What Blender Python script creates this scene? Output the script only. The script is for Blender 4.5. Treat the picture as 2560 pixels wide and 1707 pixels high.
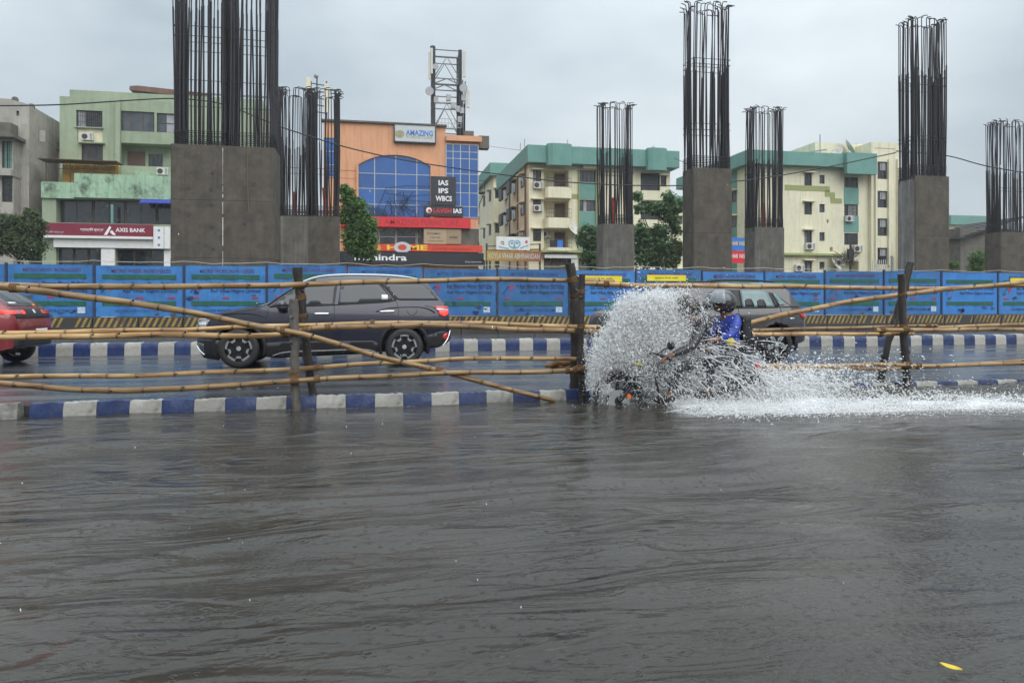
import bpy, bmesh, math, random
import numpy as np
from mathutils import Vector, Matrix
from mathutils.geometry import delaunay_2d_cdt

for o in list(bpy.data.objects):
    bpy.data.objects.remove(o, do_unlink=True)
SC = bpy.context.scene
COL = SC.collection
RND = random.Random(7)

# ------------------------------------------------------------------ camera
# World frame: X runs along the road (to the right), Y away across the road, Z up; flood water surface z = 0.
YAW = math.atan(0.198)
CA, SA = math.cos(YAW), math.sin(YAW)
CAMH, FPX, CX, YH = 1.2, 1800.0, 1280.0, 762.0
cam = bpy.data.cameras.new('camera')
cam.sensor_width = 36.0
cam.lens = 36.0 * FPX / 2560.0
cam.shift_y = -(853.5 - YH) / 2560.0
cam.clip_start = 0.05
cam.clip_end = 4000.0
camo = bpy.data.objects.new('camera', cam)
COL.objects.link(camo)
camo.location = (0, 0, CAMH)
camo.rotation_euler = (math.radians(90), 0, -YAW)
SC.camera = camo

# ------------------------------------------------------------------ overcast sky
world = bpy.data.worlds.new('World')
SC.world = world
world.use_nodes = True
wn, wl = world.node_tree.nodes, world.node_tree.links
wn.clear()
SUN_EL, SUN_ROT = math.radians(44), math.radians(160)
sky = wn.new('ShaderNodeTexSky')
sky.sky_type = 'NISHITA'
sky.sun_disc = False
sky.sun_elevation = SUN_EL
sky.sun_rotation = SUN_ROT
sky.air_density = 1.0
sky.dust_density = 4.0
bg1 = wn.new('ShaderNodeBackground'); bg1.inputs['Strength'].default_value = 0.05
wl.new(sky.outputs[0], bg1.inputs['Color'])
tc = wn.new('ShaderNodeTexCoord')
sx = wn.new('ShaderNodeSeparateXYZ'); wl.new(tc.outputs['Generated'], sx.inputs[0])
# standard overcast luminance: brighter towards the zenith
zr = wn.new('ShaderNodeMapRange'); zr.inputs['From Min'].default_value = 0.0; zr.inputs['From Max'].default_value = 1.0
zr.inputs['To Min'].default_value = 0.93; zr.inputs['To Max'].default_value = 2.9
zp = wn.new('ShaderNodeMath'); zp.operation = 'POWER'; zp.inputs[1].default_value = 2.0; zp.use_clamp = True
wl.new(sx.outputs['Z'], zp.inputs[0]); wl.new(zp.outputs[0], zr.inputs['Value'])
mp = wn.new('ShaderNodeMapping'); mp.inputs['Scale'].default_value = (1.0, 1.0, 2.2); mp.inputs['Location'].default_value = (11.1, 5.7, 2.4)
wl.new(tc.outputs['Generated'], mp.inputs[0])
cn = wn.new('ShaderNodeTexNoise'); cn.inputs['Scale'].default_value = 1.7; cn.inputs['Detail'].default_value = 5.0
cn.inputs['Roughness'].default_value = 0.5
wl.new(mp.outputs[0], cn.inputs['Vector'])
cr = wn.new('ShaderNodeValToRGB')
cr.color_ramp.elements[0].position = 0.3; cr.color_ramp.elements[0].color = (0.33, 0.395, 0.445, 1)
cr.color_ramp.elements[1].position = 0.68; cr.color_ramp.elements[1].color = (0.66, 0.715, 0.75, 1)
wl.new(cn.outputs['Fac'], cr.inputs[0])
bg2 = wn.new('ShaderNodeBackground')
wl.new(cr.outputs[0], bg2.inputs['Color'])
wl.new(zr.outputs[0], bg2.inputs['Strength'])
ad = wn.new('ShaderNodeMixShader'); ad.inputs[0].default_value = 0.93
wl.new(bg1.outputs[0], ad.inputs[1]); wl.new(bg2.outputs[0], ad.inputs[2])
wo = wn.new('ShaderNodeOutputWorld')
wl.new(ad.outputs[0], wo.inputs['Surface'])

sun = bpy.data.lights.new('sun', 'SUN')
sun.energy = 1.5
sun.angle = math.radians(60)
sun.color = (1.0, 0.97, 0.93)
suno = bpy.data.objects.new('sun', sun)
COL.objects.link(suno)
suno.rotation_euler = (math.radians(90) - SUN_EL, 0, math.radians(180) - SUN_ROT)

vs = SC.view_settings
vs.view_transform = 'Standard'; vs.look = 'None'; vs.gamma = 1.0; vs.exposure = 0.44
vs.use_curve_mapping = False
SC.cycles.use_denoising = True
SC.cycles.max_bounces = 14
SC.cycles.diffuse_bounces = 10
SC.cycles.transmission_bounces = 8
SC.cycles.transparent_max_bounces = 12
SC.cycles.caustics_reflective = False
SC.cycles.caustics_refractive = False
SC.cycles.sample_clamp_indirect = 6.0

# ------------------------------------------------------------------ geometry helpers
def hit(px, py, D):
    """photo pixel -> (X, Z) on the vertical plane Y = D"""
    u = (px - CX) / FPX
    t = D / (CA - u * SA)
    return t * (u * CA + SA), CAMH + (YH - py) / FPX * t

def onground(px, py, z):
    u = (px - CX) / FPX
    t = (CAMH - z) * FPX / (py - YH)
    return t * (u * CA + SA), t * (CA - u * SA)

class MB:
    def __init__(s):
        s.v = []; s.f = []
    def add(s, vs_, fs):
        n = len(s.v)
        s.v.extend(vs_)
        s.f.extend(tuple(i + n for i in f) for f in fs)
        return s
    def box(s, x0, x1, y0, y1, z0, z1):
        if x0 > x1: x0, x1 = x1, x0
        if y0 > y1: y0, y1 = y1, y0
        if z0 > z1: z0, z1 = z1, z0
        return s.add([(x0,y0,z0),(x1,y0,z0),(x1,y1,z0),(x0,y1,z0),(x0,y0,z1),(x1,y0,z1),(x1,y1,z1),(x0,y1,z1)],
                     [(0,3,2,1),(4,5,6,7),(0,1,5,4),(1,2,6,5),(2,3,7,6),(3,0,4,7)])
    def quad(s, a, b, c, d):
        return s.add([a,b,c,d], [(0,1,2,3)])
    def prism(s, poly, y0, y1):
        """poly in (x, z), counter-clockwise seen from -Y; extruded from y0 to y1"""
        n = len(poly)
        vs_ = [(x, y0, z) for x, z in poly] + [(x, y1, z) for x, z in poly]
        fs = [tuple(range(n)), tuple(range(2*n-1, n-1, -1))]
        fs += [((i+1) % n, i, n+i, n+(i+1) % n) for i in range(n)]
        return s.add(vs_, fs)
    def tube(s, pts, r, n=8, caps=True):
        pts = [Vector(p) for p in pts]
        if not hasattr(r, '__len__'): r = [r] * len(pts)
        base = len(s.v); up0 = None
        for i, p in enumerate(pts):
            a = pts[max(i-1, 0)]; b = pts[min(i+1, len(pts)-1)]
            d = (b - a).normalized()
            if up0 is None:
                ref = Vector((0,0,1)) if abs(d.z) < .9 else Vector((0,1,0))
            else:
                ref = up0
            e1 = (ref - d * ref.dot(d)).normalized(); e2 = d.cross(e1); up0 = e1
            for k in range(n):
                a_ = 2*math.pi*k/n
                q = p + (e1*math.cos(a_) + e2*math.sin(a_)) * r[i]
                s.v.append((q.x, q.y, q.z))
        m = len(pts)
        for i in range(m-1):
            for k in range(n):
                k2 = (k+1) % n
                s.f.append((base+i*n+k, base+i*n+k2, base+(i+1)*n+k2, base+(i+1)*n+k))
        if caps:
            s.f.append(tuple(base+k for k in range(n-1, -1, -1)))
            s.f.append(tuple(base+(m-1)*n+k for k in range(n)))
        return s
    def cyl(s, a, b, r, n=10, r2=None):
        return s.tube([a, b], [r, r if r2 is None else r2], n)
    def lathe(s, prof, n=24, c=(0,0,0), axis='y'):
        """prof: list of (radius, along axis)"""
        base = len(s.v)
        for (r, h) in prof:
            for k in range(n):
                a = 2*math.pi*k/n
                if axis == 'y': p = (c[0]+r*math.cos(a), c[1]+h, c[2]+r*math.sin(a))
                elif axis == 'z': p = (c[0]+r*math.cos(a), c[1]+r*math.sin(a), c[2]+h)
                else: p = (c[0]+h, c[1]+r*math.cos(a), c[2]+r*math.sin(a))
                s.v.append(p)
        for i in range(len(prof)-1):
            for k in range(n):
                k2 = (k+1) % n
                s.f.append((base+i*n+k, base+i*n+k2, base+(i+1)*n+k2, base+(i+1)*n+k))
        s.f.append(tuple(base+k for k in range(n)))
        s.f.append(tuple(base+(len(prof)-1)*n+k for k in range(n-1,-1,-1)))
        return s
    def sphere(s, c, r, n=12, m=8):
        if not hasattr(r, '__len__'): r = (r, r, r)
        prof = []
        base = len(s.v)
        for i in range(m+1):
            th = math.pi*i/m
            for k in range(n):
                a = 2*math.pi*k/n
                s.v.append((c[0]+r[0]*math.sin(th)*math.cos(a), c[1]+r[1]*math.sin(th)*math.sin(a), c[2]+r[2]*math.cos(th)))
        for i in range(m):
            for k in range(n):
                k2 = (k+1) % n
                s.f.append((base+i*n+k, base+(i+1)*n+k, base+(i+1)*n+k2, base+i*n+k2))
        return s
    def mesh(s, name, off=(0,0,0), smooth=False):
        me = bpy.data.meshes.new(name)
        if any(off):
            vv = [(x-off[0], y-off[1], z-off[2]) for x, y, z in s.v]
        else:
            vv = s.v
        me.from_pydata(vv, [], s.f)
        if smooth:
            me.polygons.foreach_set('use_smooth', [True]*len(me.polygons))
            try: me.set_sharp_from_angle(angle=math.radians(smooth if smooth > 1 else 40))
            except Exception: pass
        me.update()
        return me
    def build(s, name, mat_, parent=None, smooth=False, bevel=0, local=False):
        off = (0,0,0)
        if parent is not None and not local:
            off = wloc(parent)
        me = s.mesh(name, off, smooth)
        me.materials.append(mat_)
        return link(name, me, parent, bevel)

def wloc(o):
    v = Vector((0,0,0))
    while o is not None:
        v = v + o.location; o = o.parent
    return v

def link(name, me, parent=None, bevel=0):
    o = bpy.data.objects.new(name, me)
    COL.objects.link(o)
    if parent is not None: o.parent = parent
    if bevel:
        b = o.modifiers.new('bevel', 'BEVEL'); b.width = bevel; b.segments = 2; b.limit_method = 'ANGLE'
    return o

def thing(name, loc, label, cat, group=None):
    o = bpy.data.objects.new(name, None)
    COL.objects.link(o)
    o.location = loc
    o.empty_display_size = 0.1
    tag(o, label, cat, group)
    return o

def tag(o, label, cat, group=None):
    o['label'] = label; o['category'] = cat
    if group: o['group'] = group
    return o

def struct(o):
    o['kind'] = 'structure'; return o

def stuff(o):
    o['kind'] = 'stuff'; return o

def copy_tree(o, parent=None):
    c = o.copy(); COL.objects.link(c); c.parent = parent
    for ch in list(o.children): copy_tree(ch, c)
    return c

# ------------------------------------------------------------------ procedural materials
def mat(name, col, rough=.7, metal=0., var=.12, scale=3., bump=0., bscale=40., streak=0., scol=(.05,.045,.04), dirt=0., dcol=(.04,.04,.035),
        dscale=2.5, spec=.5, coat=0., rand=0., stretch=(1,1,1), rvar=0., trans=0., emit=None, estr=0.):
    m = bpy.data.materials.new(name); m.use_nodes = True
    nt = m.node_tree; N, L = nt.nodes, nt.links
    b = N['Principled BSDF']
    tcn = N.new('ShaderNodeTexCoord')
    mpn = N.new('ShaderNodeMapping'); mpn.inputs['Scale'].default_value = stretch
    L.new(tcn.outputs['Object'], mpn.inputs[0])
    nz = N.new('ShaderNodeTexNoise'); nz.inputs['Scale'].default_value = scale; nz.inputs['Detail'].default_value = 6; nz.inputs['Roughness'].default_value = .62
    L.new(mpn.outputs[0], nz.inputs['Vector'])
    mr = N.new('ShaderNodeMapRange'); mr.inputs['From Min'].default_value = .3; mr.inputs['From Max'].default_value = .7
    mr.inputs['To Min'].default_value = 1-var; mr.inputs['To Max'].default_value = 1+var
    L.new(nz.outputs['Fac'], mr.inputs['Value'])
    mul = N.new('ShaderNodeVectorMath'); mul.operation = 'SCALE'
    mul.inputs[0].default_value = col[:3]
    L.new(mr.outputs[0], mul.inputs['Scale'])
    out = mul.outputs[0]
    if rand:
        oi = N.new('ShaderNodeObjectInfo')
        r2 = N.new('ShaderNodeMapRange'); r2.inputs['To Min'].default_value = 1-rand; r2.inputs['To Max'].default_value = 1+rand
        L.new(oi.outputs['Random'], r2.inputs['Value'])
        m2 = N.new('ShaderNodeVectorMath'); m2.operation = 'SCALE'
        L.new(out, m2.inputs[0]); L.new(r2.outputs[0], m2.inputs['Scale']); out = m2.outputs[0]
    def overlay(out, fac_socket, colr):
        mx = N.new('ShaderNodeMix'); mx.data_type = 'RGBA'
        L.new(fac_socket, mx.inputs['Factor']); L.new(out, mx.inputs['A']); mx.inputs['B'].default_value = (*colr, 1)
        return mx.outputs['Result']
    if streak:
        ms = N.new('ShaderNodeMapping'); ms.inputs['Scale'].default_value = (2.2, 2.2, .16)
        L.new(tcn.outputs['Object'], ms.inputs[0])
        ns = N.new('ShaderNodeTexNoise'); ns.inputs['Scale'].default_value = 1.6; ns.inputs['Detail'].default_value = 7; ns.inputs['Roughness'].default_value = .7
        L.new(ms.outputs[0], ns.inputs['Vector'])
        rs = N.new('ShaderNodeMapRange'); rs.inputs['From Min'].default_value = .48; rs.inputs['From Max'].default_value = .75
        rs.inputs['To Max'].default_value = streak
        L.new(ns.outputs['Fac'], rs.inputs['Value'])
        out = overlay(out, rs.outputs[0], scol)
    if dirt:
        nd = N.new('ShaderNodeTexNoise'); nd.inputs['Scale'].default_value = dscale; nd.inputs['Detail'].default_value = 9; nd.inputs['Roughness'].default_value = .72
        L.new(tcn.outputs['Object'], nd.inputs['Vector'])
        rd = N.new('ShaderNodeMapRange'); rd.inputs['From Min'].default_value = .5; rd.inputs['From Max'].default_value = .66
        rd.inputs['To Max'].default_value = dirt
        L.new(nd.outputs['Fac'], rd.inputs['Value'])
        out = overlay(out, rd.outputs[0], dcol)
    L.new(out, b.inputs['Base Color'])
    b.inputs['Roughness'].default_value = rough
    if rvar:
        rr = N.new('ShaderNodeMapRange'); rr.inputs['From Min'].default_value = .3; rr.inputs['From Max'].default_value = .7
        rr.inputs['To Min'].default_value = max(rough-rvar, .02); rr.inputs['To Max'].default_value = min(rough+rvar, 1)
        L.new(nz.outputs['Fac'], rr.inputs['Value']); L.new(rr.outputs[0], b.inputs['Roughness'])
    b.inputs['Metallic'].default_value = metal
    b.inputs['Specular IOR Level'].default_value = spec
    b.inputs['Coat Weight'].default_value = coat
    b.inputs['Coat Roughness'].default_value = .04
    if trans: b.inputs['Transmission Weight'].default_value = trans
    if emit:
        b.inputs['Emission Color'].default_value = (*emit, 1); b.inputs['Emission Strength'].default_value = estr
    if bump:
        nb = N.new('ShaderNodeTexNoise'); nb.inputs['Scale'].default_value = bscale; nb.inputs['Detail'].default_value = 5
        L.new(mpn.outputs[0], nb.inputs['Vector'])
        bp = N.new('ShaderNodeBump'); bp.inputs['Strength'].default_value = bump; bp.inputs['Distance'].default_value = .02
        L.new(nb.outputs['Fac'], bp.inputs['Height']); L.new(bp.outputs[0], b.inputs['Normal'])
    return m

M = {}
M['black'] = mat('black_plastic', (.012,.012,.013), .45, var=.2)
M['dark'] = mat('dark_interior', (.016,.017,.018), .8, var=.3)
M['steel'] = mat('rusted_rebar', (.028,.026,.031), .6, .2, var=.3, scale=6, rand=.25)
M['concrete'] = mat('wet_concrete', (.074,.062,.047), .75, var=.42, scale=1.4, streak=.8, scol=(.040,.034,.027), dirt=.6, dcol=(.115,.10,.08), dscale=1.7, bump=.2, bscale=14)
M['concrete_pale'] = mat('pale_streaked_concrete', (.20,.19,.17), .75, var=.25, scale=1.1, streak=.9, scol=(.45,.44,.42), dirt=.3, dcol=(.07,.065,.06), bump=.15, bscale=14)
M['concrete_streaked'] = mat('lime_streaked_concrete', (.115,.105,.09), .75, var=.3, scale=1.6, streak=.6, scol=(.27,.26,.235), dirt=.45, dcol=(.055,.05,.043), dscale=.9, bump=.15, bscale=14)
M['white'] = mat('white_paint', (.72,.72,.70), .5, var=.06, dirt=.15, dcol=(.3,.29,.26))
M['whitegloss'] = mat('white_lettering', (.8,.8,.8), .5, var=.03)
M['chrome'] = mat('bright_trim', (.75,.76,.78), .18, .9, var=.03)
M['glass'] = mat('window_glass', (.02,.025,.03), .06, var=.3, scale=.8, spec=.8)
M['glassgrey'] = mat('grey_window_glass', (.06,.07,.08), .1, var=.5, scale=1.2, spec=.7)
# ================================================================== ground, water, roads, kerbs
WATER_D = 8.58      # face of the near kerb
ROADZ = 0.10
rs = np.random.RandomState(3)

def vnoise(x, y, seed):
    """smooth lattice noise in -1..1"""
    r = np.random.RandomState(seed).uniform(-1, 1, (257, 257))
    xi = np.floor(x).astype(int); yi = np.floor(y).astype(int)
    fx = x - xi; fy = y - yi
    fx = fx*fx*fx*(fx*(fx*6-15)+10); fy = fy*fy*fy*(fy*(fy*6-15)+10)
    a = r[xi % 256, yi % 256]; b = r[(xi+1) % 256, yi % 256]
    c = r[xi % 256, (yi+1) % 256]; d = r[(xi+1) % 256, (yi+1) % 256]
    return (a*(1-fx)+b*fx)*(1-fy) + (c*(1-fx)+d*fx)*fy

BFX, _ = hit(1543, 1020, 7.9)     # front hub of the motorcycle
BRX, _ = hit(1845, 1005, 7.9)

def water_height(X, Y):
    wx = X + .35*vnoise(X*.9, Y*.9, 11); wy = Y + .25*vnoise(X*.55+9, Y*.8, 12)
    h = 0.0*X
    n1 = vnoise(wx*.5+3, wy*1.45, 21); n2 = vnoise(wx*1.05, wy*3.6+5, 22); n3 = vnoise(wx*2.3, wy*7.2, 23)
    n4 = vnoise(wx*5.1, wy*11.5, 24)
    h += .020*(1-2*np.abs(n1)) + .010*(1-2*np.abs(n2)) + .005*n3 + .0015*n4
    patch = .55 + .6*np.clip(vnoise(X*.45+30, Y*.6, 31)+.35, 0, 1)
    h = h*patch
    # wake thrown up by the motorcycle, spreading to the right behind it
    back = np.clip((X - BFX)/.8, 0, 1)
    fade = np.exp(-np.clip(X-BRX, 0, None)/7.0)
    lane = np.exp(-((Y-7.75)/.42)**2)
    rough = vnoise(X*5, Y*6, 41)*.5 + vnoise(X*11, Y*13, 42)*.35 + vnoise(X*22, Y*24, 43)*.2
    h += back*fade*lane*(.035 + .045*rough)
    # swell pushed against the kerb on the right
    h += np.clip((X-2.6)/1.6, 0, 1)*np.clip((Y-7.2)/1.0, 0, 1)*(.105 + .03*vnoise(X*1.3, Y*3, 44) + .02*rough)
    # bow wave in front of the wheel
    h += .05*np.exp(-((X-BFX+.30)/.35)**2-((Y-7.8)/.35)**2)
    return h

def foam_mask(X, Y):
    back = np.clip((X - (BFX+.25))/.5, 0, 1)
    spread = .28 + .03*np.clip(X-BFX, 0, 8)
    centre = 7.42 - .02*(X-BFX)
    lane = np.exp(-((Y-centre)/spread)**4)
    fade = np.exp(-np.clip(X-(BRX+.7), 0, None)/3.2)
    n = vnoise(X*2.5, Y*9, 51)*.5 + vnoise(X*7, Y*20, 52)*.35 + vnoise(X*17, Y*38, 53)*.3
    rid = vnoise(X*.8+4, Y*6.5, 55)*.6+vnoise(X*2.2, Y*13, 56)*.4
    f = back*lane*(fade*.80 + (rid*.75+n*.55)*(.30+.70*fade))
    # thin foam lines against the kerb
    k = np.exp(-((Y-(WATER_D-.05))/.035)**2)*(n > .15)*.35*(X > -2)
    return np.clip(f, 0, 1) + k

gx = np.concatenate([np.linspace(-60, -6.2, 28), np.arange(-6, 12.01, .028), np.linspace(12.3, 70, 28)])
gy = np.concatenate([np.linspace(-25, .8, 20), np.arange(1.0, 8.60, .028), np.linspace(8.64, 8.95, 5)])
GX, GY = np.meshgrid(gx, gy, indexing='ij')
inside = ((GX > -6.1) & (GX < 12.1) & (GY > .9) & (GY < 8.96))
GZ = np.where(inside, water_height(GX, GY), 0.0)
FM = np.where(inside, foam_mask(GX, GY), 0.0)
nx, ny = GX.shape
me = bpy.data.meshes.new('flood_water')
me.vertices.add(nx*ny)
me.vertices.foreach_set('co', np.stack([GX, GY, GZ], -1).astype(np.float32).ravel())
I = np.arange(nx*ny).reshape(nx, ny)
quads = np.stack([I[:-1,:-1], I[1:,:-1], I[1:,1:], I[:-1,1:]], -1).reshape(-1, 4)
me.loops.add(quads.size); me.polygons.add(len(quads))
me.loops.foreach_set('vertex_index', quads.ravel().astype(np.int32))
me.polygons.foreach_set('loop_start', np.arange(0, quads.size, 4, dtype=np.int32))
me.polygons.foreach_set('loop_total', np.full(len(quads), 4, dtype=np.int32))
me.polygons.foreach_set('use_smooth', np.ones(len(quads), dtype=bool))
me.update(calc_edges=True)
at = me.attributes.new('foam', 'FLOAT', 'POINT')
at.data.foreach_set('value', FM.astype(np.float32).ravel())

def water_material():
    m = bpy.data.materials.new('muddy_flood_water'); m.use_nodes = True
    N, L = m.node_tree.nodes, m.node_tree.links
    b = N['Principled BSDF']
    tcn = N.new('ShaderNodeTexCoord')
    n0 = N.new('ShaderNodeTexNoise'); n0.inputs['Scale'].default_value = .8; n0.inputs['Detail'].default_value = 5
    L.new(tcn.outputs['Object'], n0.inputs['Vector'])
    r0 = N.new('ShaderNodeValToRGB')
    r0.color_ramp.elements[0].position = .3; r0.color_ramp.elements[0].color = (.028,.025,.021,1)
    r0.color_ramp.elements[1].position = .7; r0.color_ramp.elements[1].color = (.050,.046,.039,1)
    L.new(n0.outputs['Fac'], r0.inputs[0])
    at_ = N.new('ShaderNodeAttribute'); at_.attribute_name = 'foam'
    fn = N.new('ShaderNodeTexNoise'); fn.inputs['Scale'].default_value = 34; fn.inputs['Detail'].default_value = 4
    L.new(tcn.outputs['Object'], fn.inputs['Vector'])
    fm = N.new('ShaderNodeMath'); fm.operation = 'MULTIPLY_ADD'; fm.inputs[1].default_value = 1.5; 
    fs = N.new('ShaderNodeMath'); fs.operation = 'SUBTRACT'; fs.inputs[1].default_value = .72
    L.new(fn.outputs['Fac'], fs.inputs[0])
    L.new(at_.outputs['Fac'], fm.inputs[0]); L.new(fs.outputs[0], fm.inputs[2])
    fr = N.new('ShaderNodeMapRange'); fr.inputs['From Min'].default_value = .12; fr.inputs['From Max'].default_value = 1.05
    L.new(fm.outputs[0], fr.inputs['Value'])
    mx = N.new('ShaderNodeMix'); mx.data_type = 'RGBA'
    L.new(fr.outputs[0], mx.inputs['Factor']); L.new(r0.outputs[0], mx.inputs['A']); mx.inputs['B'].default_value = (.84,.86,.86,1)
    L.new(mx.outputs['Result'], b.inputs['Base Color'])
    ro = N.new('ShaderNodeMapRange'); ro.inputs['To Min'].default_value = .085; ro.inputs['To Max'].default_value = .7
    L.new(fr.outputs[0], ro.inputs['Value']); L.new(ro.outputs[0], b.inputs['Roughness'])
    b.inputs['IOR'].default_value = 1.38
    # sharp fronted ripples, fine chop and raindrop rings, heights in metres
    def noise(sx_, sy_, detail, dist, off):
        mpn = N.new('ShaderNodeMapping'); mpn.inputs['Scale'].default_value = (sx_, sy_, 1); mpn.inputs['Location'].default_value = (off, off*1.7, 0)
        L.new(tcn.outputs['Object'], mpn.inputs[0])
        nz = N.new('ShaderNodeTexNoise'); nz.noise_dimensions = '2D'; nz.inputs['Scale'].default_value = 1; nz.inputs['Detail'].default_value = detail; nz.inputs['Distortion'].default_value = dist
        L.new(mpn.outputs[0], nz.inputs['Vector']); return nz.outputs['Fac']
    def op(kind, a, b_=None, c=None):
        n_ = N.new('ShaderNodeMath'); n_.operation = kind
        for i, v in enumerate((a, b_, c)):
            if v is None: continue
            if hasattr(v, 'is_linked'): L.new(v, n_.inputs[i])
            else: n_.inputs[i].default_value = v
        return n_.outputs[0]
    def front(sx_, sy_, k, amp, off, dist=.7, detail=3):
        f = noise(sx_, sy_, detail, dist, off)
        return op('MULTIPLY', op('TANH', op('MULTIPLY', op('SUBTRACT', f, .5), k)), amp)
    patch = N.new('ShaderNodeMapRange'); patch.inputs['From Min'].default_value = .36; patch.inputs['From Max'].default_value = .66; patch.inputs['To Min'].default_value = .06; patch.inputs['To Max'].default_value = 1.2
    L.new(noise(.45, .8, 3, .3, 5.0), patch.inputs['Value'])
    h1 = front(.65, 2.1, 20, .0125, 1.0); h2 = front(1.6, 5.2, 13, .0040, 9.0); h3 = front(4.5, 12.0, 9, .0014, 17.0)
    big = op('MULTIPLY', op('ADD', op('ADD', h1, h2), h3), patch.outputs[0])
    fine = op('MULTIPLY', noise(36, 50, 4, .5, 3.0), .0028)
    def rings(scale, freq, thr):
        vo = N.new('ShaderNodeTexVoronoi'); vo.inputs['Scale'].default_value = scale; vo.voronoi_dimensions = '2D'
        L.new(tcn.outputs['Object'], vo.inputs['Vector'])
        s2 = op('COSINE', op('MULTIPLY', vo.outputs['Distance'], freq))
        e1 = N.new('ShaderNodeMapRange'); e1.inputs['From Min'].default_value = 0; e1.inputs['From Max'].default_value = .30
        e1.inputs['To Min'].default_value = 1; e1.inputs['To Max'].default_value = 0
        L.new(vo.outputs['Distance'], e1.inputs['Value'])
        sc_ = N.new('ShaderNodeSeparateColor'); L.new(vo.outputs['Color'], sc_.inputs[0])
        return op('MULTIPLY', op('MULTIPLY', s2, e1.outputs[0]), op('GREATER_THAN', sc_.outputs[0], thr))
    rg_ = op('MULTIPLY', op('ADD', rings(6.5, 30, .80), rings(15, 24, .66)), .0028)
    tot = op('ADD', op('ADD', big, fine), rg_)
    bp = N.new('ShaderNodeBump'); bp.inputs['Strength'].default_value = 1.0; bp.inputs['Distance'].default_value = 1.0
    L.new(tot, bp.inputs['Height']); L.new(bp.outputs[0], b.inputs['Normal'])
    return m
me.materials.append(water_material())
struct(link('flood_water', me))

# ground sheet reaching the horizon
g = MB().quad((-1500,-600,-.35),(1500,-600,-.35),(1500,8.6,-.35),(-1500,8.6,-.35))
struct(g.build('submerged_road', mat('silt', (.05,.047,.04), .9)))
g = MB().quad((-2500,8.6,-.25),(2500,8.6,-.25),(2500,3000,-.25),(-2500,3000,-.25))
struct(g.build('ground', mat('dirt_ground', (.075,.068,.055), .9, var=.3, scale=.2)))

def wet_road_material():
    m = bpy.data.materials.new('wet_asphalt'); m.use_nodes = True
    N, L = m.node_tree.nodes, m.node_tree.links
    b = N['Principled BSDF']
    tcn = N.new('ShaderNodeTexCoord')
    mp1 = N.new('ShaderNodeMapping'); mp1.inputs['Scale'].default_value = (.22, 1.5, 1)
    L.new(tcn.outputs['Object'], mp1.inputs[0])
    n0 = N.new('ShaderNodeTexNoise'); n0.inputs['Scale'].default_value = 1.3; n0.inputs['Detail'].default_value = 8; n0.inputs['Roughness'].default_value = .62
    L.new(mp1.outputs[0], n0.inputs['Vector'])
    c0 = N.new('ShaderNodeValToRGB')
    c0.color_ramp.elements[0].color = (.038,.040,.045,1); c0.color_ramp.elements[1].color = (.085,.088,.094,1)
    L.new(n0.outputs['Fac'], c0.inputs[0]); L.new(c0.outputs[0], b.inputs['Base Color'])
    r = N.new('ShaderNodeMapRange'); r.inputs['From Min'].default_value = .36; r.inputs['From Max'].default_value = .66
    r.inputs['To Min'].default_value = .05; r.inputs['To Max'].default_value = .34
    L.new(n0.outputs['Fac'], r.inputs['Value']); L.new(r.outputs[0], b.inputs['Roughness'])
    b1 = N.new('ShaderNodeTexNoise'); b1.inputs['Scale'].default_value = 38; b1.inputs['Detail'].default_value = 5
    L.new(tcn.outputs['Object'], b1.inputs['Vector'])
    bs = N.new('ShaderNodeMath'); bs.operation = 'MULTIPLY'
    L.new(b1.outputs['Fac'], bs.inputs[0]); L.new(r.outputs[0], bs.inputs[1])
    bp = N.new('ShaderNodeBump'); bp.inputs['Strength'].default_value = .6; bp.inputs['Distance'].default_value = .02
    L.new(bs.outputs[0], bp.inputs['Height']); L.new(bp.outputs[0], b.inputs['Normal'])
    return m
M['road'] = wet_road_material()
FARK = 16.94
struct(MB().box(-300, 500, 8.735, FARK+.001, -.24, ROADZ).build('road', M['road']))
struct(MB().box(-300, 500, FARK+.003, 60, -.24, ROADZ-.004).build('service_road', M['road']))

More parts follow.
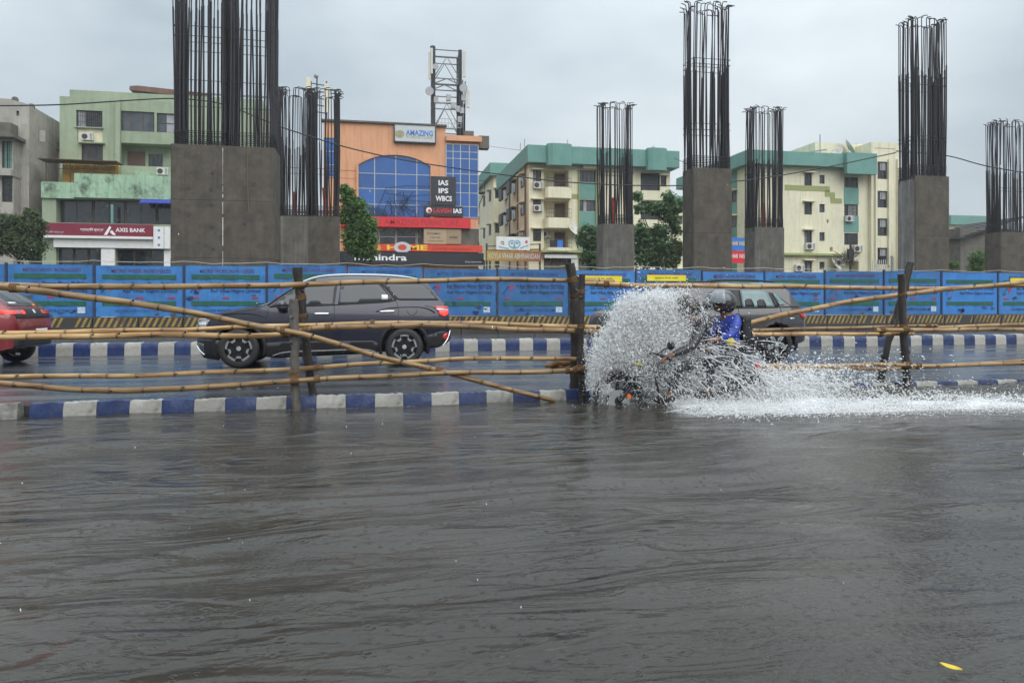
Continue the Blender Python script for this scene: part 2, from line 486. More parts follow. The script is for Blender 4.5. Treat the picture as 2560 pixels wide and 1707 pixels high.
# ------------------------------------------------------------------ painted kerbs (each block a piece)
M['kerb_blue'] = mat('blue_kerb_paint', (.009,.028,.115), .42, var=.35, scale=7, dirt=.6, dcol=(.05,.055,.065), dscale=7, bump=.3, bscale=25, rand=.12)
M['kerb_white'] = mat('worn_white_kerb_paint', (.36,.35,.32), .5, var=.3, scale=6, dirt=.8, dcol=(.13,.12,.105), dscale=6, bump=.3, bscale=25, rand=.12)
M['kerb_raw'] = mat('broken_concrete', (.25,.245,.22), .8, var=.35, scale=8, dirt=.7, dcol=(.07,.07,.06), dscale=6, bump=.8, bscale=16)
def kerb_block_mesh(w, d, h, seed, zb=-.33, chip=.012):
    r = random.Random(seed)
    bm = bmesh.new()
    nxs, nys, nzs = 8, 3, 5
    V = {}
    def P(i, j, k):
        key = (i, j, k)
        if key in V: return V[key]
        x = w*i/nxs; y = d*j/nys; z = zb + (h-zb)*k/nzs
        if j == 0 and k == nzs: y += .022; z -= .006
        if j == 0 and k < nzs: y -= .012*(1-k/nzs)
        if j == nys and k == nzs: z -= .012
        q = .35 if i in (0, nxs) else 1
        y += r.uniform(-chip, chip)*.5*q; z += (r.uniform(-chip, chip)*(1 if k == nzs else .3))*q
        V[key] = bm.verts.new((x, y, z)); return V[key]
    for i in range(nxs):
        for k in range(nzs):
            bm.faces.new((P(i,0,k), P(i+1,0,k), P(i+1,0,k+1), P(i,0,k+1)))
            bm.faces.new((P(i+1,nys,k), P(i,nys,k), P(i,nys,k+1), P(i+1,nys,k+1)))
        for j in range(nys):
            bm.faces.new((P(i,j,nzs), P(i+1,j,nzs), P(i+1,j+1,nzs), P(i,j+1,nzs)))
    for j in range(nys):
        for k in range(nzs):
            bm.faces.new((P(0,j+1,k), P(0,j,k), P(0,j,k+1), P(0,j+1,k+1)))
            bm.faces.new((P(nxs,j,k), P(nxs,j+1,k), P(nxs,j+1,k+1), P(nxs,j,k+1)))
    me = bpy.data.meshes.new('kerb_block'); bm.to_mesh(me); bm.free()
    me.polygons.foreach_set('use_smooth', [True]*len(me.polygons)); me.set_sharp_from_angle(angle=math.radians(50))
    return me
def kerb(name, x0, n, w, y, d, h, blue_first, variants, zb, gap=0):
    root = bpy.data.objects.new(name, None); COL.objects.link(root); root.location = (x0, y, 0); struct(root)
    ms = {}
    for c in ('kerb_blue', 'kerb_white'):
        for s in range(variants):
            me = kerb_block_mesh(w-.004, d, h, s*7+len(c), zb); me.materials.append(M[c]); ms[c, s] = me
    for i in range(n):
        c = 'kerb_blue' if (i % 2 == 0) == blue_first else 'kerb_white'
        o = link('kerb_block', ms[c, RND.randrange(variants)], root)
        o.location = (i*w, RND.uniform(-.006, .006), RND.uniform(-.008, .008))
    return root
kx0 = hit(73, 1040, WATER_D)[0]
kw = (hit(1480, 1005, WATER_D)[0] - kx0)/19
kerb('median_kerb', kx0, 46, kw, WATER_D, .15, .145, True, 5, -.33)
rb = kerb_block_mesh(1.6, .17, .15, 99, -.33, .05); rb.materials.append(M['kerb_raw'])
o = link('broken_kerb', rb); o.location = (hit(42, 1040, WATER_D-.02)[0]-1.6, WATER_D-.02, -.01); struct(o)
fx0 = hit(96, 889, FARK)[0]
fw = (hit(1467, 876, FARK)[0] - fx0)/36
kerb('far_kerb', fx0 - 6*fw, 80, fw, FARK, .42, .375, True, 4, .05)
# ================================================================== blue hoarding fence on concrete bases
def text_mesh(body, bold=0.0, extrude=.0, sx=1.0):
    c = bpy.data.curves.new('lettering', 'FONT'); c.body = body; c.offset = bold; c.extrude = extrude
    c.resolution_u = 2; c.align_x = 'CENTER'; c.align_y = 'CENTER'
    o = bpy.data.objects.new('lettering', c); COL.objects.link(o)
    bpy.context.view_layer.update()
    me = bpy.data.meshes.new_from_object(o.evaluated_get(bpy.context.evaluated_depsgraph_get()))
    bpy.data.objects.remove(o, do_unlink=True); bpy.data.curves.remove(c)
    n = len(me.vertices); co = np.empty(n*3, np.float32); me.vertices.foreach_get('co', co); co = co.reshape(-1, 3)
    mn, mx = co.min(0), co.max(0)
    co[:, 0] = (co[:, 0]-(mn[0]+mx[0])/2); co[:, 1] -= (mn[1]+mx[1])/2
    me2 = np.stack([co[:, 0], -co[:, 2], co[:, 1]], -1)
    return me, me2, (mx[0]-mn[0], mx[1]-mn[1])
_tc = {}
def lettering(body, mat_, parent, x, y, z, w=None, h=None, name='lettering', bold=.012, thick=.004):
    """text facing -Y, centred at (x, z) in world, scaled to width w and height h"""
    key = (body, bold, mat_.name, round(w or 0, 3), round(h or 0, 3))
    if key not in _tc:
        me, co, (tw, th) = text_mesh(body, bold)
        fx = (w/tw) if w else h/th; fz = (h/th) if h else fx
        co = co*np.array([fx, 1, fz], np.float32); co[:, 1] = 0
        me.vertices.foreach_set('co', co.astype(np.float32).ravel()); me.update()
        me.materials.clear(); me.materials.append(mat_)
        _tc[key] = me
    o = link(name, _tc[key], parent)
    p = wloc(parent)
    o.location = (x-p.x, y-p.y, z-p.z)
    return o

FD = 27.5
M['hoard'] = mat('blue_hoarding_paint', (.034,.165,.42), .45, var=.2, scale=1.5, streak=.25, scol=(.012,.05,.18), dirt=.5, dcol=(.016,.06,.15), dscale=1.3, rand=.25, bump=.06, bscale=3)
M['hoard_light'] = mat('light_blue_hoarding_paint', (.035,.20,.55), .42, var=.14, scale=1.5, streak=.25, scol=(.03,.11,.33))
M['green'] = mat('faded_green_stripe', (.010,.095,.062), .5, var=.3, scale=5)
M['maroon_t'] = mat('faded_maroon_lettering', (.10,.05,.16), .6, var=.3)
M['navy_t'] = mat('navy_lettering', (.010,.022,.10), .6, var=.25)
M['faded_t'] = mat('faded_blue_lettering', (.02,.075,.25), .6, var=.3)
M['mud'] = mat('dried_mud_smear', (.07,.075,.085), .8, var=.4, scale=6)
M['red_t'] = mat('red_lettering', (.32,.03,.07), .6, var=.2)
M['sticker'] = mat('pale_sticker', (.42,.52,.62), .6, var=.25, scale=8)
M['yellow'] = mat('yellow_board', (.75,.62,.02), .5, var=.08)
M['post'] = mat('hoarding_post', (.03,.05,.11), .6, .3, var=.3)
M['stripeY'] = mat('dirty_yellow_paint', (.30,.20,.045), .55, var=.3, scale=3, dirt=.7, dcol=(.03,.028,.025), dscale=1.3)
M['base'] = mat('grimy_barrier_concrete', (.035,.033,.031), .55, var=.3, scale=3, streak=.3, scol=(.08,.075,.065))
edges = [-205, 15, 235, 460, 667, 868, 1058, 1243, 1423, 1590, 1755, 1911, 2062, 2210, 2354, 2495, 2640]
EX = [hit(e, 700, FD)[0] for e in edges]
fence = thing('hoarding_fence', (EX[0], FD, ROADZ), 'long blue metro construction hoarding on a yellow and black striped concrete base', 'fence')
ZB0, ZB1, ZP1 = .42, .775, 2.62
for i in range(len(EX)-1):
    x0, x1 = EX[i], EX[i+1]; w = x1-x0
    lt = edges[i] in (2354,)
    zt = ZP1 + RND.uniform(-.06, .05) - (.0 if i % 3 else .02)
    mb = MB()
    # folded sheet: face with shallow vertical ribs
    n = 12; pts = []
    for k in range(n+1):
        xx = x0+.05+(w-.1)*k/n
        pts.append((xx, FD + (.012 if k % 2 else 0.0) + .01*math.sin(k*1.7+i)))
    for k in range(n):
        (xa, ya), (xb, yb) = pts[k], pts[k+1]
        mb.quad((xa, ya, ZB1+.01), (xb, yb, ZB1+.01), (xb, yb, zt), (xa, ya, zt))
    mb.box(x0+.05, x1-.05, FD+.03, FD+.06, ZB1+.01, zt)
    p = mb.build('panel', M['hoard_light' if lt else 'hoard'], fence)
    cx = (x0+x1)/2; yf = FD-.012
    H = zt-ZB1
    mb = MB()
    mb.box(x0+.09*w, x1-.09*w, yf-.001, yf+.002, ZB1+.735*H, ZB1+.825*H).build('upper_stripe', M['green'], p)
    MB().box(x0+.09*w, x1-.09*w, yf-.001, yf+.002, ZB1+.215*H, ZB1+.305*H).build('lower_stripe', M['green'], p)
    if RND.random() < .85: lettering('METRO WORK IN PROGRESS', M[RND.choice(('maroon_t', 'maroon_t', 'faded_t'))], p, cx+.02*w, yf, ZB1+.90*H, w*.66, .13)
    lettering('रेल \u093fवकास \u093fनगम \u093fल\u093fमटेड', M['navy_t'], p, cx+.12*w, yf, ZB1+.63*H, w*.62, .19)
    lettering('Rail Vikas Nigam Limited', M['navy_t'], p, cx+.12*w, yf, ZB1+.50*H, w*.60, .16)
    if RND.random() < .8: lettering('AFCONS INFRASTRUCTURE LIMITED', M[RND.choice(('navy_t', 'faded_t'))], p, cx+.05*w, yf, ZB1+.12*H, w*.64, .10, bold=.004)
    for q in (.14, .5, .86):
        if RND.random() < .3: continue
        MB().box(x0+(q-.04)*w, x0+(q+.04)*w, yf-.001, yf+.001, ZB1+.355*H, ZB1+.39*H).build('caption', M['red_t'], p)
    lg = MB()
    xl = x0+.16*w; zl = ZB1+.56*H
    lg.prism([(xl-.02, zl+.16), (xl+.22, zl+.16), (xl+.14, zl-.02), (xl+.02, zl-.16), (xl+.10, zl+.08), (xl-.0, zl+.08)][::-1], yf-.002, yf)
    lg.build('logo', M['red_t'], p)
    MB().tube([(xl-.24, yf, zl-.16), (xl-.02, yf, zl+.13), (xl+.02, yf, zl+.13)], .012, 4).build('logo_stroke', M['navy_t'], p)
    if i % 2 == 1 or i in (6, 12):
        MB().box(x1-.19*w, x1-.10*w, yf-.003, yf-.001, ZB1+.07*H, ZB1+.19*H).build('sticker', M['sticker'], p)
    if edges[i] in (1423, 1590, 2495):
        ya, yb = ZB1+.75*H, ZB1+.88*H
        if edges[i] == 1590: xa, xb = hit(1617, 700, FD)[0], hit(1714, 700, FD)[0]
        elif edges[i] == 1423: xa, xb = x0+.1*w, hit(1554, 700, FD)[0]
        else: xa, xb = hit(2524, 700, FD)[0], x1-.1
        s_ = MB().box(xa, xb, yf-.03, yf-.005, ya, yb).build('warning_board', M['yellow'], p)
        lettering('दुर्घटना से देर भली।', M['black'], p, (xa+xb)/2, yf-.033, (ya+yb)/2, (xb-xa)*.6, .10)
    # scuffs, torn paper and mud splashes, each an irregular thin flake
    for k in range(RND.randrange(3, 8)):
        fx_, fz_ = x0+w*RND.uniform(.06, .94), ZB1+H*RND.uniform(.02, .95)*RND.uniform(.3, 1); rr0 = RND.uniform(.03, .11)
        pl = []
        for j in range(9):
            a_ = 2*math.pi*j/9; q_ = rr0*RND.uniform(.4, 1.1); pl.append((fx_+q_*1.6*math.cos(a_), fz_+q_*math.sin(a_)))
        MB().prism(pl, yf-.004, yf-.002).build('scuff', M[RND.choice(('mud', 'faded_t', 'mud', 'navy_t'))], p)
    # post between panels
    MB().box(x0-.035, x0+.035, FD-.03, FD+.05, ZB1-.1, zt+.05).build('post', M['post'], fence)
    # base block of two lengths, with a recessed joint
    for hlf in (0, 1):
        xa = x0 + w*.5*hlf + .01; xb = xa + w*.5 - .02
        bb = MB().prism([(0, 0)]*0 or [(xa, ROADZ-.02), (xb, ROADZ-.02), (xb, ZB1-.005), (xa, ZB1-.005)], FD-.17, FD+.2).build('base_block', M['base'], fence, bevel=.02)
        ns = 7
        for k in range(ns):
            if RND.random() < .06: continue
            a = xa + (xb-xa)*(k+.12)/ns; wd = (xb-xa)/ns*.46
            sl = .16
            b1_ = min(a+wd+sl, xb); b0_ = min(a+sl, xb)
            MB().quad((a, FD-.174, ZB0), (a+wd, FD-.174, ZB0), (b1_, FD-.174, ZB1-.03), (b0_, FD-.174, ZB1-.03)).build('painted_stripe', M['stripeY'], bb)
# rope strung along the top of the fence
pts = []
for i, e in enumerate(edges[:-1]):
    x0, x1 = EX[i], EX[i+1]
    for k in range(6):
        s_ = k/6
        pts.append((x0+(x1-x0)*s_, FD-.06, ZP1+.13 - .10*4*s_*(1-s_)*(.4+.6*RND.random())))
pts.append((EX[-1], FD-.06, ZP1+.13))
tag(MB().tube(pts, .011, 5).build('rope', mat('pale_rope', (.42,.40,.35), .8)), 'thin pale rope strung along the top of the blue hoarding', 'rope')

# ================================================================== metro piers under construction
def bar_mesh(h, lap, seed, hook=.3):
    r = random.Random(seed)
    lean = r.uniform(-.012, .012); lean2 = r.uniform(-.012, .012); b = r.uniform(-.06, .06)
    mb = MB()
    pts = []; rad = []
    hh = h*(1+r.uniform(-.012, .012)); lp = lap*(1+r.uniform(-.10, .06))
    for s in (0, lp*.5, lp):
        pts.append((lean*s + b*math.sin(s*.4), lean2*s, s)); rad.append(.042)
    mb.tube(pts, rad, 5)
    pts = [pts[-1]]
    for s in (lp+(hh-lp)*.5, hh-.12):
        pts.append((lean*s + b*math.sin(s*.4), lean2*s, s))
    a = r.choice([0, math.pi]) + r.uniform(-.5, .5)
    tx, ty, tz = pts[-1]
    dx, dy = math.cos(a), math.sin(a)
    pts += [(tx+dx*.04, ty+dy*.04, hh-.03), (tx+dx*.14, ty+dy*.14, hh), (tx+dx*hook, ty+dy*hook, hh+r.uniform(-.04, .02))]
    mb.tube(pts, .025, 5)
    return mb
def pier(label, x0, x1, D, depth, ztop, zbar, cages, seed, lap, pale=None, tilt=0, joints=(), rings=()):
    r = random.Random(seed)
    cx = (x0+x1)/2
    root = thing('bridge_pier', (cx, D, -.2), label, 'pier', 'unfinished concrete piers with bare reinforcement')
    # shaft cast in lifts with recessed joints
    zs = [-.2]+list(joints)+[ztop]
    for i in range(len(zs)-1):
        a, b = zs[i], zs[i+1]
        mb = MB(); g_ = r.uniform(0, .02)
        c = .05
        poly = [(x0+c+g_, D+g_), (x1-c+g_, D+g_), (x1+g_, D+c), (x1+g_, D+depth-c), (x1-c, D+depth), (x0+c, D+depth), (x0+g_, D+depth-c), (x0+g_, D+c)]
        n = len(poly)
        e = .0 if i == len(zs)-2 else .012
        vs_ = [(x, y, a+.0) for x, y in poly] + [(x, y, b-e) for x, y in poly]
        mb.add(vs_, [tuple(range(n-1, -1, -1)), tuple(range(n, 2*n))] + [(k, (k+1) % n, n+(k+1) % n, n+k) for k in range(n)])
        mb.build('concrete_lift', M['concrete' if pale is None else pale], root)
    if not root.children: pass
    # formwork seams
    k = 0
    meshes = []
    for s in range(6):
        me = bar_mesh(zbar-ztop+.3, lap, seed*10+s).mesh('rebar'); me.materials.append(M['steel']); meshes.append(me)
    nb = 0
    for (ca, cb) in cages:
        wx = cb-ca
        nfront = max(9, int(wx/.17)); nside = max(6, int(depth/.17))
        pos = []
        for i in range(nfront):
            s = i/(nfront-1)
            for yy, jit in ((.1, .0), (depth-.1, .04)):
                pos.append((ca+.08+(wx-.16)*s+jit, D+yy))
        for i in range(1, nside):
            for xx in (ca+.08, cb-.08):
                pos.append((xx, D+.1+(depth-.2)*i/nside))
        for i in range(nside-1):
            for xx in (ca+.17, cb-.17):
                if r.random() < .8: pos.append((xx, D+.18+(depth-.3)*i/nside))
        for (x, y) in pos:
            o = link('rebar', r.choice(meshes), root)
            o.location = (x-cx+r.uniform(-.03, .03), y-D+r.uniform(-.02, .02), ztop+.2-.3)
            o.rotation_euler = (r.gauss(0, .004), r.gauss(0, .005)+tilt, r.choice([0, math.pi]) if depth > 0 else 0)
            nb += 1
        # stirrup hoops: a dense stack at the bottom and single ones above
        levels = [ztop+.06+.09*i for i in range(7)] + list(rings)
        for j, z in enumerate(levels):
            q = .05
            dz = r.uniform(-.03, .03)
            P = [(ca+q, D+q, z), (cb-q, D+q, z+dz), (cb-q, D+depth-q, z+dz), (ca+q, D+depth-q, z), (ca+q, D+q, z)]
            MB().tube(P, .02 if j < 7 else .016, 5).build('stirrup_hoop', M['steel'], root)
    return root
D1, D2 = 34.3, 43.5
def xs(p0, p1, D): return hit(p0, 500, D)[0], hit(p1, 500, D)[0]
def zat(px, py, D): return hit(px, py, D)[1]
M['damp'] = mat('damp_stain', (.035,.031,.027), .6, var=.4, scale=8)
M['rust0'] = mat('rusty_wire', (.16,.11,.06), .8)
# near row
x0, x1 = xs(425, 685, D1); xm = hit(566, 500, D1)[0]
PIER_A = pier('broad twin concrete pier with two rebar cages cut off by the top of the picture', x0, x1, D1, 2.2, zat(555, 364, D1), 17.2,
     [(x0+.1, xm), (xm+.05, x1-.03)], 1, 6.9, joints=(3.3, 5.9), rings=(zat(500, 200, D1), zat(500, 236, D1), zat(500, 66, D1), zat(500, 90, D1)))
seam = MB(); sx_ = hit(557, 500, D1)[0]; z_ = .3
while z_ < zat(557, 364, D1)-.2:
    l_ = RND.uniform(.15, .9); w_ = RND.uniform(.006, .022)
    seam.box(sx_-w_, sx_+w_, D1-.012, D1-.002, z_, min(z_+l_, zat(557, 364, D1)-.1)); z_ += l_+RND.uniform(.0, .35)
seam.build('mortar_seam', mat('white_lime_seam', (.5,.5,.48), .8, var=.5, scale=2), PIER_A)
x0, x1 = xs(1733, 1830, D1)
pier('tall square concrete pier with the tallest full rebar cage, behind the grey car', x0, x1, D1, 1.35, zat(1780, 420, D1), zat(1780, 6, D1),
     [(x0-.02, x1-.02)], 2, 5.7, joints=(4.9,), rings=(zat(1780, 310, D1), zat(1780, 325, D1), zat(1780, 147, D1), zat(1780, 160, D1)))
x0, x1 = xs(2288, 2374, D1)
PIER_S = pier('square concrete pier with white streaks on its left face behind the crossed posts', x0, x1, D1, 1.36, zat(2330, 440, D1), zat(2330, 46, D1),
     [(x0-.05, x1-.1)], 3, 6.2, joints=(5.0,), rings=(zat(2330, 340, D1), zat(2330, 350, D1), zat(2330, 192, D1), zat(2330, 213, D1)))
MB().box(x0-.014, x0-.004, D1+.06, D1+1.30, -.1, zat(2288, 446, D1)).build('streaked_face', M['concrete_pale'], PIER_S)
for (px, py) in ((530, 432), (527, 474), (528, 512), (529, 568), (532, 622), (470, 470), (610, 560)):
    c = hit(px, py, D1); MB().prism([(c[0]+RND.uniform(.03, .10)*math.cos(k_*.7)*1.3, c[1]+RND.uniform(.03, .10)*math.sin(k_*.7)) for k_ in range(9)], D1-.006, D1-.002).build('damp_tie_hole', M['damp'], PIER_A)
c = hit(618, 366, D1); MB().tube([(c[0], D1-.03, c[1]), (c[0]+.02, D1-.03, c[1]-1.4), (c[0]+.06, D1-.03, hit(618, 530, D1)[1])], .02, 5).build('hanging_cable', M['rust0'], PIER_A)
# far row
x0, x1 = xs(700, 846, D2)
PIER_B = pier('wide low concrete pier with rebar cage right beside the broad twin pier', x0, x1, D2, 2.0, zat(770, 540, D2), zat(770, 218, D2),
     [(x0-.1, (x0+x1)/2), ((x0+x1)/2+.05, x1)], 4, 4.6, joints=(3.4,), rings=(zat(770, 420, D2),))
MB().box(x0+.03, hit(770, 600, D2)[0], D2-.02, D2-.004, -.1, zat(770, 542, D2)).build('streaked_face', M['concrete_streaked'], PIER_B)
x0, x1 = xs(1507, 1586, D2)
pier('low concrete pier with curved rebar cage in front of the green roofed flats', x0, x1, D2, 1.4, zat(1545, 560, D2), zat(1545, 256, D2),
     [(x0, x1)], 5, 4.9, pale='concrete_streaked', joints=(3.0,), rings=(zat(1545, 430, D2),))
x0, x1 = xs(1887, 1961, D2)
pier('low streaked concrete pier with rebar cage right of the red and blue sign', x0, x1, D2, 1.4, zat(1925, 568, D2), zat(1925, 268, D2),
     [(x0-.05, x1)], 6, 4.9, pale='concrete_streaked', joints=(3.4,), rings=(zat(1925, 430, D2),))
x0, x1 = xs(2502, 2600, D2)
pier('low concrete pier with rebar cage cut off by the right picture edge', x0, x1, D2, 1.4, zat(2520, 580, D2), zat(2520, 300, D2),
     [(x0, x1)], 7, 4.6, joints=(3.2,), rings=(zat(2520, 470, D2),))
# orange starter tubes standing in the far cages
M['orange_pipe'] = mat('orange_red_pipe', (.5,.06,.025), .5, var=.2)
for px, py0, py1, lb in ((737, 480, 535, 'left of the two orange pipes inside the wide low pier cage'), (812, 470, 535, 'right of the two orange pipes inside the wide low pier cage'),
                     (1533, 495, 556, 'orange pipe inside the curved cage by the green roofed flats'), (1911, 508, 566, 'orange pipe inside the cage beside the red and blue sign')):
    xx, zz = hit(px, py1, D2+.8); z1 = hit(px, py0, D2+.8)[1]
    tag(MB().tube([(xx, D2+.8, zz-.3), (xx, D2+.8, (zz+z1)/2), (xx-.06, D2+.8, z1)], .10, 10).build('sleeve_pipe', M['orange_pipe'], smooth=True), lb, 'pipe')
# ================================================================== buildings
M['axgreen'] = mat('pale_green_wall', (.30,.36,.25), .8, var=.14, scale=.5, streak=.5, scol=(.17,.21,.14), dirt=.2, dcol=(.14,.19,.12), bump=.05)
M['axmint'] = mat('stained_mint_parapet', (.33,.49,.34), .8, var=.12, scale=.6, streak=.55, scol=(.07,.09,.06), dirt=.85, dcol=(.035,.045,.03), dscale=.75, bump=.1)
M['cream'] = mat('cream_wall', (.72,.68,.50), .8, var=.07, scale=.5, streak=.5, scol=(.36,.33,.25), dirt=.14, dcol=(.3,.28,.2), bump=.04)
M['teal'] = mat('teal_band', (.13,.28,.245), .75, var=.12, scale=.7, streak=.45, scol=(.17,.36,.31), dirt=.15, dcol=(.05,.15,.12), bump=.05)
M['olive'] = mat('olive_stripe', (.30,.33,.14), .8, var=.1)
M['orange'] = mat('orange_render', (.66,.34,.19), .8, var=.08, scale=.4, streak=.55, scol=(.38,.105,.045), bump=.05)
M['greywall'] = mat('weathered_grey_wall', (.36,.34,.30), .85, var=.14, scale=.5, streak=.6, scol=(.13,.12,.10), dirt=.35, dcol=(.08,.075,.06), dscale=.9, bump=.1)
M['darkwall'] = mat('mouldy_dark_wall', (.13,.12,.10), .9, var=.3, scale=.9, dirt=.5, dcol=(.04,.04,.035))
M['ochre'] = mat('ochre_wall', (.48,.28,.06), .8, var=.25, scale=.8, dirt=.4, dcol=(.12,.08,.04))
M['frame'] = mat('dark_window_frame', (.035,.03,.028), .6, var=.2)
M['brown'] = mat('brown_window_frame', (.10,.055,.035), .6, var=.2)
M['whiteframe'] = mat('white_window_frame', (.5,.5,.48), .6)
M['curtain'] = mat('pale_curtain', (.34,.34,.36), .9, var=.2, scale=2)
M['blueglass'] = mat('blue_mirror_glass', (.022,.10,.33), .12, var=.10, scale=.9, spec=.9, rand=.12)
M['mullion'] = mat('pale_mullion', (.42,.44,.44), .5, .3)
M['red'] = mat('red_fascia', (.62,.02,.03), .45, var=.08, scale=2)
M['redorange'] = mat('orange_red_fascia', (.62,.055,.022), .45, var=.1, scale=2)
M['charcoal'] = mat('charcoal_signboard', (.018,.019,.026), .4, var=.1)
M['rust'] = mat('rusty_steel', (.09,.05,.03), .8, var=.4, scale=5)
M['galv'] = mat('galvanised_steel', (.30,.31,.32), .5, .5, var=.15)
M['darksteel'] = mat('dark_painted_steel', (.045,.048,.055), .55, .3, var=.2)
M['tile'] = mat('brown_roof_tile', (.16,.09,.07), .8, var=.25)
M['acwhite'] = mat('aged_white_plastic', (.55,.54,.49), .6, var=.08)

class Facade:
    """wall plane Y = D facing the road, measured in photo pixels"""
    def __init__(s, D, fx=None): s.D = D; s.fx = fx or (lambda x, y: (x, y))
    def p(s, zx, zy): return hit(*s.fx(zx, zy), s.D)
    def rect(s, a, b, c, d):
        """left, right, top, bottom (zoom pixels) -> x0, x1, z0, z1; true rectangle through the centre lines"""
        xa = s.p(a, (c+d)/2)[0]; xb = s.p(b, (c+d)/2)[0]
        zt = s.p((a+b)/2, c)[1]; zb = s.p((a+b)/2, d)[1]
        return xa, xb, zb, zt
def zoomer(ox, oy, k): return lambda x, y: (ox+x/k, oy+y/k)

def wall_holes(x0, x1, z0, z1, y, holes, depth=.35):
    """front wall sheet with real openings and reveals"""
    mb = MB()
    xsn = sorted({x0, x1} | {min(max(v, x0), x1) for h in holes for v in h[:2]})
    zsn = sorted({z0, z1} | {min(max(v, z0), z1) for h in holes for v in h[2:4]})
    for i in range(len(xsn)-1):
        for j in range(len(zsn)-1):
            a, b, c, d = xsn[i], xsn[i+1], zsn[j], zsn[j+1]
            if b-a < 1e-4 or d-c < 1e-4: continue
            mx, mz = (a+b)/2, (c+d)/2
            if any(h[0] < mx < h[1] and h[2] < mz < h[3] for h in holes): continue
            mb.quad((a, y, c), (b, y, c), (b, y, d), (a, y, d))
    for h in holes:
        a, b, c, d = h[:4]; e = y+(h[4] if len(h) > 4 else depth)
        mb.quad((a, y, c), (a, e, c), (a, e, d), (a, y, d)); mb.quad((b, y, d), (b, e, d), (b, e, c), (b, y, c))
        mb.quad((a, y, d), (a, e, d), (b, e, d), (b, y, d)); mb.quad((a, y, c), (b, y, c), (b, e, c), (a, e, c))
        mb.quad((a, e, c), (b, e, c), (b, e, d), (a, e, d))
    return mb
def shell(mb, x0, x1, y0, y1, z0, z1):
    """sides, back and roof of a block (its front is the wall sheet)"""
    mb.quad((x0, y0, z0), (x0, y0, z1), (x0, y1, z1), (x0, y1, z0)); mb.quad((x1, y0, z0), (x1, y1, z0), (x1, y1, z1), (x1, y0, z1))
    mb.quad((x0, y1, z0), (x0, y1, z1), (x1, y1, z1), (x1, y1, z0)); mb.quad((x0, y0, z1), (x1, y0, z1), (x1, y1, z1), (x0, y1, z1))
    return mb
def window(parent, x0, x1, z0, z1, y, n=2, frame='frame', glass='glass', grille=False, sill=None, hood=None, curtain=None, rows=1, proud=None):
    """window set in an opening: frame, panes, optional bars, sill and hood"""
    f = .055
    mb = MB()
    yy = y+.16
    mb.box(x0, x1, yy, yy+.07, z0, z0+f); mb.box(x0, x1, yy, yy+.07, z1-f, z1)
    mb.box(x0, x0+f, yy, yy+.07, z0+f, z1-f); mb.box(x1-f, x1, yy, yy+.07, z0+f, z1-f)
    w = (x1-x0-2*f)/n; hgt = (z1-z0-2*f)/rows
    for i in range(1, n): mb.box(x0+f+i*w-.03, x0+f+i*w+.03, yy-.005, yy+.065, z0+f, z1-f)
    for j in range(1, rows): mb.box(x0+f, x1-f, yy-.008, yy+.062, z0+f+j*hgt-.025, z0+f+j*hgt+.025)
    o = mb.build('window', M[frame], parent)
    for i in range(n):
        gm = M[glass]
        if curtain and RND.random() < curtain: gm = M['curtain']
        MB().box(x0+f+i*w+.03, x0+f+(i+1)*w-.03, yy+.03, yy+.045, z0+f, z1-f).build('pane', gm, o)
    if grille:
        gm = MB()
        nb = max(3, int((x1-x0)/.16))
        for i in range(nb+1):
            xx = x0+(x1-x0)*i/nb; gm.box(xx-.012, xx+.012, y+.04, y+.065, z0, z1)
        for j in range(4):
            zz = z0+(z1-z0)*j/3; gm.box(x0, x1, y+.066, y+.085, zz-.012, zz+.012)
        gm.build('grille', M['frame'], o)
    if sill: MB().box(x0-.1, x1+.1, y-.14, y+.1, z0-.1, z0-.003).build('sill', M[sill], o)
    if hood: MB().box(x0-.22, x1+.22, y-.45, y+.05, z1+.03, z1+.14).build('hood', M[hood], o)
    return o
def ac_unit(x, y, z, w, h, label, side=-1, grp='air conditioner units on the flats', d=.4):
    """wall hung unit, its back at wall plane y"""
    r = thing('air_conditioner', (x, y-.06, z), label, 'air conditioner', grp)
    MB().box(x-w/2, x+w/2, y-d, y-.05, z, z+h).build('casing', M['acwhite'], r, bevel=.02)
    MB().lathe([(.36*h, 0), (.36*h, -.02), (.30*h, -.03)], 18, (x-w*.18, y-d-.001, z+h*.5)).build('fan_grille', M['darksteel'], r)
    MB().box(x+w*.26, x+w*.44, y-d-.012, y-d, z+.1*h, z+.9*h).build('vent_panel', M['galv'], r)
    mb = MB()
    for s in (-1, 1): mb.box(x+s*w*.3-.02, x+s*w*.3+.02, y-d, y+.02, z-.05, z-.004)
    mb.build('bracket', M['rust'], r)
    return r
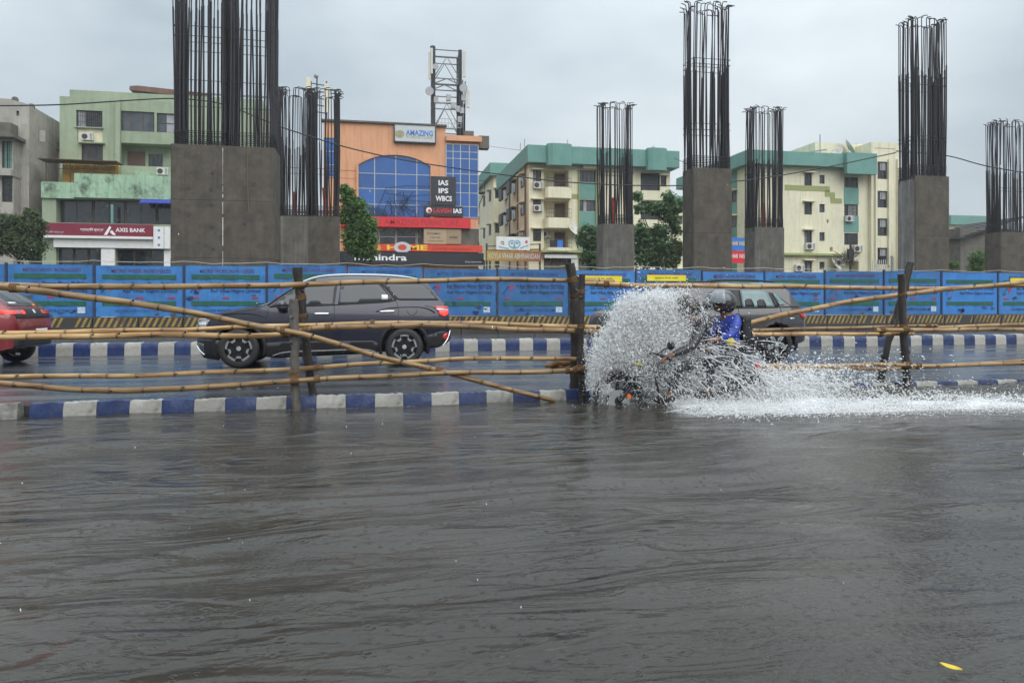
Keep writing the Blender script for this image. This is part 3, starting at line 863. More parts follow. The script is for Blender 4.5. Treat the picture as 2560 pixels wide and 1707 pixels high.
def dish(x, y, z, rad, label, az=-.6):
    r = thing('satellite_dish', (x, y, z), label, 'satellite dish', 'satellite dishes on roofs and walls')
    mb = MB(); n = 18
    ax = Vector((math.sin(az), -math.cos(az)*.8, .55)).normalized()
    e1 = ax.cross(Vector((0, 0, 1))).normalized(); e2 = e1.cross(ax)
    c = Vector((x, y, z+rad*1.15)); rings_ = []
    for i, q in enumerate((0.02, .4, .75, 1)):
        for k in range(n):
            a = 2*math.pi*k/n
            p = c + (e1*math.cos(a)+e2*math.sin(a))*rad*q + ax*(.28*rad*q*q)
            mb.v.append(tuple(p))
    for i in range(3):
        for k in range(n): mb.f.append((i*n+k, i*n+(k+1) % n, (i+1)*n+(k+1) % n, (i+1)*n+k))
    o = mb.build('reflector', M['acwhite'], r, smooth=True)
    sol = o.modifiers.new('thickness', 'SOLIDIFY'); sol.thickness = .02
    tip = c + ax*rad*.95
    MB().tube([tuple(c-e2*rad*.9+ax*.2*rad), tuple(tip)], .014, 5).build('feed_arm', M['galv'], r)
    MB().sphere(tuple(tip), .05, 8, 6).build('feed_horn', M['galv'], r)
    MB().tube([(x, y, z-.02), (x, y, z+rad*.6), tuple(c-ax*.02)], .025, 6).build('mast', M['galv'], r)
    return r
def railing(parent, x0, x1, y, z0, z1, nb, mat_='frame', name='railing'):
    mb = MB()
    mb.box(x0, x1, y-.02, y+.02, z1-.04, z1); mb.box(x0, x1, y-.018, y+.018, z0+.02, z0+.055)
    mb.box(x0, x1, y-.016, y+.016, (z0+z1)/2-.015, (z0+z1)/2+.015)
    for i in range(nb+1):
        xx = x0+(x1-x0)*i/nb; mb.box(xx-.012, xx+.012, y-.014, y+.014, z0, z1-.001)
    return mb.build(name, M[mat_], parent)
GZ0 = -.2

# ------------------------------------------------------------------ pale green bank building (left)
ZA = zoomer(0, 180, 3.135)
DU, DL = 73.0, 69.5
U = Facade(DU, ZA); Lo = Facade(DL, ZA)
bank = thing('bank_building', (U.p(467, 600)[0], DL, GZ0), 'pale green four storey building with a maroon bank sign at its foot', 'building')
bx0 = U.p(467, 500)[0]; bx1 = hit(655, 500, DU)[0]
bzt = U.p(467, 190)[1]; bzt2 = U.p(535, 131)[1]
w1 = U.rect(597, 803, 303, 433); w2 = U.rect(640, 806, 568, 690); w3 = U.rect(922, 1210, 310, 466); w4 = U.rect(1228, 1370, 325, 476)
bal = U.rect(925, 1500, 565, 742); bay = U.rect(605, 806, 434, 556)
hs = [w1, w2, w3, w4, (*bal, 1.5), (*bay, .25)]
mb = wall_holes(bx0, bx1, GZ0, bzt, DU, hs); shell(mb, bx0, bx1, DU, DU+14, GZ0, bzt)
mb.build('wall', M['axgreen'], bank)
MB().box(U.p(535, 150)[0], bx1, DU+.3, DU+6, bzt+.002, bzt2).build('roof_parapet', M['axgreen'], bank)
mb = MB()
px_a, px_b = U.p(918, 600)[0], U.p(918, 600)[0]+.35
mb.box(px_a-.05, px_b, DU-.35, DU-.002, U.p(918, 812)[1], bzt-.02)
mb.build('pilaster', M['axgreen'], bank)
window(bank, *w1, DU, 3, 'frame', 'glass', grille=True, sill='axgreen', curtain=.3)
window(bank, *w2, DU, 3, 'frame', 'glassgrey', grille=True, hood='axgreen')
window(bank, *w3, DU, 3, 'brown', 'glassgrey', curtain=.4)
window(bank, *w4, DU, 2, 'frame', 'glassgrey', rows=2, curtain=.6)
MB().box(bay[0]+.02, bay[1]-.02, DU+.18, DU+.24, bay[2]+.02, bay[3]-.02).build('bay_panel', M['cream'], bank)
bw = U.rect(1130, 1240, 622, 722)
window(bank, *bw, DU+1.25, 3, 'frame', 'glass')
bd = U.rect(960, 1100, 600, 735)
MB().box(bd[0], bd[1], DU+1.40, DU+1.47, bal[2], bd[3]).build('balcony_door', M['brown'], bank)
mb = MB(); q = Lo.rect(950, 1335, 735, 830)
mb.box(q[0], q[1], DU-.25, DU-.003, q[2], q[3]+.0); mb.build('balcony_wall', M['axmint'], bank)
# tiled penthouse eaves
r0 = U.rect(985, 1600, 100, 152)
mb = MB(); mb.prism([(r0[0], r0[2]+.25), (r0[1], r0[2]-.3), (r0[1], r0[2]+.3), (r0[0]+.8, r0[3]+.05), (r0[0]+.05, r0[2]+.6)], DU+1, DU+9)
mb.build('tiled_eaves', M['tile'], bank)
mb = MB(); mb.box(r0[0]+1.2, bx1-.5, DU+2, DU+8, bzt2-1.5, r0[2]+.2); mb.build('penthouse', M['cream'], bank)
# lower block with terrace
lx0 = Lo.p(330, 1000)[0]; lx1 = hit(690, 500, DL)[0]
o1 = Lo.rect(440, 1700, 1005, 1192); o2 = Lo.rect(440, 795, 1378, 1640); o3 = Lo.rect(908, 1290, 1388, 1640)
zter = Lo.p(700, 870)[1]
mb = wall_holes(lx0, lx1, GZ0, zter, DL, [(*o1, 1.2), (o2[0], o2[1], GZ0, o2[3], .8), (o3[0], o3[1], GZ0, o3[3], .8)]); shell(mb, lx0, lx1, DL, DU-.003, GZ0, zter)
mb.build('lower_wall', M['axgreen'], bank)
q = Lo.rect(590, 1700, 815, 1000)
MB().box(q[0], lx1, DL-.25, DL-.004, q[2], q[3]).build('parapet', M['axmint'], bank)
q2 = Lo.rect(330, 588, 870, 992)
MB().box(q2[0], q[0]-.01, DL-.22, DL-.004, q2[2], q2[3]).build('mouldy_parapet', M['axmint'], bank)
for i in range(5):
    xa = o1[0]+(o1[1]-o1[0])*i/5; xb = o1[0]+(o1[1]-o1[0])*(i+1)/5
    window(bank, xa+.05, xb-.05, o1[2]+.05, o1[3]-.05, DL+.7, 2, 'frame', 'glass')
q = Lo.rect(430, 1213, 1312, 1380); MB().box(q[0], q[1], DL-.3, DL-.003, q[2], q[3]).build('fascia_beam', M['white'], bank)
q = Lo.rect(798, 905, 1388, 1600); MB().box(q[0], q[1], DL-.2, DL-.003, GZ0, q[3]).build('shopfront_pier', M['white'], bank)
q = Lo.rect(1290, 1345, 1395, 1600); MB().box(q[0], q[1], DL-.2, DL-.003, GZ0, q[3]).build('shopfront_pier', M['white'], bank)
for hole in (o2, o3):
    n = 3
    for i in range(n):
        xa = hole[0]+(hole[1]-hole[0])*i/n; xb = hole[0]+(hole[1]-hole[0])*(i+1)/n
        window(bank, xa+.03, xb-.03, GZ0+.1, hole[3]-.04, DL+.4, 1, 'frame', 'glass')
q = Lo.rect(870, 890, 1040, 1200); MB().box(q[0], q[1], DL-.06, DL+.05, q[2], q[3]).build('drain_pipe', M['teal'], bank)
q = Lo.rect(1115, 1500, 1018, 1042)
mb = MB(); mb.add([(q[0], DL-.9, q[2]), (q[1], DL-.9, q[2]), (q[1], DL-.01, q[3]+.1), (q[0], DL-.01, q[3]+.1), (q[0], DL-.9, q[2]+.12), (q[1], DL-.9, q[2]+.12), (q[1], DL-.01, q[3]+.2), (q[0], DL-.01, q[3]+.2)],
   [(0,3,2,1),(4,5,6,7),(0,1,5,4),(1,2,6,5),(2,3,7,6),(3,0,4,7)])
tag(mb.build('awning', mat('blue_awning_cloth', (.03,.06,.4), .6)), 'narrow blue cloth awning under the mint parapet of the bank building', 'awning')
# ochre room and steel canopy on the terrace
q = Facade(DU-1.2, ZA).rect(490, 912, 705, 830)
MB().box(q[0], q[1], DU-1.2, DU-.01, zter, q[3]-.2).build('terrace_room', M['ochre'], bank)
q = Facade(DL+.8, ZA).rect(340, 908, 700, 800)
can = thing('terrace_canopy', (q[0], DL+.8, zter), 'rusty steel truss canopy on the terrace over the bank', 'canopy')
mb = MB(); n = 9
for i in range(n):
    xa = q[0]+1.2+(q[1]-q[0]-1.2)*i/n; xb = q[0]+1.2+(q[1]-q[0]-1.2)*(i+1)/n
    zt = q[3]-.04*i; zb = zt-.75+.05*i
    mb.tube([(xa, DL+.8, zt), (xb, DL+.8, zt-.04)], .03, 4); mb.tube([(xa, DL+.8, zb), (xb, DL+.8, zb+.05)], .03, 4)
    mb.tube([(xa, DL+.8, zb), ((xa+xb)/2, DL+.8, zt), (xb, DL+.8, zb+.05)], .022, 4)
mb.build('truss', M['rust'], can)
mb = MB()
for i in range(4):
    xx = q[0]+.2+(q[1]-q[0])*.33*i; mb.tube([(xx, DL+.85, zter-.02), (xx, DL+.85, q[3]-.1)], .04, 5)
mb.build('post', M['rust'], can)
MB().box(q[0]-.3, q[1]+.2, DL+.3, DL+2.2, q[3]+.0, q[3]+.06).build('roof_sheet', M['rust'], can)
# bank signboard
q = Lo.rect(345, 1213, 1195, 1290)
M['maroon'] = mat('maroon_sign_face', (.19,.012,.035), .4, var=.08)
sg = thing('bank_signboard', ((q[0]+q[1])/2, DL-.3, q[2]), 'maroon bank signboard with white lettering and emblem above the shopfront', 'sign')
MB().box(q[0], q[1], DL-.6, DL-.305, q[2], q[3]).build('board', M['maroon'], sg)
MB().box(q[0], q[1], DL-.66, DL-.29, q[2]-.22, q[2]-.003).build('white_border', M['white'], sg)
lx = Lo.p(1040, 1245); lettering('AXIS BANK', M['whitegloss'], sg, lx[0], DL-.606, lx[1], Lo.p(1155, 1245)[0]-Lo.p(925, 1245)[0], .36, bold=.02)
lx = Lo.p(740, 1243); lettering('অ্যাক্সিস ব্যাঙ্ক', M['whitegloss'], sg, lx[0], DL-.606, lx[1], Lo.p(830, 1245)[0]-Lo.p(650, 1245)[0], .36)
lx = Lo.p(430, 1260); lettering('অ্যাক্সিস ব্যাঙ্ক', M['sticker'], sg, lx[0], DL-.606, lx[1], 1.9, .22)
def PZ(a, b): return Lo.p(a, b)
MB().prism([PZ(833, 1283), PZ(858, 1283), PZ(891, 1225), PZ(878, 1212)], DL-.615, DL-.606).build('emblem', M['whitegloss'], sg)
MB().prism([PZ(880, 1260), PZ(903, 1283), PZ(928, 1283), PZ(896, 1245)], DL-.616, DL-.607).build('emblem', M['whitegloss'], sg)
q = Lo.rect(1216, 1345, 1217, 1388)
sg2 = thing('panel_sign', ((q[0]+q[1])/2, DL-.3, q[2]), 'white sign panel with three small blue marks beside the bank signboard', 'sign')
MB().box(q[0], q[1], DL-.55, DL-.305, q[2], q[3]).build('board', M['white'], sg2)
M['bluepaint'] = mat('blue_print', (.05,.16,.42), .5)
for k in (1247, 1303, 1360):
    c = Lo.p(1259, k); MB().box(c[0]-.09, c[0]+.09, DL-.556, DL-.551, c[1]-.1, c[1]+.1).build('mark', M['bluepaint'], sg2)
c = Lo.p(1299, 1300); MB().box(c[0]-.02, c[0]+.02, DL-.556, DL-.551, q[2], q[3]).build('joint', M['bluepaint'], sg2)
c = U.p(693, 542); ac_unit(c[0], DU, c[1], 1.0, .68, 'air conditioner under the upper left window of the pale green building')
c = Lo.p(1200, 762); ac_unit(c[0], DU-.25, c[1], 1.0, .68, 'air conditioner on the balcony wall beside the broad twin pier')

# ------------------------------------------------------------------ grey house at the left edge
G = Facade(70, ZA)
gh = thing('grey_house', (G.p(100, 900)[0], 70, GZ0), 'weathered grey house with mould streaks at the left picture edge', 'building')
gx1 = G.p(228, 700)[0]; gx0 = gx1-9
gzt = G.p(120, 215)[1]
ww = [Facade(68.7, ZA).rect(14, 92, 545, 755), Facade(68.7, ZA).rect(14, 98, 812, 1020), Facade(68.7, ZA).rect(-180, -40, 545, 755)]
sl = G.rect(127, 150, 268, 345)
mb = wall_holes(gx0, gx1, GZ0, gzt-1.0, 70, [sl]); shell(mb, gx0, gx1, 70, 80, GZ0, gzt-1.0)
mb.prism([(gx0, gzt-1.0), (gx1, gzt-1.0), (gx1, G.p(225, 255)[1]), (G.p(75, 205)[0], gzt), (gx0, gzt+.1)], 70.001, 79.9)
mb.build('wall', M['greywall'], gh)
fx1 = Facade(68.7, ZA).p(104, 900)[0]
mb = wall_holes(gx0-.5, fx1, GZ0, Facade(68.7, ZA).p(60, 520)[1], 68.7, ww); shell(mb, gx0-.5, fx1, 68.7, 69.99, GZ0, Facade(68.7, ZA).p(60, 520)[1])
mb.build('porch_wall', M['greywall'], gh)
q = Facade(68.7, ZA).rect(-200, 88, 392, 490); MB().box(q[0], q[1], 68.6, 69.9, q[2], q[3]).build('balcony_parapet', M['darkwall'], gh)
q = Facade(68.7, ZA).rect(-200, 150, 500, 542); MB().box(q[0], q[1], 67.7, 69.95, q[2]+.2, q[3]-.0).build('concrete_hood', M['darkwall'], gh)
q = Facade(68.7, ZA).rect(-200, 110, 770, 815); MB().box(q[0], q[1], 68.2, 69.95, q[2], q[3]).build('concrete_hood', M['greywall'], gh)
for w_ in ww: window(gh, *w_, 68.7, 2, 'frame', 'teal' if w_ is ww[0] else 'glass', grille=True)
for a in (75, 205):
    c = G.p(a, 195 if a == 75 else 250); MB().sphere((c[0], 71, c[1]), .3, 8, 6).build('finial', M['darkwall'], gh)
mb = MB()
q = G.rect(232, 272, 420, 505)
for i in range(6):
    xx = q[0]+(q[1]-q[0])*i/5; mb.tube([(xx, 72, q[2]), (xx, 72, q[3])], .025, 4)
for j in range(4):
    zz = q[2]+(q[3]-q[2])*j/3; mb.tube([(q[0], 72, zz), (q[1], 72, zz)], .025, 4)
mb.build('roof_railing', M['whiteframe'], gh)
# lower grey block behind with balustrade
K = Facade(76, ZA)
kb = thing('back_house', (K.p(330, 900)[0], 76, GZ0), 'low grey house with pierced balustrade between the grey house and green building', 'building')
q = K.rect(228, 476, 610, 1300)
oo = [K.rect(375, 445, 650, 720), K.rect(375, 445, 760, 860)]
mb = wall_holes(q[0]-.5, q[1]+2, GZ0, q[3], 76, oo); shell(mb, q[0]-.5, q[1]+2, 76, 84, GZ0, q[3]); mb.build('wall', M['greywall'], kb)
for h_ in oo: window(kb, *h_, 76, 2, 'frame', 'glass', grille=True)
q2 = K.rect(280, 476, 530, 612)
mb = MB(); mb.box(q2[0]-.3, q2[1]+1, 75.6, 76.2, q2[2], q2[2]+.3); mb.box(q2[0]-.3, q2[1]+1, 75.7, 76.1, q2[3]-.35, q2[3]-.1)
n = 16
for i in range(n+1):
    xx = q2[0]-.2+(q2[1]+1-q2[0])*i/n; mb.box(xx-.13, xx+.13, 75.75, 76.05, q2[2]+.3, q2[3]-.35)
mb.build('balustrade', M['darkwall'], kb)
c = K.p(435, 545); dish(c[0], 77, c[1], .85, 'satellite dish on the roof between the grey house and green building', .5)

# ------------------------------------------------------------------ orange furniture store
ZB = zoomer(820, 100, 2.7045)
DO = 66.0
O = Facade(DO, ZB)
st = thing('furniture_store', (O.p(500, 1500)[0], DO, GZ0), 'orange store building with a tall arched blue glass front', 'building')
ox0 = O.p(-30, 800)[0]; ox1 = O.p(795, 800)[0]; ox2 = O.p(1018, 900)[0]
ozt = O.p(430, 572)[1]; ozr = O.p(900, 672)[1]
arch = O.rect(205, 703, 780, 1200)
a0, a1 = arch[0], arch[1]; azb = arch[2]; azt = O.p(430, 780)[1]; azs = O.p(430, 855)[1]
def arch_z(x):
    s = (x-(a0+a1)/2)/((a1-a0)/2); return azs + (azt-azs)*(1-abs(s)**2.2)
lg_ = O.rect(-28, 45, 662, 935)
strip = O.rect(110, 1012, 1270, 1385)
rg = O.rect(798, 1014, 702, 1200)
mb = wall_holes(ox0, ox1, GZ0, ozt, DO, [(a0, a1, azb, azs, .3), lg_, (strip[0], ox1, strip[2], strip[3], .6)])
N_ = 24
# cut the arch head: refill between spring line and arch curve handled by a second sheet with an arched opening
mbw = MB()
for h_ in mb.f: pass
shell(mb, ox0, ox1, DO, DO+16, GZ0, ozt)
mb.build('wall', M['orange'], st)
# arched head sits 6 mm proud as real glass set in a moulded surround
hd = MB()
P1 = [(a0+(a1-a0)*i/N_, arch_z(a0+(a1-a0)*i/N_)) for i in range(N_+1)]
sur = MB()
out = [(x, z) for x, z in P1]
for i in range(N_):
    (xa, za), (xb, zb) = P1[i], P1[i+1]
    sur.add([(xa, DO-.22, za), (xb, DO-.22, zb), (xb, DO-.22, zb+.28), (xa, DO-.22, za+.28), (xa, DO-.002, za), (xb, DO-.002, zb), (xb, DO-.002, zb+.28), (xa, DO-.002, za+.28)],
            [(0,1,2,3),(0,4,5,1),(3,2,6,7)])
for xx in (a0, a1): sur.box(xx-.16, xx+.02 if xx == a0 else xx+.16, DO-.22, DO-.003, azb, azs+.05)
sur.build('arch_surround', M['orange'], st)
xsv = [a0] + [O.p(v, 1000)[0] for v in (315, 458, 600)] + [a1]
zsv = [azb] + [O.p(430, v)[1] for v in (1115, 1010, 908)]
mul = MB()
for i in range(4):
    for j in range(4):
        xa, xb = xsv[i]+.035, xsv[i+1]-.035
        za = zsv[j]+.03
        if j < 3:
            zb = zsv[j+1]-.03
            MB().box(xa, xb, DO-.06, DO-.045, za, zb).build('pane', M['blueglass'], st)
        else:
            k = 8; top = [(xa+(xb-xa)*q/k, arch_z(xa+(xb-xa)*q/k)-.02) for q in range(k+1)]
            MB().prism([(xa, za), (xb, za)] + top[::-1], DO-.06, DO-.045).build('pane', M['blueglass'], st)
for xx in xsv[1:4]: mul.box(xx-.035, xx+.035, DO-.09, DO-.04, azb, arch_z(xx)-.02)
for zz in zsv[1:]: mul.box(a0, a1, DO-.085, DO-.042, zz-.03, zz+.03)
mul.build('mullion', M['mullion'], st)
MB().box(lg_[0], lg_[1], DO+.05, DO+.07, lg_[2], lg_[3]).build('side_pane', M['blueglass'], st)
mb = MB()
for zz in (1, 2): mb.box(lg_[0], lg_[1], DO+.02, DO+.05, lg_[2]+(lg_[3]-lg_[2])*zz/3-.03, lg_[2]+(lg_[3]-lg_[2])*zz/3+.03)
mb.build('mullion', M['mullion'], st)
# grooves in render, roof lip
for k in (880, 932):
    c = O.p(140, k); MB().box(ox0, a0-.2, DO-.03, DO-.002, c[1]-.04, c[1]+.04).build('string_course', M['orange'], st)
MB().box(ox0-.2, ox1+.1, DO-.25, DO+.6, ozt+.002, ozt+.16).build('roof_lip', M['darkwall'], st)
# curtain wall wing on the right
mb = MB(); shell(mb, ox1+.002, ox2, DO+.01, DO+16, GZ0, ozr)
mb.quad((ox1+.002, DO+.01, GZ0), (ox2, DO+.01, GZ0), (ox2, DO+.01, ozr), (ox1+.002, DO+.01, ozr))
mb.build('wing_wall', M['orange'], st)
MB().box(ox1+.01, ox2+.25, DO-.4, DO+1.5, O.p(900, 690)[1], ozr+.25).build('wing_cornice', M['orange'], st)
xsw = [rg[0]] + [O.p(v, 1000)[0] for v in (845, 895, 955)] + [rg[1]]
zsw = [rg[2]] + [O.p(905, v)[1] for v in (1127, 1035, 970, 908, 805, 758)] + [rg[3]-.1]
for i in range(4):
    for j in range(len(zsw)-1):
        MB().box(xsw[i]+.035, xsw[i+1]-.035, DO-.06, DO-.045, zsw[j]+.03, zsw[j+1]-.03).build('pane', M['blueglass'], st)
mul = MB()
for xx in xsw: mul.box(xx-.035, xx+.035, DO-.09, DO+.005, rg[2], rg[3]-.1)
for zz in zsw: mul.box(rg[0], rg[1], DO-.085, DO+.005, zz-.03, zz+.03)
mul.build('mullion', M['mullion'], st)
# first floor shop strip
for i, (p0, p1) in enumerate(((120, 225), (230, 340), (345, 458), (462, 600), (604, 645), (900, 958), (962, 1012))):
    q = O.rect(p0, p1, 1272, 1384)
    yy = DO+.3 if p1 < 800 else DO-.25
    window(st, q[0], q[1], q[2]+.02, q[3]-.02, yy, 1, 'mullion', 'glass', rows=2)
MB().box(O.p(640, 1300)[0], ox2, DO-.2, DO-.01, strip[2], strip[3]).build('shop_wall', M['darkwall'], st)
# signs
def sign(name, F, r4, y, m, label, th=.18, frame=None, cat='sign'):
    q = F.rect(*r4)
    s_ = thing(name, ((q[0]+q[1])/2, y, q[2]), label, cat)
    MB().box(q[0], q[1], y-th, y, q[2], q[3]).build('board', M[m], s_)
    if frame:
        mb = MB(); f = .09
        mb.box(q[0]-f, q[1]+f, y-th-.04, y, q[3]+.001, q[3]+f); mb.box(q[0]-f, q[1]+f, y-th-.04, y, q[2]-f, q[2]-.001)
        mb.box(q[0]-f, q[0]-.001, y-th-.04, y, q[2], q[3]); mb.box(q[1]+.001, q[1]+f, y-th-.04, y, q[2], q[3])
        mb.build('frame', M[frame], s_)
    return s_, q, y-th-.006
def put(F, s_, yf, body, m, a, b, c, d, bold=.015, name='lettering'):
    q = F.rect(a, b, c, d)
    return lettering(body, M[m], s_, (q[0]+q[1])/2, yf, (q[2]+q[3])/2, q[1]-q[0], q[3]-q[2], bold=bold, name=name)
M['signgrey'] = mat('pale_grey_sign_face', (.50,.53,.54), .5, var=.05)
M['signblue'] = mat('bright_blue_lettering', (.03,.17,.55), .5)
M['signolive'] = mat('olive_lettering', (.30,.30,.12), .5)
M['signyellow'] = mat('yellow_lettering', (.85,.60,.03), .5)
s_, q, yf = sign('store_sign', O, (452, 722, 584, 694), DO-.02, 'signgrey', 'pale store sign with blue lettering at the top of the orange building', .3, 'darksteel')
put(O, s_, yf, 'AMAZING', 'signblue', 525, 707, 617, 655, .03)
put(O, s_, yf, 'FURNITURE', 'signolive', 530, 706, 655, 674, .005)
for a, b, c, d in ((456, 466, 625, 658), (468, 500, 618, 640), (468, 500, 643, 666), (502, 512, 625, 658)):
    w_ = O.rect(a, b, c, d); MB().box(w_[0], w_[1], yf-.01, yf, w_[2], w_[3]).build('emblem', M['signolive'], s_)
s_, q, yf = sign('course_sign', O, (694, 862, 928, 1122), DO-.12, 'charcoal', 'tall black sign with three lines of white capitals on the blue glass', .2)
put(O, s_, yf, 'IAS', 'whitegloss', 745, 811, 953, 988, .03); put(O, s_, yf, 'IPS', 'whitegloss', 745, 811, 1006, 1041, .03); put(O, s_, yf, 'WBCS', 'whitegloss', 725, 835, 1058, 1094, .03)
s_, q, yf = sign('academy_sign', O, (651, 910, 1127, 1194), DO-.12, 'charcoal', 'low black sign with red and white lettering under the tall black sign', .25)
put(O, s_, yf, 'LAVISH', 'red', 710, 832, 1142, 1174, .025); put(O, s_, yf, 'IAS', 'whitegloss', 845, 902, 1144, 1176, .03)
c = O.p(680, 1155); MB().lathe([(.26, 0), (.26, -.02)], 14, (c[0], yf, c[1])).build('emblem', M['whitegloss'], s_); MB().lathe([(.15, 0), (.15, -.02)], 10, (c[0]+.05, yf-.022, c[1]-.05)).build('emblem_core', M['red'], s_)
s_, q, yf = sign('red_fascia', O, (85, 958, 1204, 1270), DO-.1, 'red', 'long plain red fascia under the arched glass of the orange store', .5)
M['darkred'] = mat('dark_red_lettering', (.36,.012,.02), .5)
put(O, s_, yf, 'AMAZING FURNITURE', 'darkred', 380, 880, 1218, 1258, .01)
s_, q, yf = sign('cardboard_sign', O, (646, 897, 1282, 1382), DO-.26, 'ochre', 'kraft brown sign made like a cardboard carton in the shop window strip', .15)
M['kraft'] = mat('kraft_board', (.42,.31,.20), .7, var=.06); M['kraftdark'] = mat('kraft_board_side', (.33,.235,.15), .7, var=.06)
c0 = O.rect(646, 798, 1282, 1382); c1 = O.rect(800, 897, 1282, 1382)
MB().box(c0[0], c0[1], yf-.03, yf-.001, c0[2], c0[3]).build('front_print', M['kraft'], s_); MB().box(c1[0], c1[1], yf-.028, yf-.001, c1[2], c1[3]).build('side_print', M['kraftdark'], s_)
put(O, s_, yf-.034, 'KOSMO', 'charcoal', 668, 757, 1306, 1320, .02); put(O, s_, yf-.034, 'FURNITURE', 'charcoal', 688, 757, 1334, 1344); put(O, s_, yf-.034, 'modular kitchen', 'charcoal', 672, 776, 1358, 1366)
put(O, s_, yf-.034, 'modular', 'charcoal', 818, 874, 1326, 1346)
s_, q, yf = sign('home_banner', O, (110, 1038, 1386, 1432), DO-.15, 'redorange', 'orange red banner with large yellow capitals above the black dealer sign', .45)
put(O, s_, yf, 'G', 'signyellow', 300, 356, 1390, 1424, .03); put(O, s_, yf, 'H', 'signyellow', 398, 466, 1388, 1422, .03); put(O, s_, yf, 'ME', 'signyellow', 540, 670, 1390, 1424, .03)
c = O.p(500, 1406); mb = MB(); 
for k in range(20):
    a_, b_ = 2*math.pi*k/20, 2*math.pi*(k+1)/20
    mb.quad(*[(c[0]+rr*1.5*math.cos(t_), yf-.004, c[1]+rr*math.sin(t_)) for rr, t_ in ((.5, a_), (.5, b_), (.26, b_), (.26, a_))])
mb.build('letter_ring', M['signgrey'], s_)
put(O, s_, yf, 'Living matters...', 'darkred', 705, 975, 1404, 1430, .01)
s_, q, yf = sign('dealer_sign', O, (-20, 1045, 1438, 1518), DO-.2, 'charcoal', 'black dealer signboard with white lowercase lettering at the foot of the orange store', .5)
put(O, s_, yf, 'mahindra', 'whitegloss', 180, 530, 1452, 1494, .022); put(O, s_, yf, 'Shree Automotive', 'whitegloss', 922, 1032, 1499, 1508, .0)
# roof clutter
mb = MB()
q = O.rect(735, 985, 612, 655); mb.box(q[0], q[1], DO+3, DO+7, q[2]-.8, q[3]-.3); mb.box(q[0]+4.2, q[0]+5.2, DO+2, DO+3, q[2]-.5, q[3]+.1); mb.box(q[1]-.6, q[1]+.3, DO+2, DO+3, q[2]-.5, q[3]+.5)
mb.build('roof_hut', M['darkwall'], st)
q = O.rect(988, 1016, 652, 680); MB().box(q[0], q[1]+.2, DO, DO+3, q[2]-.3, q[3]).build('roof_block', M['orange'], st)
mb = MB(); q = O.rect(1020, 1068, 945, 1020)
for zz in (0, .33, .66, 1): mb.box(q[0], q[1], DO+.5, DO+.56, q[2]+(q[3]-q[2])*zz-.02, q[2]+(q[3]-q[2])*zz+.02)
mb.box(q[1]-.05, q[1], DO+.5, DO+.56, q[2], q[3]); mb.box(q[0], q[1], DO+.5, DO+1.8, q[2]-.08, q[2]-.02); mb.tube([(q[0], DO+.5, q[2]-1.4), (q[1], DO+.5, q[2]-.05)], .04, 5)
mb.build('steel_balcony', M['darksteel'], st)
# old wire frame hanging in front of the glass
mb = MB(); rr_ = random.Random(5)
for k in range(26):
    x_ = O.p(rr_.uniform(390, 690), 1100)[0]; z_ = O.p(500, rr_.uniform(1000, 1190))[1]
    mb.tube([(x_, DO-.35, z_), (x_+rr_.uniform(-1, 1), DO-.35, z_-rr_.uniform(.3, 1.6)), (x_+rr_.uniform(-1.2, 1.2), DO-.35, z_-rr_.uniform(1, 2.2))], .025, 4)
for k in range(12):
    x_ = O.p(265+k*11, 1100)[0]; z_ = O.p(300, 1115+k*3)[1]; mb.tube([(x_, DO-.35, z_), (x_+.25, DO-.35, azb)], .03, 4)
for k in range(4):
    z_ = O.p(500, 1000+k*45)[1]; mb.tube([(O.p(390, 1000)[0], DO-.35, z_+rr_.uniform(-.3, .3)), (O.p(540, 1000)[0], DO-.35, z_+rr_.uniform(-.2, .2)), (O.p(690, 1000)[0], DO-.35, z_+rr_.uniform(-.5, .5))], .025, 4)
tag(mb.build('wire_frame', M['darksteel']), 'tangled dark wire sign frame hanging before the arched blue glass', 'wire frame')

# ------------------------------------------------------------------ telecom lattice tower on the store roof
DT = DO+6
T = Facade(DT, ZB)
tw = thing('telecom_tower', (T.p(800, 600)[0], DT, ozr), 'steel lattice telecom mast with white antenna panels on the store roof', 'mast')
xl0, xl1 = T.p(714, 400)[0], T.p(893, 400)[0]; zt_ = T.p(800, 64)[1]; zb_ = ozr-.3
W_ = xl1-xl0
corners = [(xl0, DT), (xl1, DT), (xl1, DT+W_*.8), (xl0, DT+W_*.8)]
for i, (x_, y_) in enumerate(corners):
    MB().tube([(x_, y_, zb_), (x_, y_, zt_)], .20 if i < 2 else .12, 6).build('leg', M['darksteel'], tw)
lev = [T.p(800, v)[1] for v in (600, 430, 385, 300, 262, 115, 70)]
for z_ in lev:
    mb = MB()
    for i in range(4):
        a_, b_ = corners[i], corners[(i+1) % 4]
        mb.tube([(a_[0], a_[1], z_), (b_[0], b_[1], z_)], .07, 4)
    mb.build('girt', M['galv'], tw)
mb = MB()
for j in range(len(lev)-1):
    za, zb2 = lev[j], lev[j+1]
    if zb2-za < 1.6 and j not in (3,): continue
    for i in range(4):
        a_, b_ = corners[i], corners[(i+1) % 4]
        m_ = ((a_[0]+b_[0])/2, (a_[1]+b_[1])/2)
        mb.tube([(a_[0], a_[1], za), (m_[0], m_[1], zb2), (b_[0], b_[1], za)], .06, 4)
        if j == 2: mb.tube([(m_[0], m_[1], za), (m_[0], m_[1], zb2)], .08, 4); mb.tube([(a_[0], a_[1], zb2), (m_[0], m_[1], za), (b_[0], b_[1], zb2)], .05, 4)
mb.build('brace', M['galv'], tw)
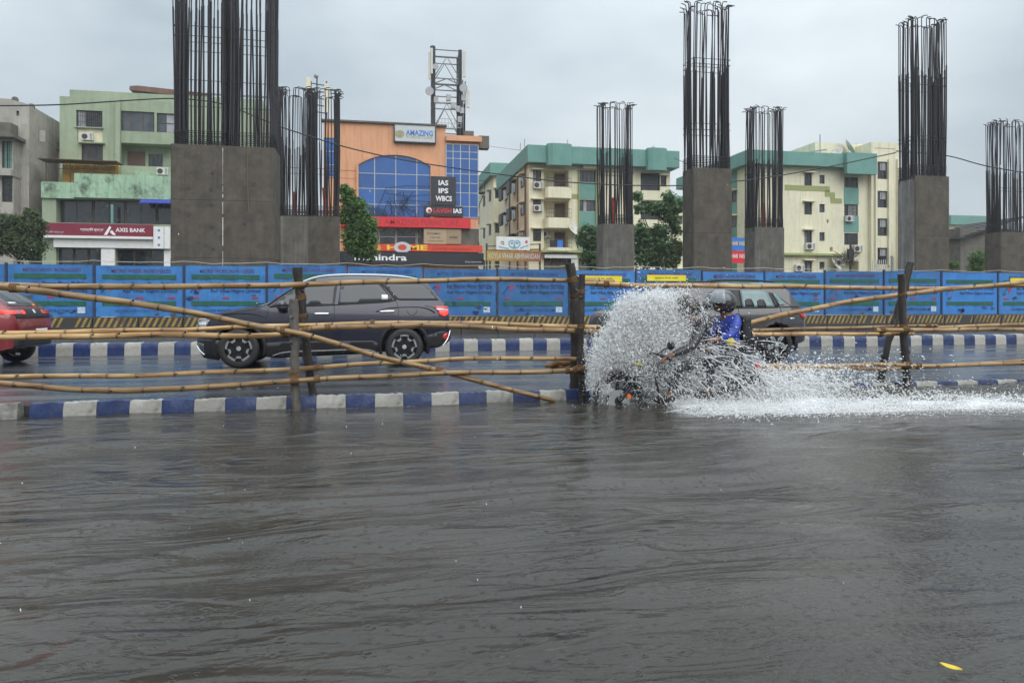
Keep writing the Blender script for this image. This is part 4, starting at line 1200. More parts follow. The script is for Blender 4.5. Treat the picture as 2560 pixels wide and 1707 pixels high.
for (a, b, c, d, yy) in ((677, 692, 92, 275, -.3), (690, 706, 68, 240, -.4), (908, 927, 88, 262, -.3), (935, 954, 346, 466, -.2)):
    q = T.rect(a, b, c, d)
    MB().box(q[0], q[1], DT+yy-.2, DT+yy, q[2], q[3]).build('antenna_panel', M['acwhite'], tw, bevel=.04)
for (a, b, rr) in ((684, 356, .42), (912, 336, .42), (724, 192, .3)):
    c = T.p(a, b); MB().lathe([(.1*rr, .25), (.7*rr, .2), (rr, 0), (rr, -.12)], 16, (c[0], DT-.4, c[1])).build('dish_drum', M['galv'], tw)
mb = MB()
for (a, b) in ((730, 408), (815, 392), (845, 445), (880, 470), (905, 480), (890, 540), (915, 395)):
    c = T.p(a, b); mb.box(c[0]-.22, c[0]+.22, DT-.2, DT+.2, c[1]-.3, c[1]+.3)
mb.build('radio_unit', M['galv'], tw)
mb = MB()
for k in range(9):
    x_ = T.p(875+k*6, 500)[0]; mb.tube([(x_, DT-.12, zb_), (x_+.05*math.sin(k), DT-.12, lev[2]+RND.uniform(-1, 2))], .05, 4)
mb.build('feeder_cable', M['black'], tw)
mb = MB(); q = T.rect(740, 890, 555, 612)
for zz in (0, .5, 1): mb.box(q[0], q[1], DT-1.2, DT-1.16, q[2]+(q[3]-q[2])*zz-.02, q[2]+(q[3]-q[2])*zz+.02)
for k in range(8): xx = q[0]+(q[1]-q[0])*k/7; mb.box(xx-.02, xx+.02, DT-1.2, DT-1.16, q[2], q[3])
mb.build('roof_rail', M['galv'], tw)
mb = MB()
for a in (700, 716): c = T.p(a, 50); mb.sphere((c[0], DT, c[1]), .16, 8, 6)
mb.tube([(T.p(708, 64)[0], DT, zt_-.1), (T.p(708, 64)[0], DT, zt_+.3)], .05, 5)
mb.build('beacon', M['darksteel'], tw)

# antenna pole behind the wide low pier
P_ = Facade(70, lambda x, y: (400+x/2.306, y/2.306))
ap = thing('antenna_pole', (P_.p(900, 700)[0], 70, P_.p(900, 800)[1]-8), 'slim antenna mast with two cream panels rising behind the wide low pier', 'mast')
for a in (870, 905, 960):
    c = P_.p(a, 470); MB().tube([(c[0], 70, c[1]-14), (c[0], 70, c[1]+(.6 if a == 905 else 0))], .07, 6).build('pole', M['darksteel'], ap)
for (a, b, c, d) in ((843, 870, 456, 520), (948, 972, 488, 655)):
    q = P_.rect(a, b, c, d); MB().box(q[0], q[1], 69.6, 69.85, q[2], q[3]).build('antenna_panel', M['cream'], ap, bevel=.03)
c = P_.p(900, 440); MB().sphere((c[0], 70, c[1]), .22, 8, 6).build('lamp_globe', M['galv'], ap)
mb = MB()
for k in range(5): c = P_.p(900, 480+k*40); mb.tube([(P_.p(862, 0)[0], 70.06, c[1]), (P_.p(965, 0)[0], 70.06, c[1]-.2)], .05, 4)
mb.build('cross_arm', M['darksteel'], ap)
# ------------------------------------------------------------------ cream flats with teal roof band (centre)
ZC = zoomer(1200, 240, 3.485)
DA = 72.0
A_ = Facade(DA, ZC)
fa = thing('flats', (A_.p(1000, 1400)[0], DA, GZ0), 'cream four storey flats with teal roof band behind the curved rebar cage', 'building')
ax0, ax1 = A_.p(425, 900)[0], A_.p(1656, 900)[0]
zbt, zbb = A_.p(900, 466)[1], A_.p(900, 612)[1]
fl = [(648, 756), (905, 1010), (1160, 1266)]
holes = []; wins = []
for (a, b) in fl:
    q = A_.rect(462, 532, a, b); holes.append(q); wins.append((q, 2, False))
balc = []
for (a, b) in ((640, 806), (905, 1070), (1160, 1326)):
    q = A_.rect(557, 772, a, b); holes.append((*q, 1.3)); balc.append(q)
tealw = []
for (a, b) in ((650, 752), (905, 1006), (1160, 1266)):
    q = A_.rect(864, 1008, a, b); holes.append(q); tealw.append(q)
rightw = []
for (a, b) in ((672, 832), (920, 1084), (1160, 1300)):
    q = A_.rect(1400, 1568, a, b); holes.append((*q, .4)); rightw.append(q)
    q = A_.rect(1574, 1624, a+25, b-42); holes.append(q); wins.append((q, 1, False))
shop = [A_.rect(556, 832, 1415, 1520), A_.rect(858, 960, 1415, 1520)]
for q in shop: holes.append((q[0], q[1], GZ0, q[3], .5))
mb = wall_holes(ax0, ax1, GZ0, zbb+.3, DA, holes); shell(mb, ax0, ax1, DA, DA+17, GZ0, zbb+.3)
mb.build('wall', M['cream'], fa)
for (q, n, g_) in wins: window(fa, *q, DA, n, 'frame', 'glassgrey', grille=True, hood='cream', curtain=.25)
for q in tealw: window(fa, *q, DA, 4, 'frame', 'glassgrey', hood=None, curtain=.3)
for k, q in enumerate(rightw): window(fa, *q, DA+.05, 3, 'frame', 'glassgrey', grille=True)
for (a, b) in ((754, 898), (1008, 1156), (1268, 1345)):
    q = A_.rect(864, 1008, a, b); MB().box(q[0], q[1], DA-.05, DA-.002, q[2], q[3]).build('teal_panel', M['teal'], fa)
for a in (858, 1012):
    q = A_.rect(a-4, a+4, 640, 1345); MB().box(q[0], q[1], DA-.22, DA-.003, q[2], q[3]).build('fin', M['olive'], fa)
for (a, b) in ((790, 852), (1020, 1040), (1335, 1395)):
    q = A_.rect(a, b, 855, 896); MB().box(q[0], q[1], DA-.03, DA-.002, q[2], q[3]).build('olive_stripe', M['olive'], fa)
for k, ((a, b), q) in enumerate(zip(((806, 900), (1070, 1158), (1326, 1354)), balc)):
    r_ = A_.rect(555, 790, a, b)
    mb = MB(); poly = [(r_[0], DA-.003), (r_[0], DA-.75), (r_[0]+.25, DA-1.0), (r_[1]-.5, DA-1.0), (r_[1]-.1, DA-.7), (r_[1], DA-.003)]
    n = len(poly); zz0, zz1 = r_[2], r_[3]
    if k == 2: zz0 = zz1-.35
    mb.add([(x, y, zz0) for x, y in poly]+[(x, y, zz1) for x, y in poly], [tuple(range(n-1, -1, -1)), tuple(range(n, 2*n))]+[(i+1, i, n+i, n+i+1) for i in range(n-1)])
    mb.build('balcony', M['cream'], fa)
    railing(fa, r_[0]+.05, r_[1]-.2, DA-.9, zz1, zz1+.95, 14)
    d_ = A_.rect(676, 764, (640, 905, 1160)[k]+20, (806, 1070, 1326)[k]); MB().box(d_[0], d_[1], DA+1.18, DA+1.25, d_[2], d_[3]).build('balcony_door', M['brown'], fa)
mb = MB()
for k, q in enumerate(rightw[:1]):
    r_ = A_.rect(1395, 1630, 832, 915); MB().box(r_[0], r_[1], DA-.55, DA-.004, r_[2], r_[3]).build('balcony', M['cream'], fa)
r_ = A_.rect(1395, 1630, 1084, 1160); mb.box(r_[0], r_[1], DA-.55, DA-.004, r_[2], r_[3]); mb.build('balcony', M['cream'], fa)
# teal roof band with projecting bays
mb = MB()
mb.box(A_.p(395, 520)[0], A_.p(1700, 560)[0], DA-1.1, DA+17.2, zbb, zbt); mb.build('roof_band', M['teal'], fa)
for (a, b, e) in ((555, 772, 36), (1412, 1586, 20)):
    q = A_.rect(a, b, 452 if a < 900 else 488, 630 if a < 900 else 672)
    c_ = .5
    poly = [(q[0], DA-1.103), (q[0]+.1, DA-1.5), (q[0]+c_, DA-1.75), (q[1]-c_, DA-1.75), (q[1]-.1, DA-1.5), (q[1], DA-1.103)]
    n = len(poly); z0_, z1_ = min(q[2], zbb-.05), zbt+.12
    MB().add([(x, y, z0_) for x, y in poly]+[(x, y, z1_) for x, y in poly], [tuple(range(n)), tuple(range(2*n-1, n-1, -1))]+[(i, i+1, n+i+1, n+i) for i in range(n-1)]).build('roof_bay', M['teal'], fa)
q = A_.rect(888, 1030, 608, 640); MB().box(q[0], q[1], DA-.5, DA-.003, q[2], q[3]).build('window_head', M['cream'], fa)
q = A_.rect(430, 960, 1350, 1368); MB().box(q[0], q[1], DA-.9, DA-.003, q[2], q[3]).build('cornice', M['olive'], fa)
q = A_.rect(552, 834, 1385, 1415); MB().box(q[0], q[1], DA-.6, DA-.003, q[2], q[3]).build('shop_canopy', M['white'], fa)
for q in shop:
    n = 4
    for i in range(n):
        xa = q[0]+(q[1]-q[0])*i/n; MB().box(xa+.03, xa+(q[1]-q[0])/n-.03, DA+.3, DA+.34, GZ0, q[3]).build('shutter', M['darkwall'], fa)
mb = MB()
for a in (790, 805, 818, 830): c = A_.p(a, 1450); mb.box(c[0]-.06, c[0]+.06, DA-.5, DA-.4, GZ0, A_.p(a, 1400)[1])
mb.build('entrance_post', M['white'], fa)
# left flank: windows, hoods and drain pipes seen at a slant
for k, y_ in enumerate((DA+2.2, DA+6.5, DA+11.5)):
    for j, (a, b) in enumerate(fl):
        z0_, z1_ = A_.p(430, b)[1], A_.p(430, a)[1]
        o = MB().box(ax0-.06, ax0-.002, y_, y_+1.6, z0_, z1_).build('window', M['frame'], fa)
        for i in range(2): MB().box(ax0-.075, ax0-.061, y_+.08+.76*i, y_+.74+.76*i, z0_+.08, z1_-.08).build('pane', M['glassgrey'], o)
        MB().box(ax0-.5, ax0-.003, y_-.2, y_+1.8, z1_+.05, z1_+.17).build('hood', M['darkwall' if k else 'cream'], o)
        if k: MB().box(ax0-.8, ax0-.52, y_-.1, y_+1.7, z0_-.1, z1_+.02).build('window_cage', M['darksteel'], o)
mb = MB()
for y_ in (DA+1.2, DA+5.2, DA+9.8): mb.tube([(ax0-.12, y_, GZ0), (ax0-.12, y_, zbb)], .09, 6)
mb.build('drain_pipe', M['darkwall'], fa)
mb = MB()
for (a, t_, b) in ((370, 392, 470), (407, 355, 462), (785, 362, 458), (890, 418, 455), (1535, 420, 492), (1548, 420, 492), (1614, 440, 500)):
    c = A_.p(a, b); d = A_.p(a, t_); mb.tube([(c[0], DA+1, zbt-.1), (d[0], DA+1, d[1])], .05, 5)
mb.build('roof_rod', M['galv'], fa)
c = A_.p(501, 812); ac_unit(c[0], DA, c[1], .95, .72, 'window air conditioner under the top left window of the central flats')
c = A_.p(501, 1008); ac_unit(c[0], DA, c[1], .95, .66, 'window air conditioner set in the middle left window of the central flats')
c = A_.p(585, 1228); ac_unit(c[0], DA+1.0, c[1], .95, .7, 'air conditioner inside the lowest balcony of the central flats', d=.4)
c = A_.p(800, 1255); dish(c[0], DA-.5, c[1], .9, 'round satellite dish on the wall beside the lowest balcony', .5)
q = A_.rect(590, 705, 1262, 1300)
for k, (m_, nm) in enumerate((('charcoal', 'black'), ('signblue', 'blue'))):
    xa = q[0]+(q[1]-q[0])*k*.55; rr_ = random.Random(k); mb = MB()
    pts = [(xa+(q[1]-q[0])*.42*i/6, DA-.96+.02*math.sin(i*2.1), A_.p(650, 1262)[1]) for i in range(7)]
    for i in range(6):
        (xa_, ya_, za_), (xb_, yb_, zb_2) = pts[i], pts[i+1]; l1 = -1.0+rr_.uniform(-.1, .1)
        mb.quad((xa_, ya_, za_+l1), (xb_, yb_, zb_2+l1), (xb_, yb_, zb_2), (xa_, ya_, za_))
    o = mb.build('laundry', M[m_]); so = o.modifiers.new('thickness', 'SOLIDIFY'); so.thickness = .015
    tag(o, nm+' garment hung over the lowest balcony railing of the central flats', 'laundry')

# ------------------------------------------------------------------ further blocks down the side lane
def plain_block(label, D, px0, px1, pytop, rows, cols, seed, band=True, depth=12, wallm='cream'):
    x0 = hit(px0, 500, D)[0]; x1 = hit(px1, 500, D)[0]; zt = hit((px0+px1)/2, pytop, D)[1]
    r = thing('flats', ((x0+x1)/2, D, GZ0), label, 'building'); rr_ = random.Random(seed)
    hs_ = []; fh = (zt-1.2-GZ0)/rows
    for j in range(rows):
        for i in range(cols):
            xc = x0+(x1-x0)*(i+.5)/cols; zc = GZ0+fh*(j+.5); hs_.append((xc-.55, xc+.55, zc-.5, zc+.75))
    mb = wall_holes(x0, x1, GZ0, zt, D, hs_); shell(mb, x0, x1, D, D+depth, GZ0, zt); mb.build('wall', M[wallm], r)
    for h_ in hs_: window(r, *h_, D, 2, 'frame', 'glassgrey', hood=wallm)
    if band: MB().box(x0-.6, x1+.6, D-.8, D+depth+.5, zt-1.1, zt+.5).build('roof_band', M['teal'], r)
    for j in range(rows):
        for i in range(2):
            y_ = D+2+i*5; zc = GZ0+fh*(j+.5)
            o = MB().box(x0-.06, x0-.002, y_, y_+1.4, zc-.5, zc+.75).build('window', M['frame'], r); MB().box(x0-.5, x0-.003, y_-.1, y_+1.5, zc+.85, zc+.97).build('hood', M[wallm], o)
            o = MB().box(x1+.002, x1+.06, y_, y_+1.4, zc-.5, zc+.75).build('window', M['frame'], r)
    return r
plain_block('narrow cream block with balconies left of the central flats, further down the lane', 92, 1234, 1262, 420, 4, 1, 1)
plain_block('small distant cream block half hidden behind the store at the lane end', 120, 1203, 1236, 498, 4, 2, 2)
plain_block('cream block with teal band seen between the two right hand tall piers', 105, 1650, 1745, 500, 4, 3, 3)
plain_block('low cream flats with teal band between the white streaked pier and right edge', 108, 2376, 2480, 548, 4, 4, 4)

# ------------------------------------------------------------------ cream flats with stair tower (right)
ZD = zoomer(1680, 0, 2.273); ZE = zoomer(2040, 20, 2.34)
DB = 68.0
B5, B6 = Facade(DB, ZD), Facade(DB, ZE)
fb = thing('flats', (B5.p(900, 1500)[0], DB, GZ0), 'cream flats with teal corner band and stepped olive stripe beside a stair tower', 'building')
rx0 = hit(1878, 500, DB)[0]; rx1 = B6.p(305, 1200)[0]
rzt = B5.p(850, 880)[1]; rzb = B5.p(850, 955)[1]
hs_ = []; sm = []
for (a, b) in ((985, 1060), (1150, 1220), (1310, 1392), (1482, 1545)):
    q = B5.rect(752, 795, a, b); hs_.append(q); sm.append((q, 2, True, 'cream'))
    q = B5.rect(700, 735, a, b)
for (a, b) in ((995, 1045), (1160, 1208), (1320, 1370), (1487, 1532)):
    q = B5.rect(838, 868, a, b); hs_.append(q); sm.append((q, 1, False, None))
for (a, b) in ((992, 1052), (1150, 1216), (1318, 1386)):
    q = B6.rect(165, 246, a, b); hs_.append(q); sm.append((q, 3, True, None))
for (a, b) in ((1248, 1268), (1404, 1428)):
    q = B5.rect(880 if a < 1300 else 897, 890 if a < 1300 else 914, a, b); hs_.append(q)
gq = B6.rect(150, 250, 1480, 1600); hs_.append((gq[0], gq[1], GZ0, gq[3], 1.0))
mb = wall_holes(rx0, rx1, GZ0, rzt-.3, DB, hs_); shell(mb, rx0, rx1, DB, DB+16, GZ0, rzt-.3); mb.build('wall', M['cream'], fb)
for (q, n, g_, hd_) in sm: window(fb, *q, DB, n, 'frame', 'glassgrey', grille=g_, hood=hd_, curtain=.15)
for (a, b) in ((1052, 1148), (1216, 1312)):
    q = B6.rect(163, 248, a, b); MB().box(q[0], q[1], DB-.05, DB-.003, q[2], q[3]).build('teal_panel', M['teal'], fb)
for q4, nm in (((640, 895, 1055, 1085), 0), ((868, 898, 1085, 1118), 0), ((898, 925, 1094, 1128), 0), ((900, 965, 1128, 1156), 0)):
    q = B5.rect(*q4); MB().box(q[0], q[1], DB-.03, DB-.002, q[2], q[3]).build('olive_stripe', M['olive'], fb)
q = B5.rect(400, 965, 1440, 1452); MB().box(q[0], q[1], DB-.5, DB-.003, q[2], q[3]).build('cornice', M['olive'], fb)
MB().box(rx0-.9, rx1+.0, DB-.9, DB+16.5, rzb, rzt).build('roof_band', M['teal'], fb)
q = B6.rect(132, 300, 872, 985); MB().box(q[0], rx1-.01, DB-1.4, DB-.902, q[2], rzt+.05).build('roof_bay', M['teal'], fb)
# left flank windows and teal strip
for (a, b) in ((1055, 1120), (1205, 1270), (1370, 1430)):
    z0_, z1_ = B5.p(400, b)[1], B5.p(400, a)[1]
    o = MB().box(rx0-.06, rx0-.002, DB+3.0, DB+5.4, z0_, z1_).build('window', M['frame'], fb)
    for i in range(3): MB().box(rx0-.075, rx0-.061, DB+3.08+.77*i, DB+3.76+.77*i, z0_+.06, z1_-.06).build('pane', M['glassgrey'], o)
    MB().box(rx0-.5, rx0-.003, DB+2.8, DB+5.6, z1_+.03, z1_+.15).build('hood', M['cream'], o)
MB().box(rx0-.04, rx0-.001, DB+2.9, DB+5.5, GZ0, rzb).build('teal_strip', M['teal'], fb)
# stair tower
tx0, tx1 = rx1+.004, B6.p(472, 1200)[0]; tzt = B6.p(400, 795)[1]
hs_ = []
for (a, b) in ((905, 1006), (1075, 1172), (1235, 1336), (1405, 1502)):
    q = B6.rect(338, 400, a, b); hs_.append(q)
mb = wall_holes(tx0, tx1, GZ0, tzt, DB-.5, hs_); shell(mb, tx0, tx1, DB-.5, DB+8, GZ0, tzt); mb.build('stair_tower', M['cream'], fb)
for k, q in enumerate(hs_):
    window(fb, *q, DB-.5, 2, 'frame', 'glass', rows=2)
    for i in range(2):
        if (i+k) % 2: continue
    MB().box(q[0]+.75*(q[1]-q[0])*.5, q[1]-.12, DB-.345, DB-.335, q[2]+(q[3]-q[2])*.52, q[3]-.12).build('pale_pane', M['curtain'], fb)  # upper pane in plain pale curtain colour
mb = MB()
for a in (328, 404, 455):
    q = B6.rect(a-5, a+5, 890, 1510); mb.box(q[0], q[1], DB-.72, DB-.503, q[2] if a < 440 else GZ0, q[3])
mb.build('fin', M['cream'], fb)
q = B6.rect(62, 358, 768, 870); MB().box(q[0], q[1], DB+2, DB+8, rzt-.5, q[3]).build('roof_house', M['cream'], fb)
mb = MB(); q = B6.rect(325, 445, 828, 860); mb.box(q[0], q[1], DB-.53, DB-.502, q[2]+.6, q[3]); mb.build('recess_shade_strip', M['darkwall'], fb)  # flat dark strip on the wall face, recess shade put into its colour
mb = MB()
for k in range(7): c = B6.p(255+k*12, 1500); mb.tube([(c[0], DB-2, GZ0), (c[0]+.05, DB-2, B6.p(255+k*12, 1480)[1])], .05, 5)
tag(mb.build('stake_fence', M['whiteframe']), 'row of thin pale stakes before the stair tower doorway', 'stakes')
c = B6.p(348, 1470); mb = MB().tube([(c[0], DB-2.5, GZ0), (c[0], DB-2.5, c[1]), (c[0]-.1, DB-2.5, c[1]+.15)], .13, 8)
tag(mb.build('vent_pipe', M['galv']), 'grey vent pipe standing before the stair tower', 'pipe')
for (F_, a, b, lb) in ((B5, 777, 1420, 'air conditioner hung under a small window of the stair tower flats'), (B5, 718, 1543, 'air conditioner just above the hoarding left of the wall dish'), (B5, 945, 1512, 'air conditioner beside the wall dish on the stair tower flats')):
    c = F_.p(a, b); ac_unit(c[0], DB, c[1], 1.0, .7, lb)
c = B6.p(188, 1252); ac_unit(c[0], DB, c[1], .9, .62, 'air conditioner on the teal column of the stair tower flats')
c = B6.p(235, 1430); ac_unit(c[0], DB, c[1], 1.0, .75, 'air conditioner under the grilled teal column window near the stair tower')
c = B5.p(910, 1530); dish(c[0], DB-.5, c[1]-.4, .75, 'satellite dish low on the cream wall just above the hoarding', .5)
c = B6.p(225, 868); dish(c[0], DB+1, rzt-.02, .95, 'large white satellite dish on the roof beside the stair tower', .9)
c = B6.p(180, 868); dish(c[0], DB+1.5, rzt-.02, .6, 'dark small satellite dish left of the large roof dish', -.9)
mb = MB(); c = B6.p(92, 715); mb.tube([(c[0], DB+2, rzt-.3), (c[0], DB+2, c[1])], .06, 5); mb.tube([(B6.p(32, 820)[0], DB+2, B6.p(32, 820)[1]), (B6.p(130, 805)[0], DB+2, B6.p(130, 805)[1])], .06, 5)
tag(mb.build('roof_aerial', M['galv']), 'thin television aerial on the roof of the stair tower flats', 'aerial')
# dark tangle of meters and cables on the wall
mb = MB(); rr_ = random.Random(12)
for k in range(16):
    c = B6.p(rr_.uniform(150, 225), rr_.uniform(1390, 1480)); c2 = B6.p(rr_.uniform(60, 260), rr_.uniform(1400, 1500)); mb.tube([(c[0], DB-.6, c[1]), ((c[0]+c2[0])/2, DB-.6, min(c[1], c2[1])-.25), (c2[0], DB-.6, c2[1])], .035, 4)
c = B6.p(182, 1440); mb.box(c[0]-.3, c[0]+.3, DB-.7, DB-.45, c[1]-.7, c[1]+.5)
mb.tube([(c[0], DB-.55, GZ0), (c[0], DB-.55, c[1]+1)], .12, 6)
tag(mb.build('cable_pole', M['black']), 'dark utility pole tangled with cables before the cream flats', 'utility pole')

# low dark roofed hut on the far right
Hh = Facade(60, ZE)
q = Hh.rect(845, 1010, 1330, 1600)
ht = thing('tiled_hut', (q[0], 60, GZ0), 'low brown hut with dark sloping tiled roof left of the right edge pier', 'building')
MB().box(q[0], q[1]+3, 60, 66, GZ0, q[3]).build('wall', M['darkwall'], ht)
a, b, c_, d = Hh.p(828, 1355), Hh.p(1010, 1262), Hh.p(1010, 1340), Hh.p(1200, 1225)
mb = MB()
for i in range(9):
    s0, s1 = i/9, (i+1)/9
    y0_, y1_ = 59.4, 66.5
    xa, xb = a[0]+(d[0]-a[0])*s0, a[0]+(d[0]-a[0])*s1+.12; za, zb2 = a[1]+(d[1]-a[1])*s0, a[1]+(d[1]-a[1])*s1
    mb.add([(xa, y0_, za), (xb, y0_, zb2+.02), (xb, y1_, zb2+.02), (xa, y1_, za), (xa, y0_, za+.16), (xb, y0_, zb2+.10), (xb, y1_, zb2+.10), (xa, y1_, za+.16)], [(0,3,2,1),(4,5,6,7),(0,1,5,4),(1,2,6,5),(2,3,7,6),(3,0,4,7)])
mb.build('tiled_roof', M['charcoal'], ht)
MB().box(q[0]+.1, q[1]+2.8, 60.2, 65.8, q[3]-.002, Hh.p(1010, 1290)[1]).build('gable', M['darkwall'], ht)

# ------------------------------------------------------------------ free standing signs
DG = 62.0
S4 = Facade(DG, ZC)
def gradient_mat(name, c0, c1, w):
    m = bpy.data.materials.new(name); m.use_nodes = True; N, L = m.node_tree.nodes, m.node_tree.links; b = N['Principled BSDF']
    tcn = N.new('ShaderNodeTexCoord'); sp = N.new('ShaderNodeSeparateXYZ'); L.new(tcn.outputs['Object'], sp.inputs[0])
    mr = N.new('ShaderNodeMapRange'); mr.inputs['From Min'].default_value = -w/2; mr.inputs['From Max'].default_value = w/2; L.new(sp.outputs['X'], mr.inputs['Value'])
    mx = N.new('ShaderNodeMix'); mx.data_type = 'RGBA'; L.new(mr.outputs[0], mx.inputs['Factor']); mx.inputs['A'].default_value = (*c0, 1); mx.inputs['B'].default_value = (*c1, 1)
    L.new(mx.outputs['Result'], b.inputs['Base Color']); b.inputs['Roughness'].default_value = .5
    return m
q = S4.rect(56, 528, 1352, 1440)
M['koyla'] = gradient_mat('mustard_to_brown_print', (.42,.28,.03), (.28,.07,.03), q[1]-q[0])
s_, q, yf = sign('estate_sign', S4, (56, 528, 1352, 1440), DG, 'koyla', 'mustard to brown gate sign with pale capitals before the lane', .2)
put(S4, s_, yf, 'KOYLA VIHAR ABHINANDAN', 'signgrey', 72, 514, 1372, 1420, .012)
mb = MB()
for a in (60, 524): c = S4.p(a, 1400); mb.tube([(c[0], DG+.1, GZ0), (c[0], DG+.1, S4.p(a, 1285)[1])], .09, 6)
mb.tube([(q[0], DG+.1, S4.p(60, 1310)[1]), (q[1], DG+.1, S4.p(528, 1290)[1])], .05, 5); mb.tube([(q[0], DG+.1, S4.p(60, 1345)[1]), (q[1], DG+.1, S4.p(528, 1335)[1])], .05, 5)
mb.build('gantry', M['rust'], s_)
s_, q, yf = sign('face_banner', S4, (140, 432, 1228, 1342), DG-.05, 'white', 'white banner with a pale blue line drawn face above the gate sign', .05)
M['paleblue'] = mat('pale_blue_ink', (.16,.42,.58), .6)
def strokes(parent, F_, yf, lines, m_, rad):
    mb = MB()
    for ln in lines: mb.tube([(F_.p(a, b)[0], yf, F_.p(a, b)[1]) for a, b in ln], rad, 4)
    return mb.build('drawing', M[m_], parent)
strokes(s_, S4, yf, [[(250, 1290), (252, 1268), (275, 1258), (300, 1268), (325, 1258), (345, 1270), (348, 1290), (335, 1312), (310, 1328), (285, 1326), (262, 1312), (250, 1290)],
    [(265, 1282), (275, 1276), (288, 1282), (275, 1286), (265, 1282)], [(308, 1282), (320, 1276), (334, 1282), (320, 1286), (308, 1282)], [(298, 1280), (296, 1302), (303, 1304)], [(285, 1314), (298, 1310), (314, 1314), (298, 1318), (285, 1314)],
    [(160, 1312), (205, 1322), (250, 1330)], [(350, 1326), (385, 1312), (418, 1300)]], 'paleblue', .045)
strokes(s_, S4, yf, [[(176, 1272), (200, 1268), (208, 1280)], [(180, 1290), (200, 1284), (206, 1300)]], 'charcoal', .03)
strokes(s_, S4, yf, [[(395, 1272), (403, 1258), (411, 1272), (403, 1282), (395, 1272)]], 'red', .05)
S5 = Facade(DG-6, ZD)
s_, q, yf = sign('estate_board', S5, (300, 424, 1352, 1424), DG-6, 'signblue', 'blue board with yellow lettering between two right hand piers', .15)
put(S5, s_, yf, 'KOYLA VIHAR VASUNDHARA', 'signyellow', 250, 500, 1372, 1396, .01)
s_, q, yf = sign('estate_board', S5, (300, 424, 1426, 1496), DG-6, 'red', 'red board with white lettering under the blue board between two piers', .15)
put(S5, s_, yf, 'KOYLA VIHAR VASUNDHARA', 'whitegloss', 250, 500, 1444, 1468, .01)
mb = MB()
for a in (310, 415): c = S5.p(a, 1400); mb.tube([(c[0], DG-5.9, GZ0), (c[0], DG-5.9, S5.p(a, 1350)[1])], .07, 6)
mb.build('leg', M['galv'], s_)

# ------------------------------------------------------------------ overhead cables
def cable(pts, D, r, label):
    P = []
    for i in range(len(pts)-1):
        (xa, ya), (xb, yb) = pts[i], pts[i+1]
        for k in range(8):
            s = k/8; P.append((xa+(xb-xa)*s, ya+(yb-ya)*s))
    P.append(pts[-1])
    # smooth
    for _ in range(6): P = [P[0]]+[((P[i-1][0]+2*P[i][0]+P[i+1][0])/4, (P[i-1][1]+2*P[i][1]+P[i+1][1])/4) for i in range(1, len(P)-1)]+[P[-1]]
    W = [(hit(x, y, D)[0], D, hit(x, y, D)[1]) for x, y in P]
    return tag(MB().tube(W, r, 5).build('overhead_cable', M['black'], smooth=True), label, 'cable')
cable([(-80, 265), (0, 265), (150, 263), (432, 244), (560, 258), (690, 315), (860, 368), (1000, 400), (1200, 430), (1400, 455), (1560, 464), (1720, 465), (1900, 448), (2060, 420), (2240, 382)], 39.5, .035, 'long dark cable sagging across the whole street from the left edge')
cable([(2240, 378), (2370, 388), (2460, 415), (2560, 432), (2700, 448)], 39.0, .035, 'dark cable running from the white streaked pier to the right edge')
cable([(1060, 345), (1180, 360), (1313, 378), (1400, 385)], 80, .02, 'faint thin wire above the roof of the central flats')
cable([(1685, 395), (1700, 402), (1722, 412)], 70, .03, 'short wire from the corner of the teal roof band')

# ------------------------------------------------------------------ trees
def leaf_material(name, c0, c1):
    m = bpy.data.materials.new(name); m.use_nodes = True; N, L = m.node_tree.nodes, m.node_tree.links; N.clear()
    tcn = N.new('ShaderNodeTexCoord'); nz = N.new('ShaderNodeTexNoise'); nz.inputs['Scale'].default_value = 1.6; nz.inputs['Detail'].default_value = 8; nz.inputs['Roughness'].default_value = .75
    L.new(tcn.outputs['Object'], nz.inputs['Vector']); r = N.new('ShaderNodeValToRGB'); r.color_ramp.elements[0].position = .35; r.color_ramp.elements[1].position = .66
    r.color_ramp.elements[0].color = (*c0, 1); r.color_ramp.elements[1].color = (*c1, 1); L.new(nz.outputs['Fac'], r.inputs[0])
    d = N.new('ShaderNodeBsdfDiffuse'); t_ = N.new('ShaderNodeBsdfTranslucent'); g_ = N.new('ShaderNodeBsdfGlossy'); g_.inputs['Roughness'].default_value = .4; g_.inputs['Color'].default_value = (.5, .5, .5, 1)
    L.new(r.outputs[0], d.inputs[0]); L.new(r.outputs[0], t_.inputs[0])
    m1 = N.new('ShaderNodeMixShader'); m1.inputs[0].default_value = .4; L.new(d.outputs[0], m1.inputs[1]); L.new(t_.outputs[0], m1.inputs[2])
    m2 = N.new('ShaderNodeMixShader'); m2.inputs[0].default_value = .06; L.new(m1.outputs[0], m2.inputs[1]); L.new(g_.outputs[0], m2.inputs[2])
    o = N.new('ShaderNodeOutputMaterial'); L.new(m2.outputs[0], o.inputs[0]); return m
M['leafA'] = leaf_material('fresh_green_leaf', (.05,.13,.02), (.13,.24,.045))
M['leafB'] = leaf_material('deep_green_leaf', (.035,.095,.028), (.12,.22,.07))
M['leafC'] = leaf_material('olive_green_leaf', (.035,.07,.022), (.11,.15,.05))
M['bark'] = mat('grey_brown_bark', (.09,.075,.06), .9, var=.3, scale=6, bump=.3)
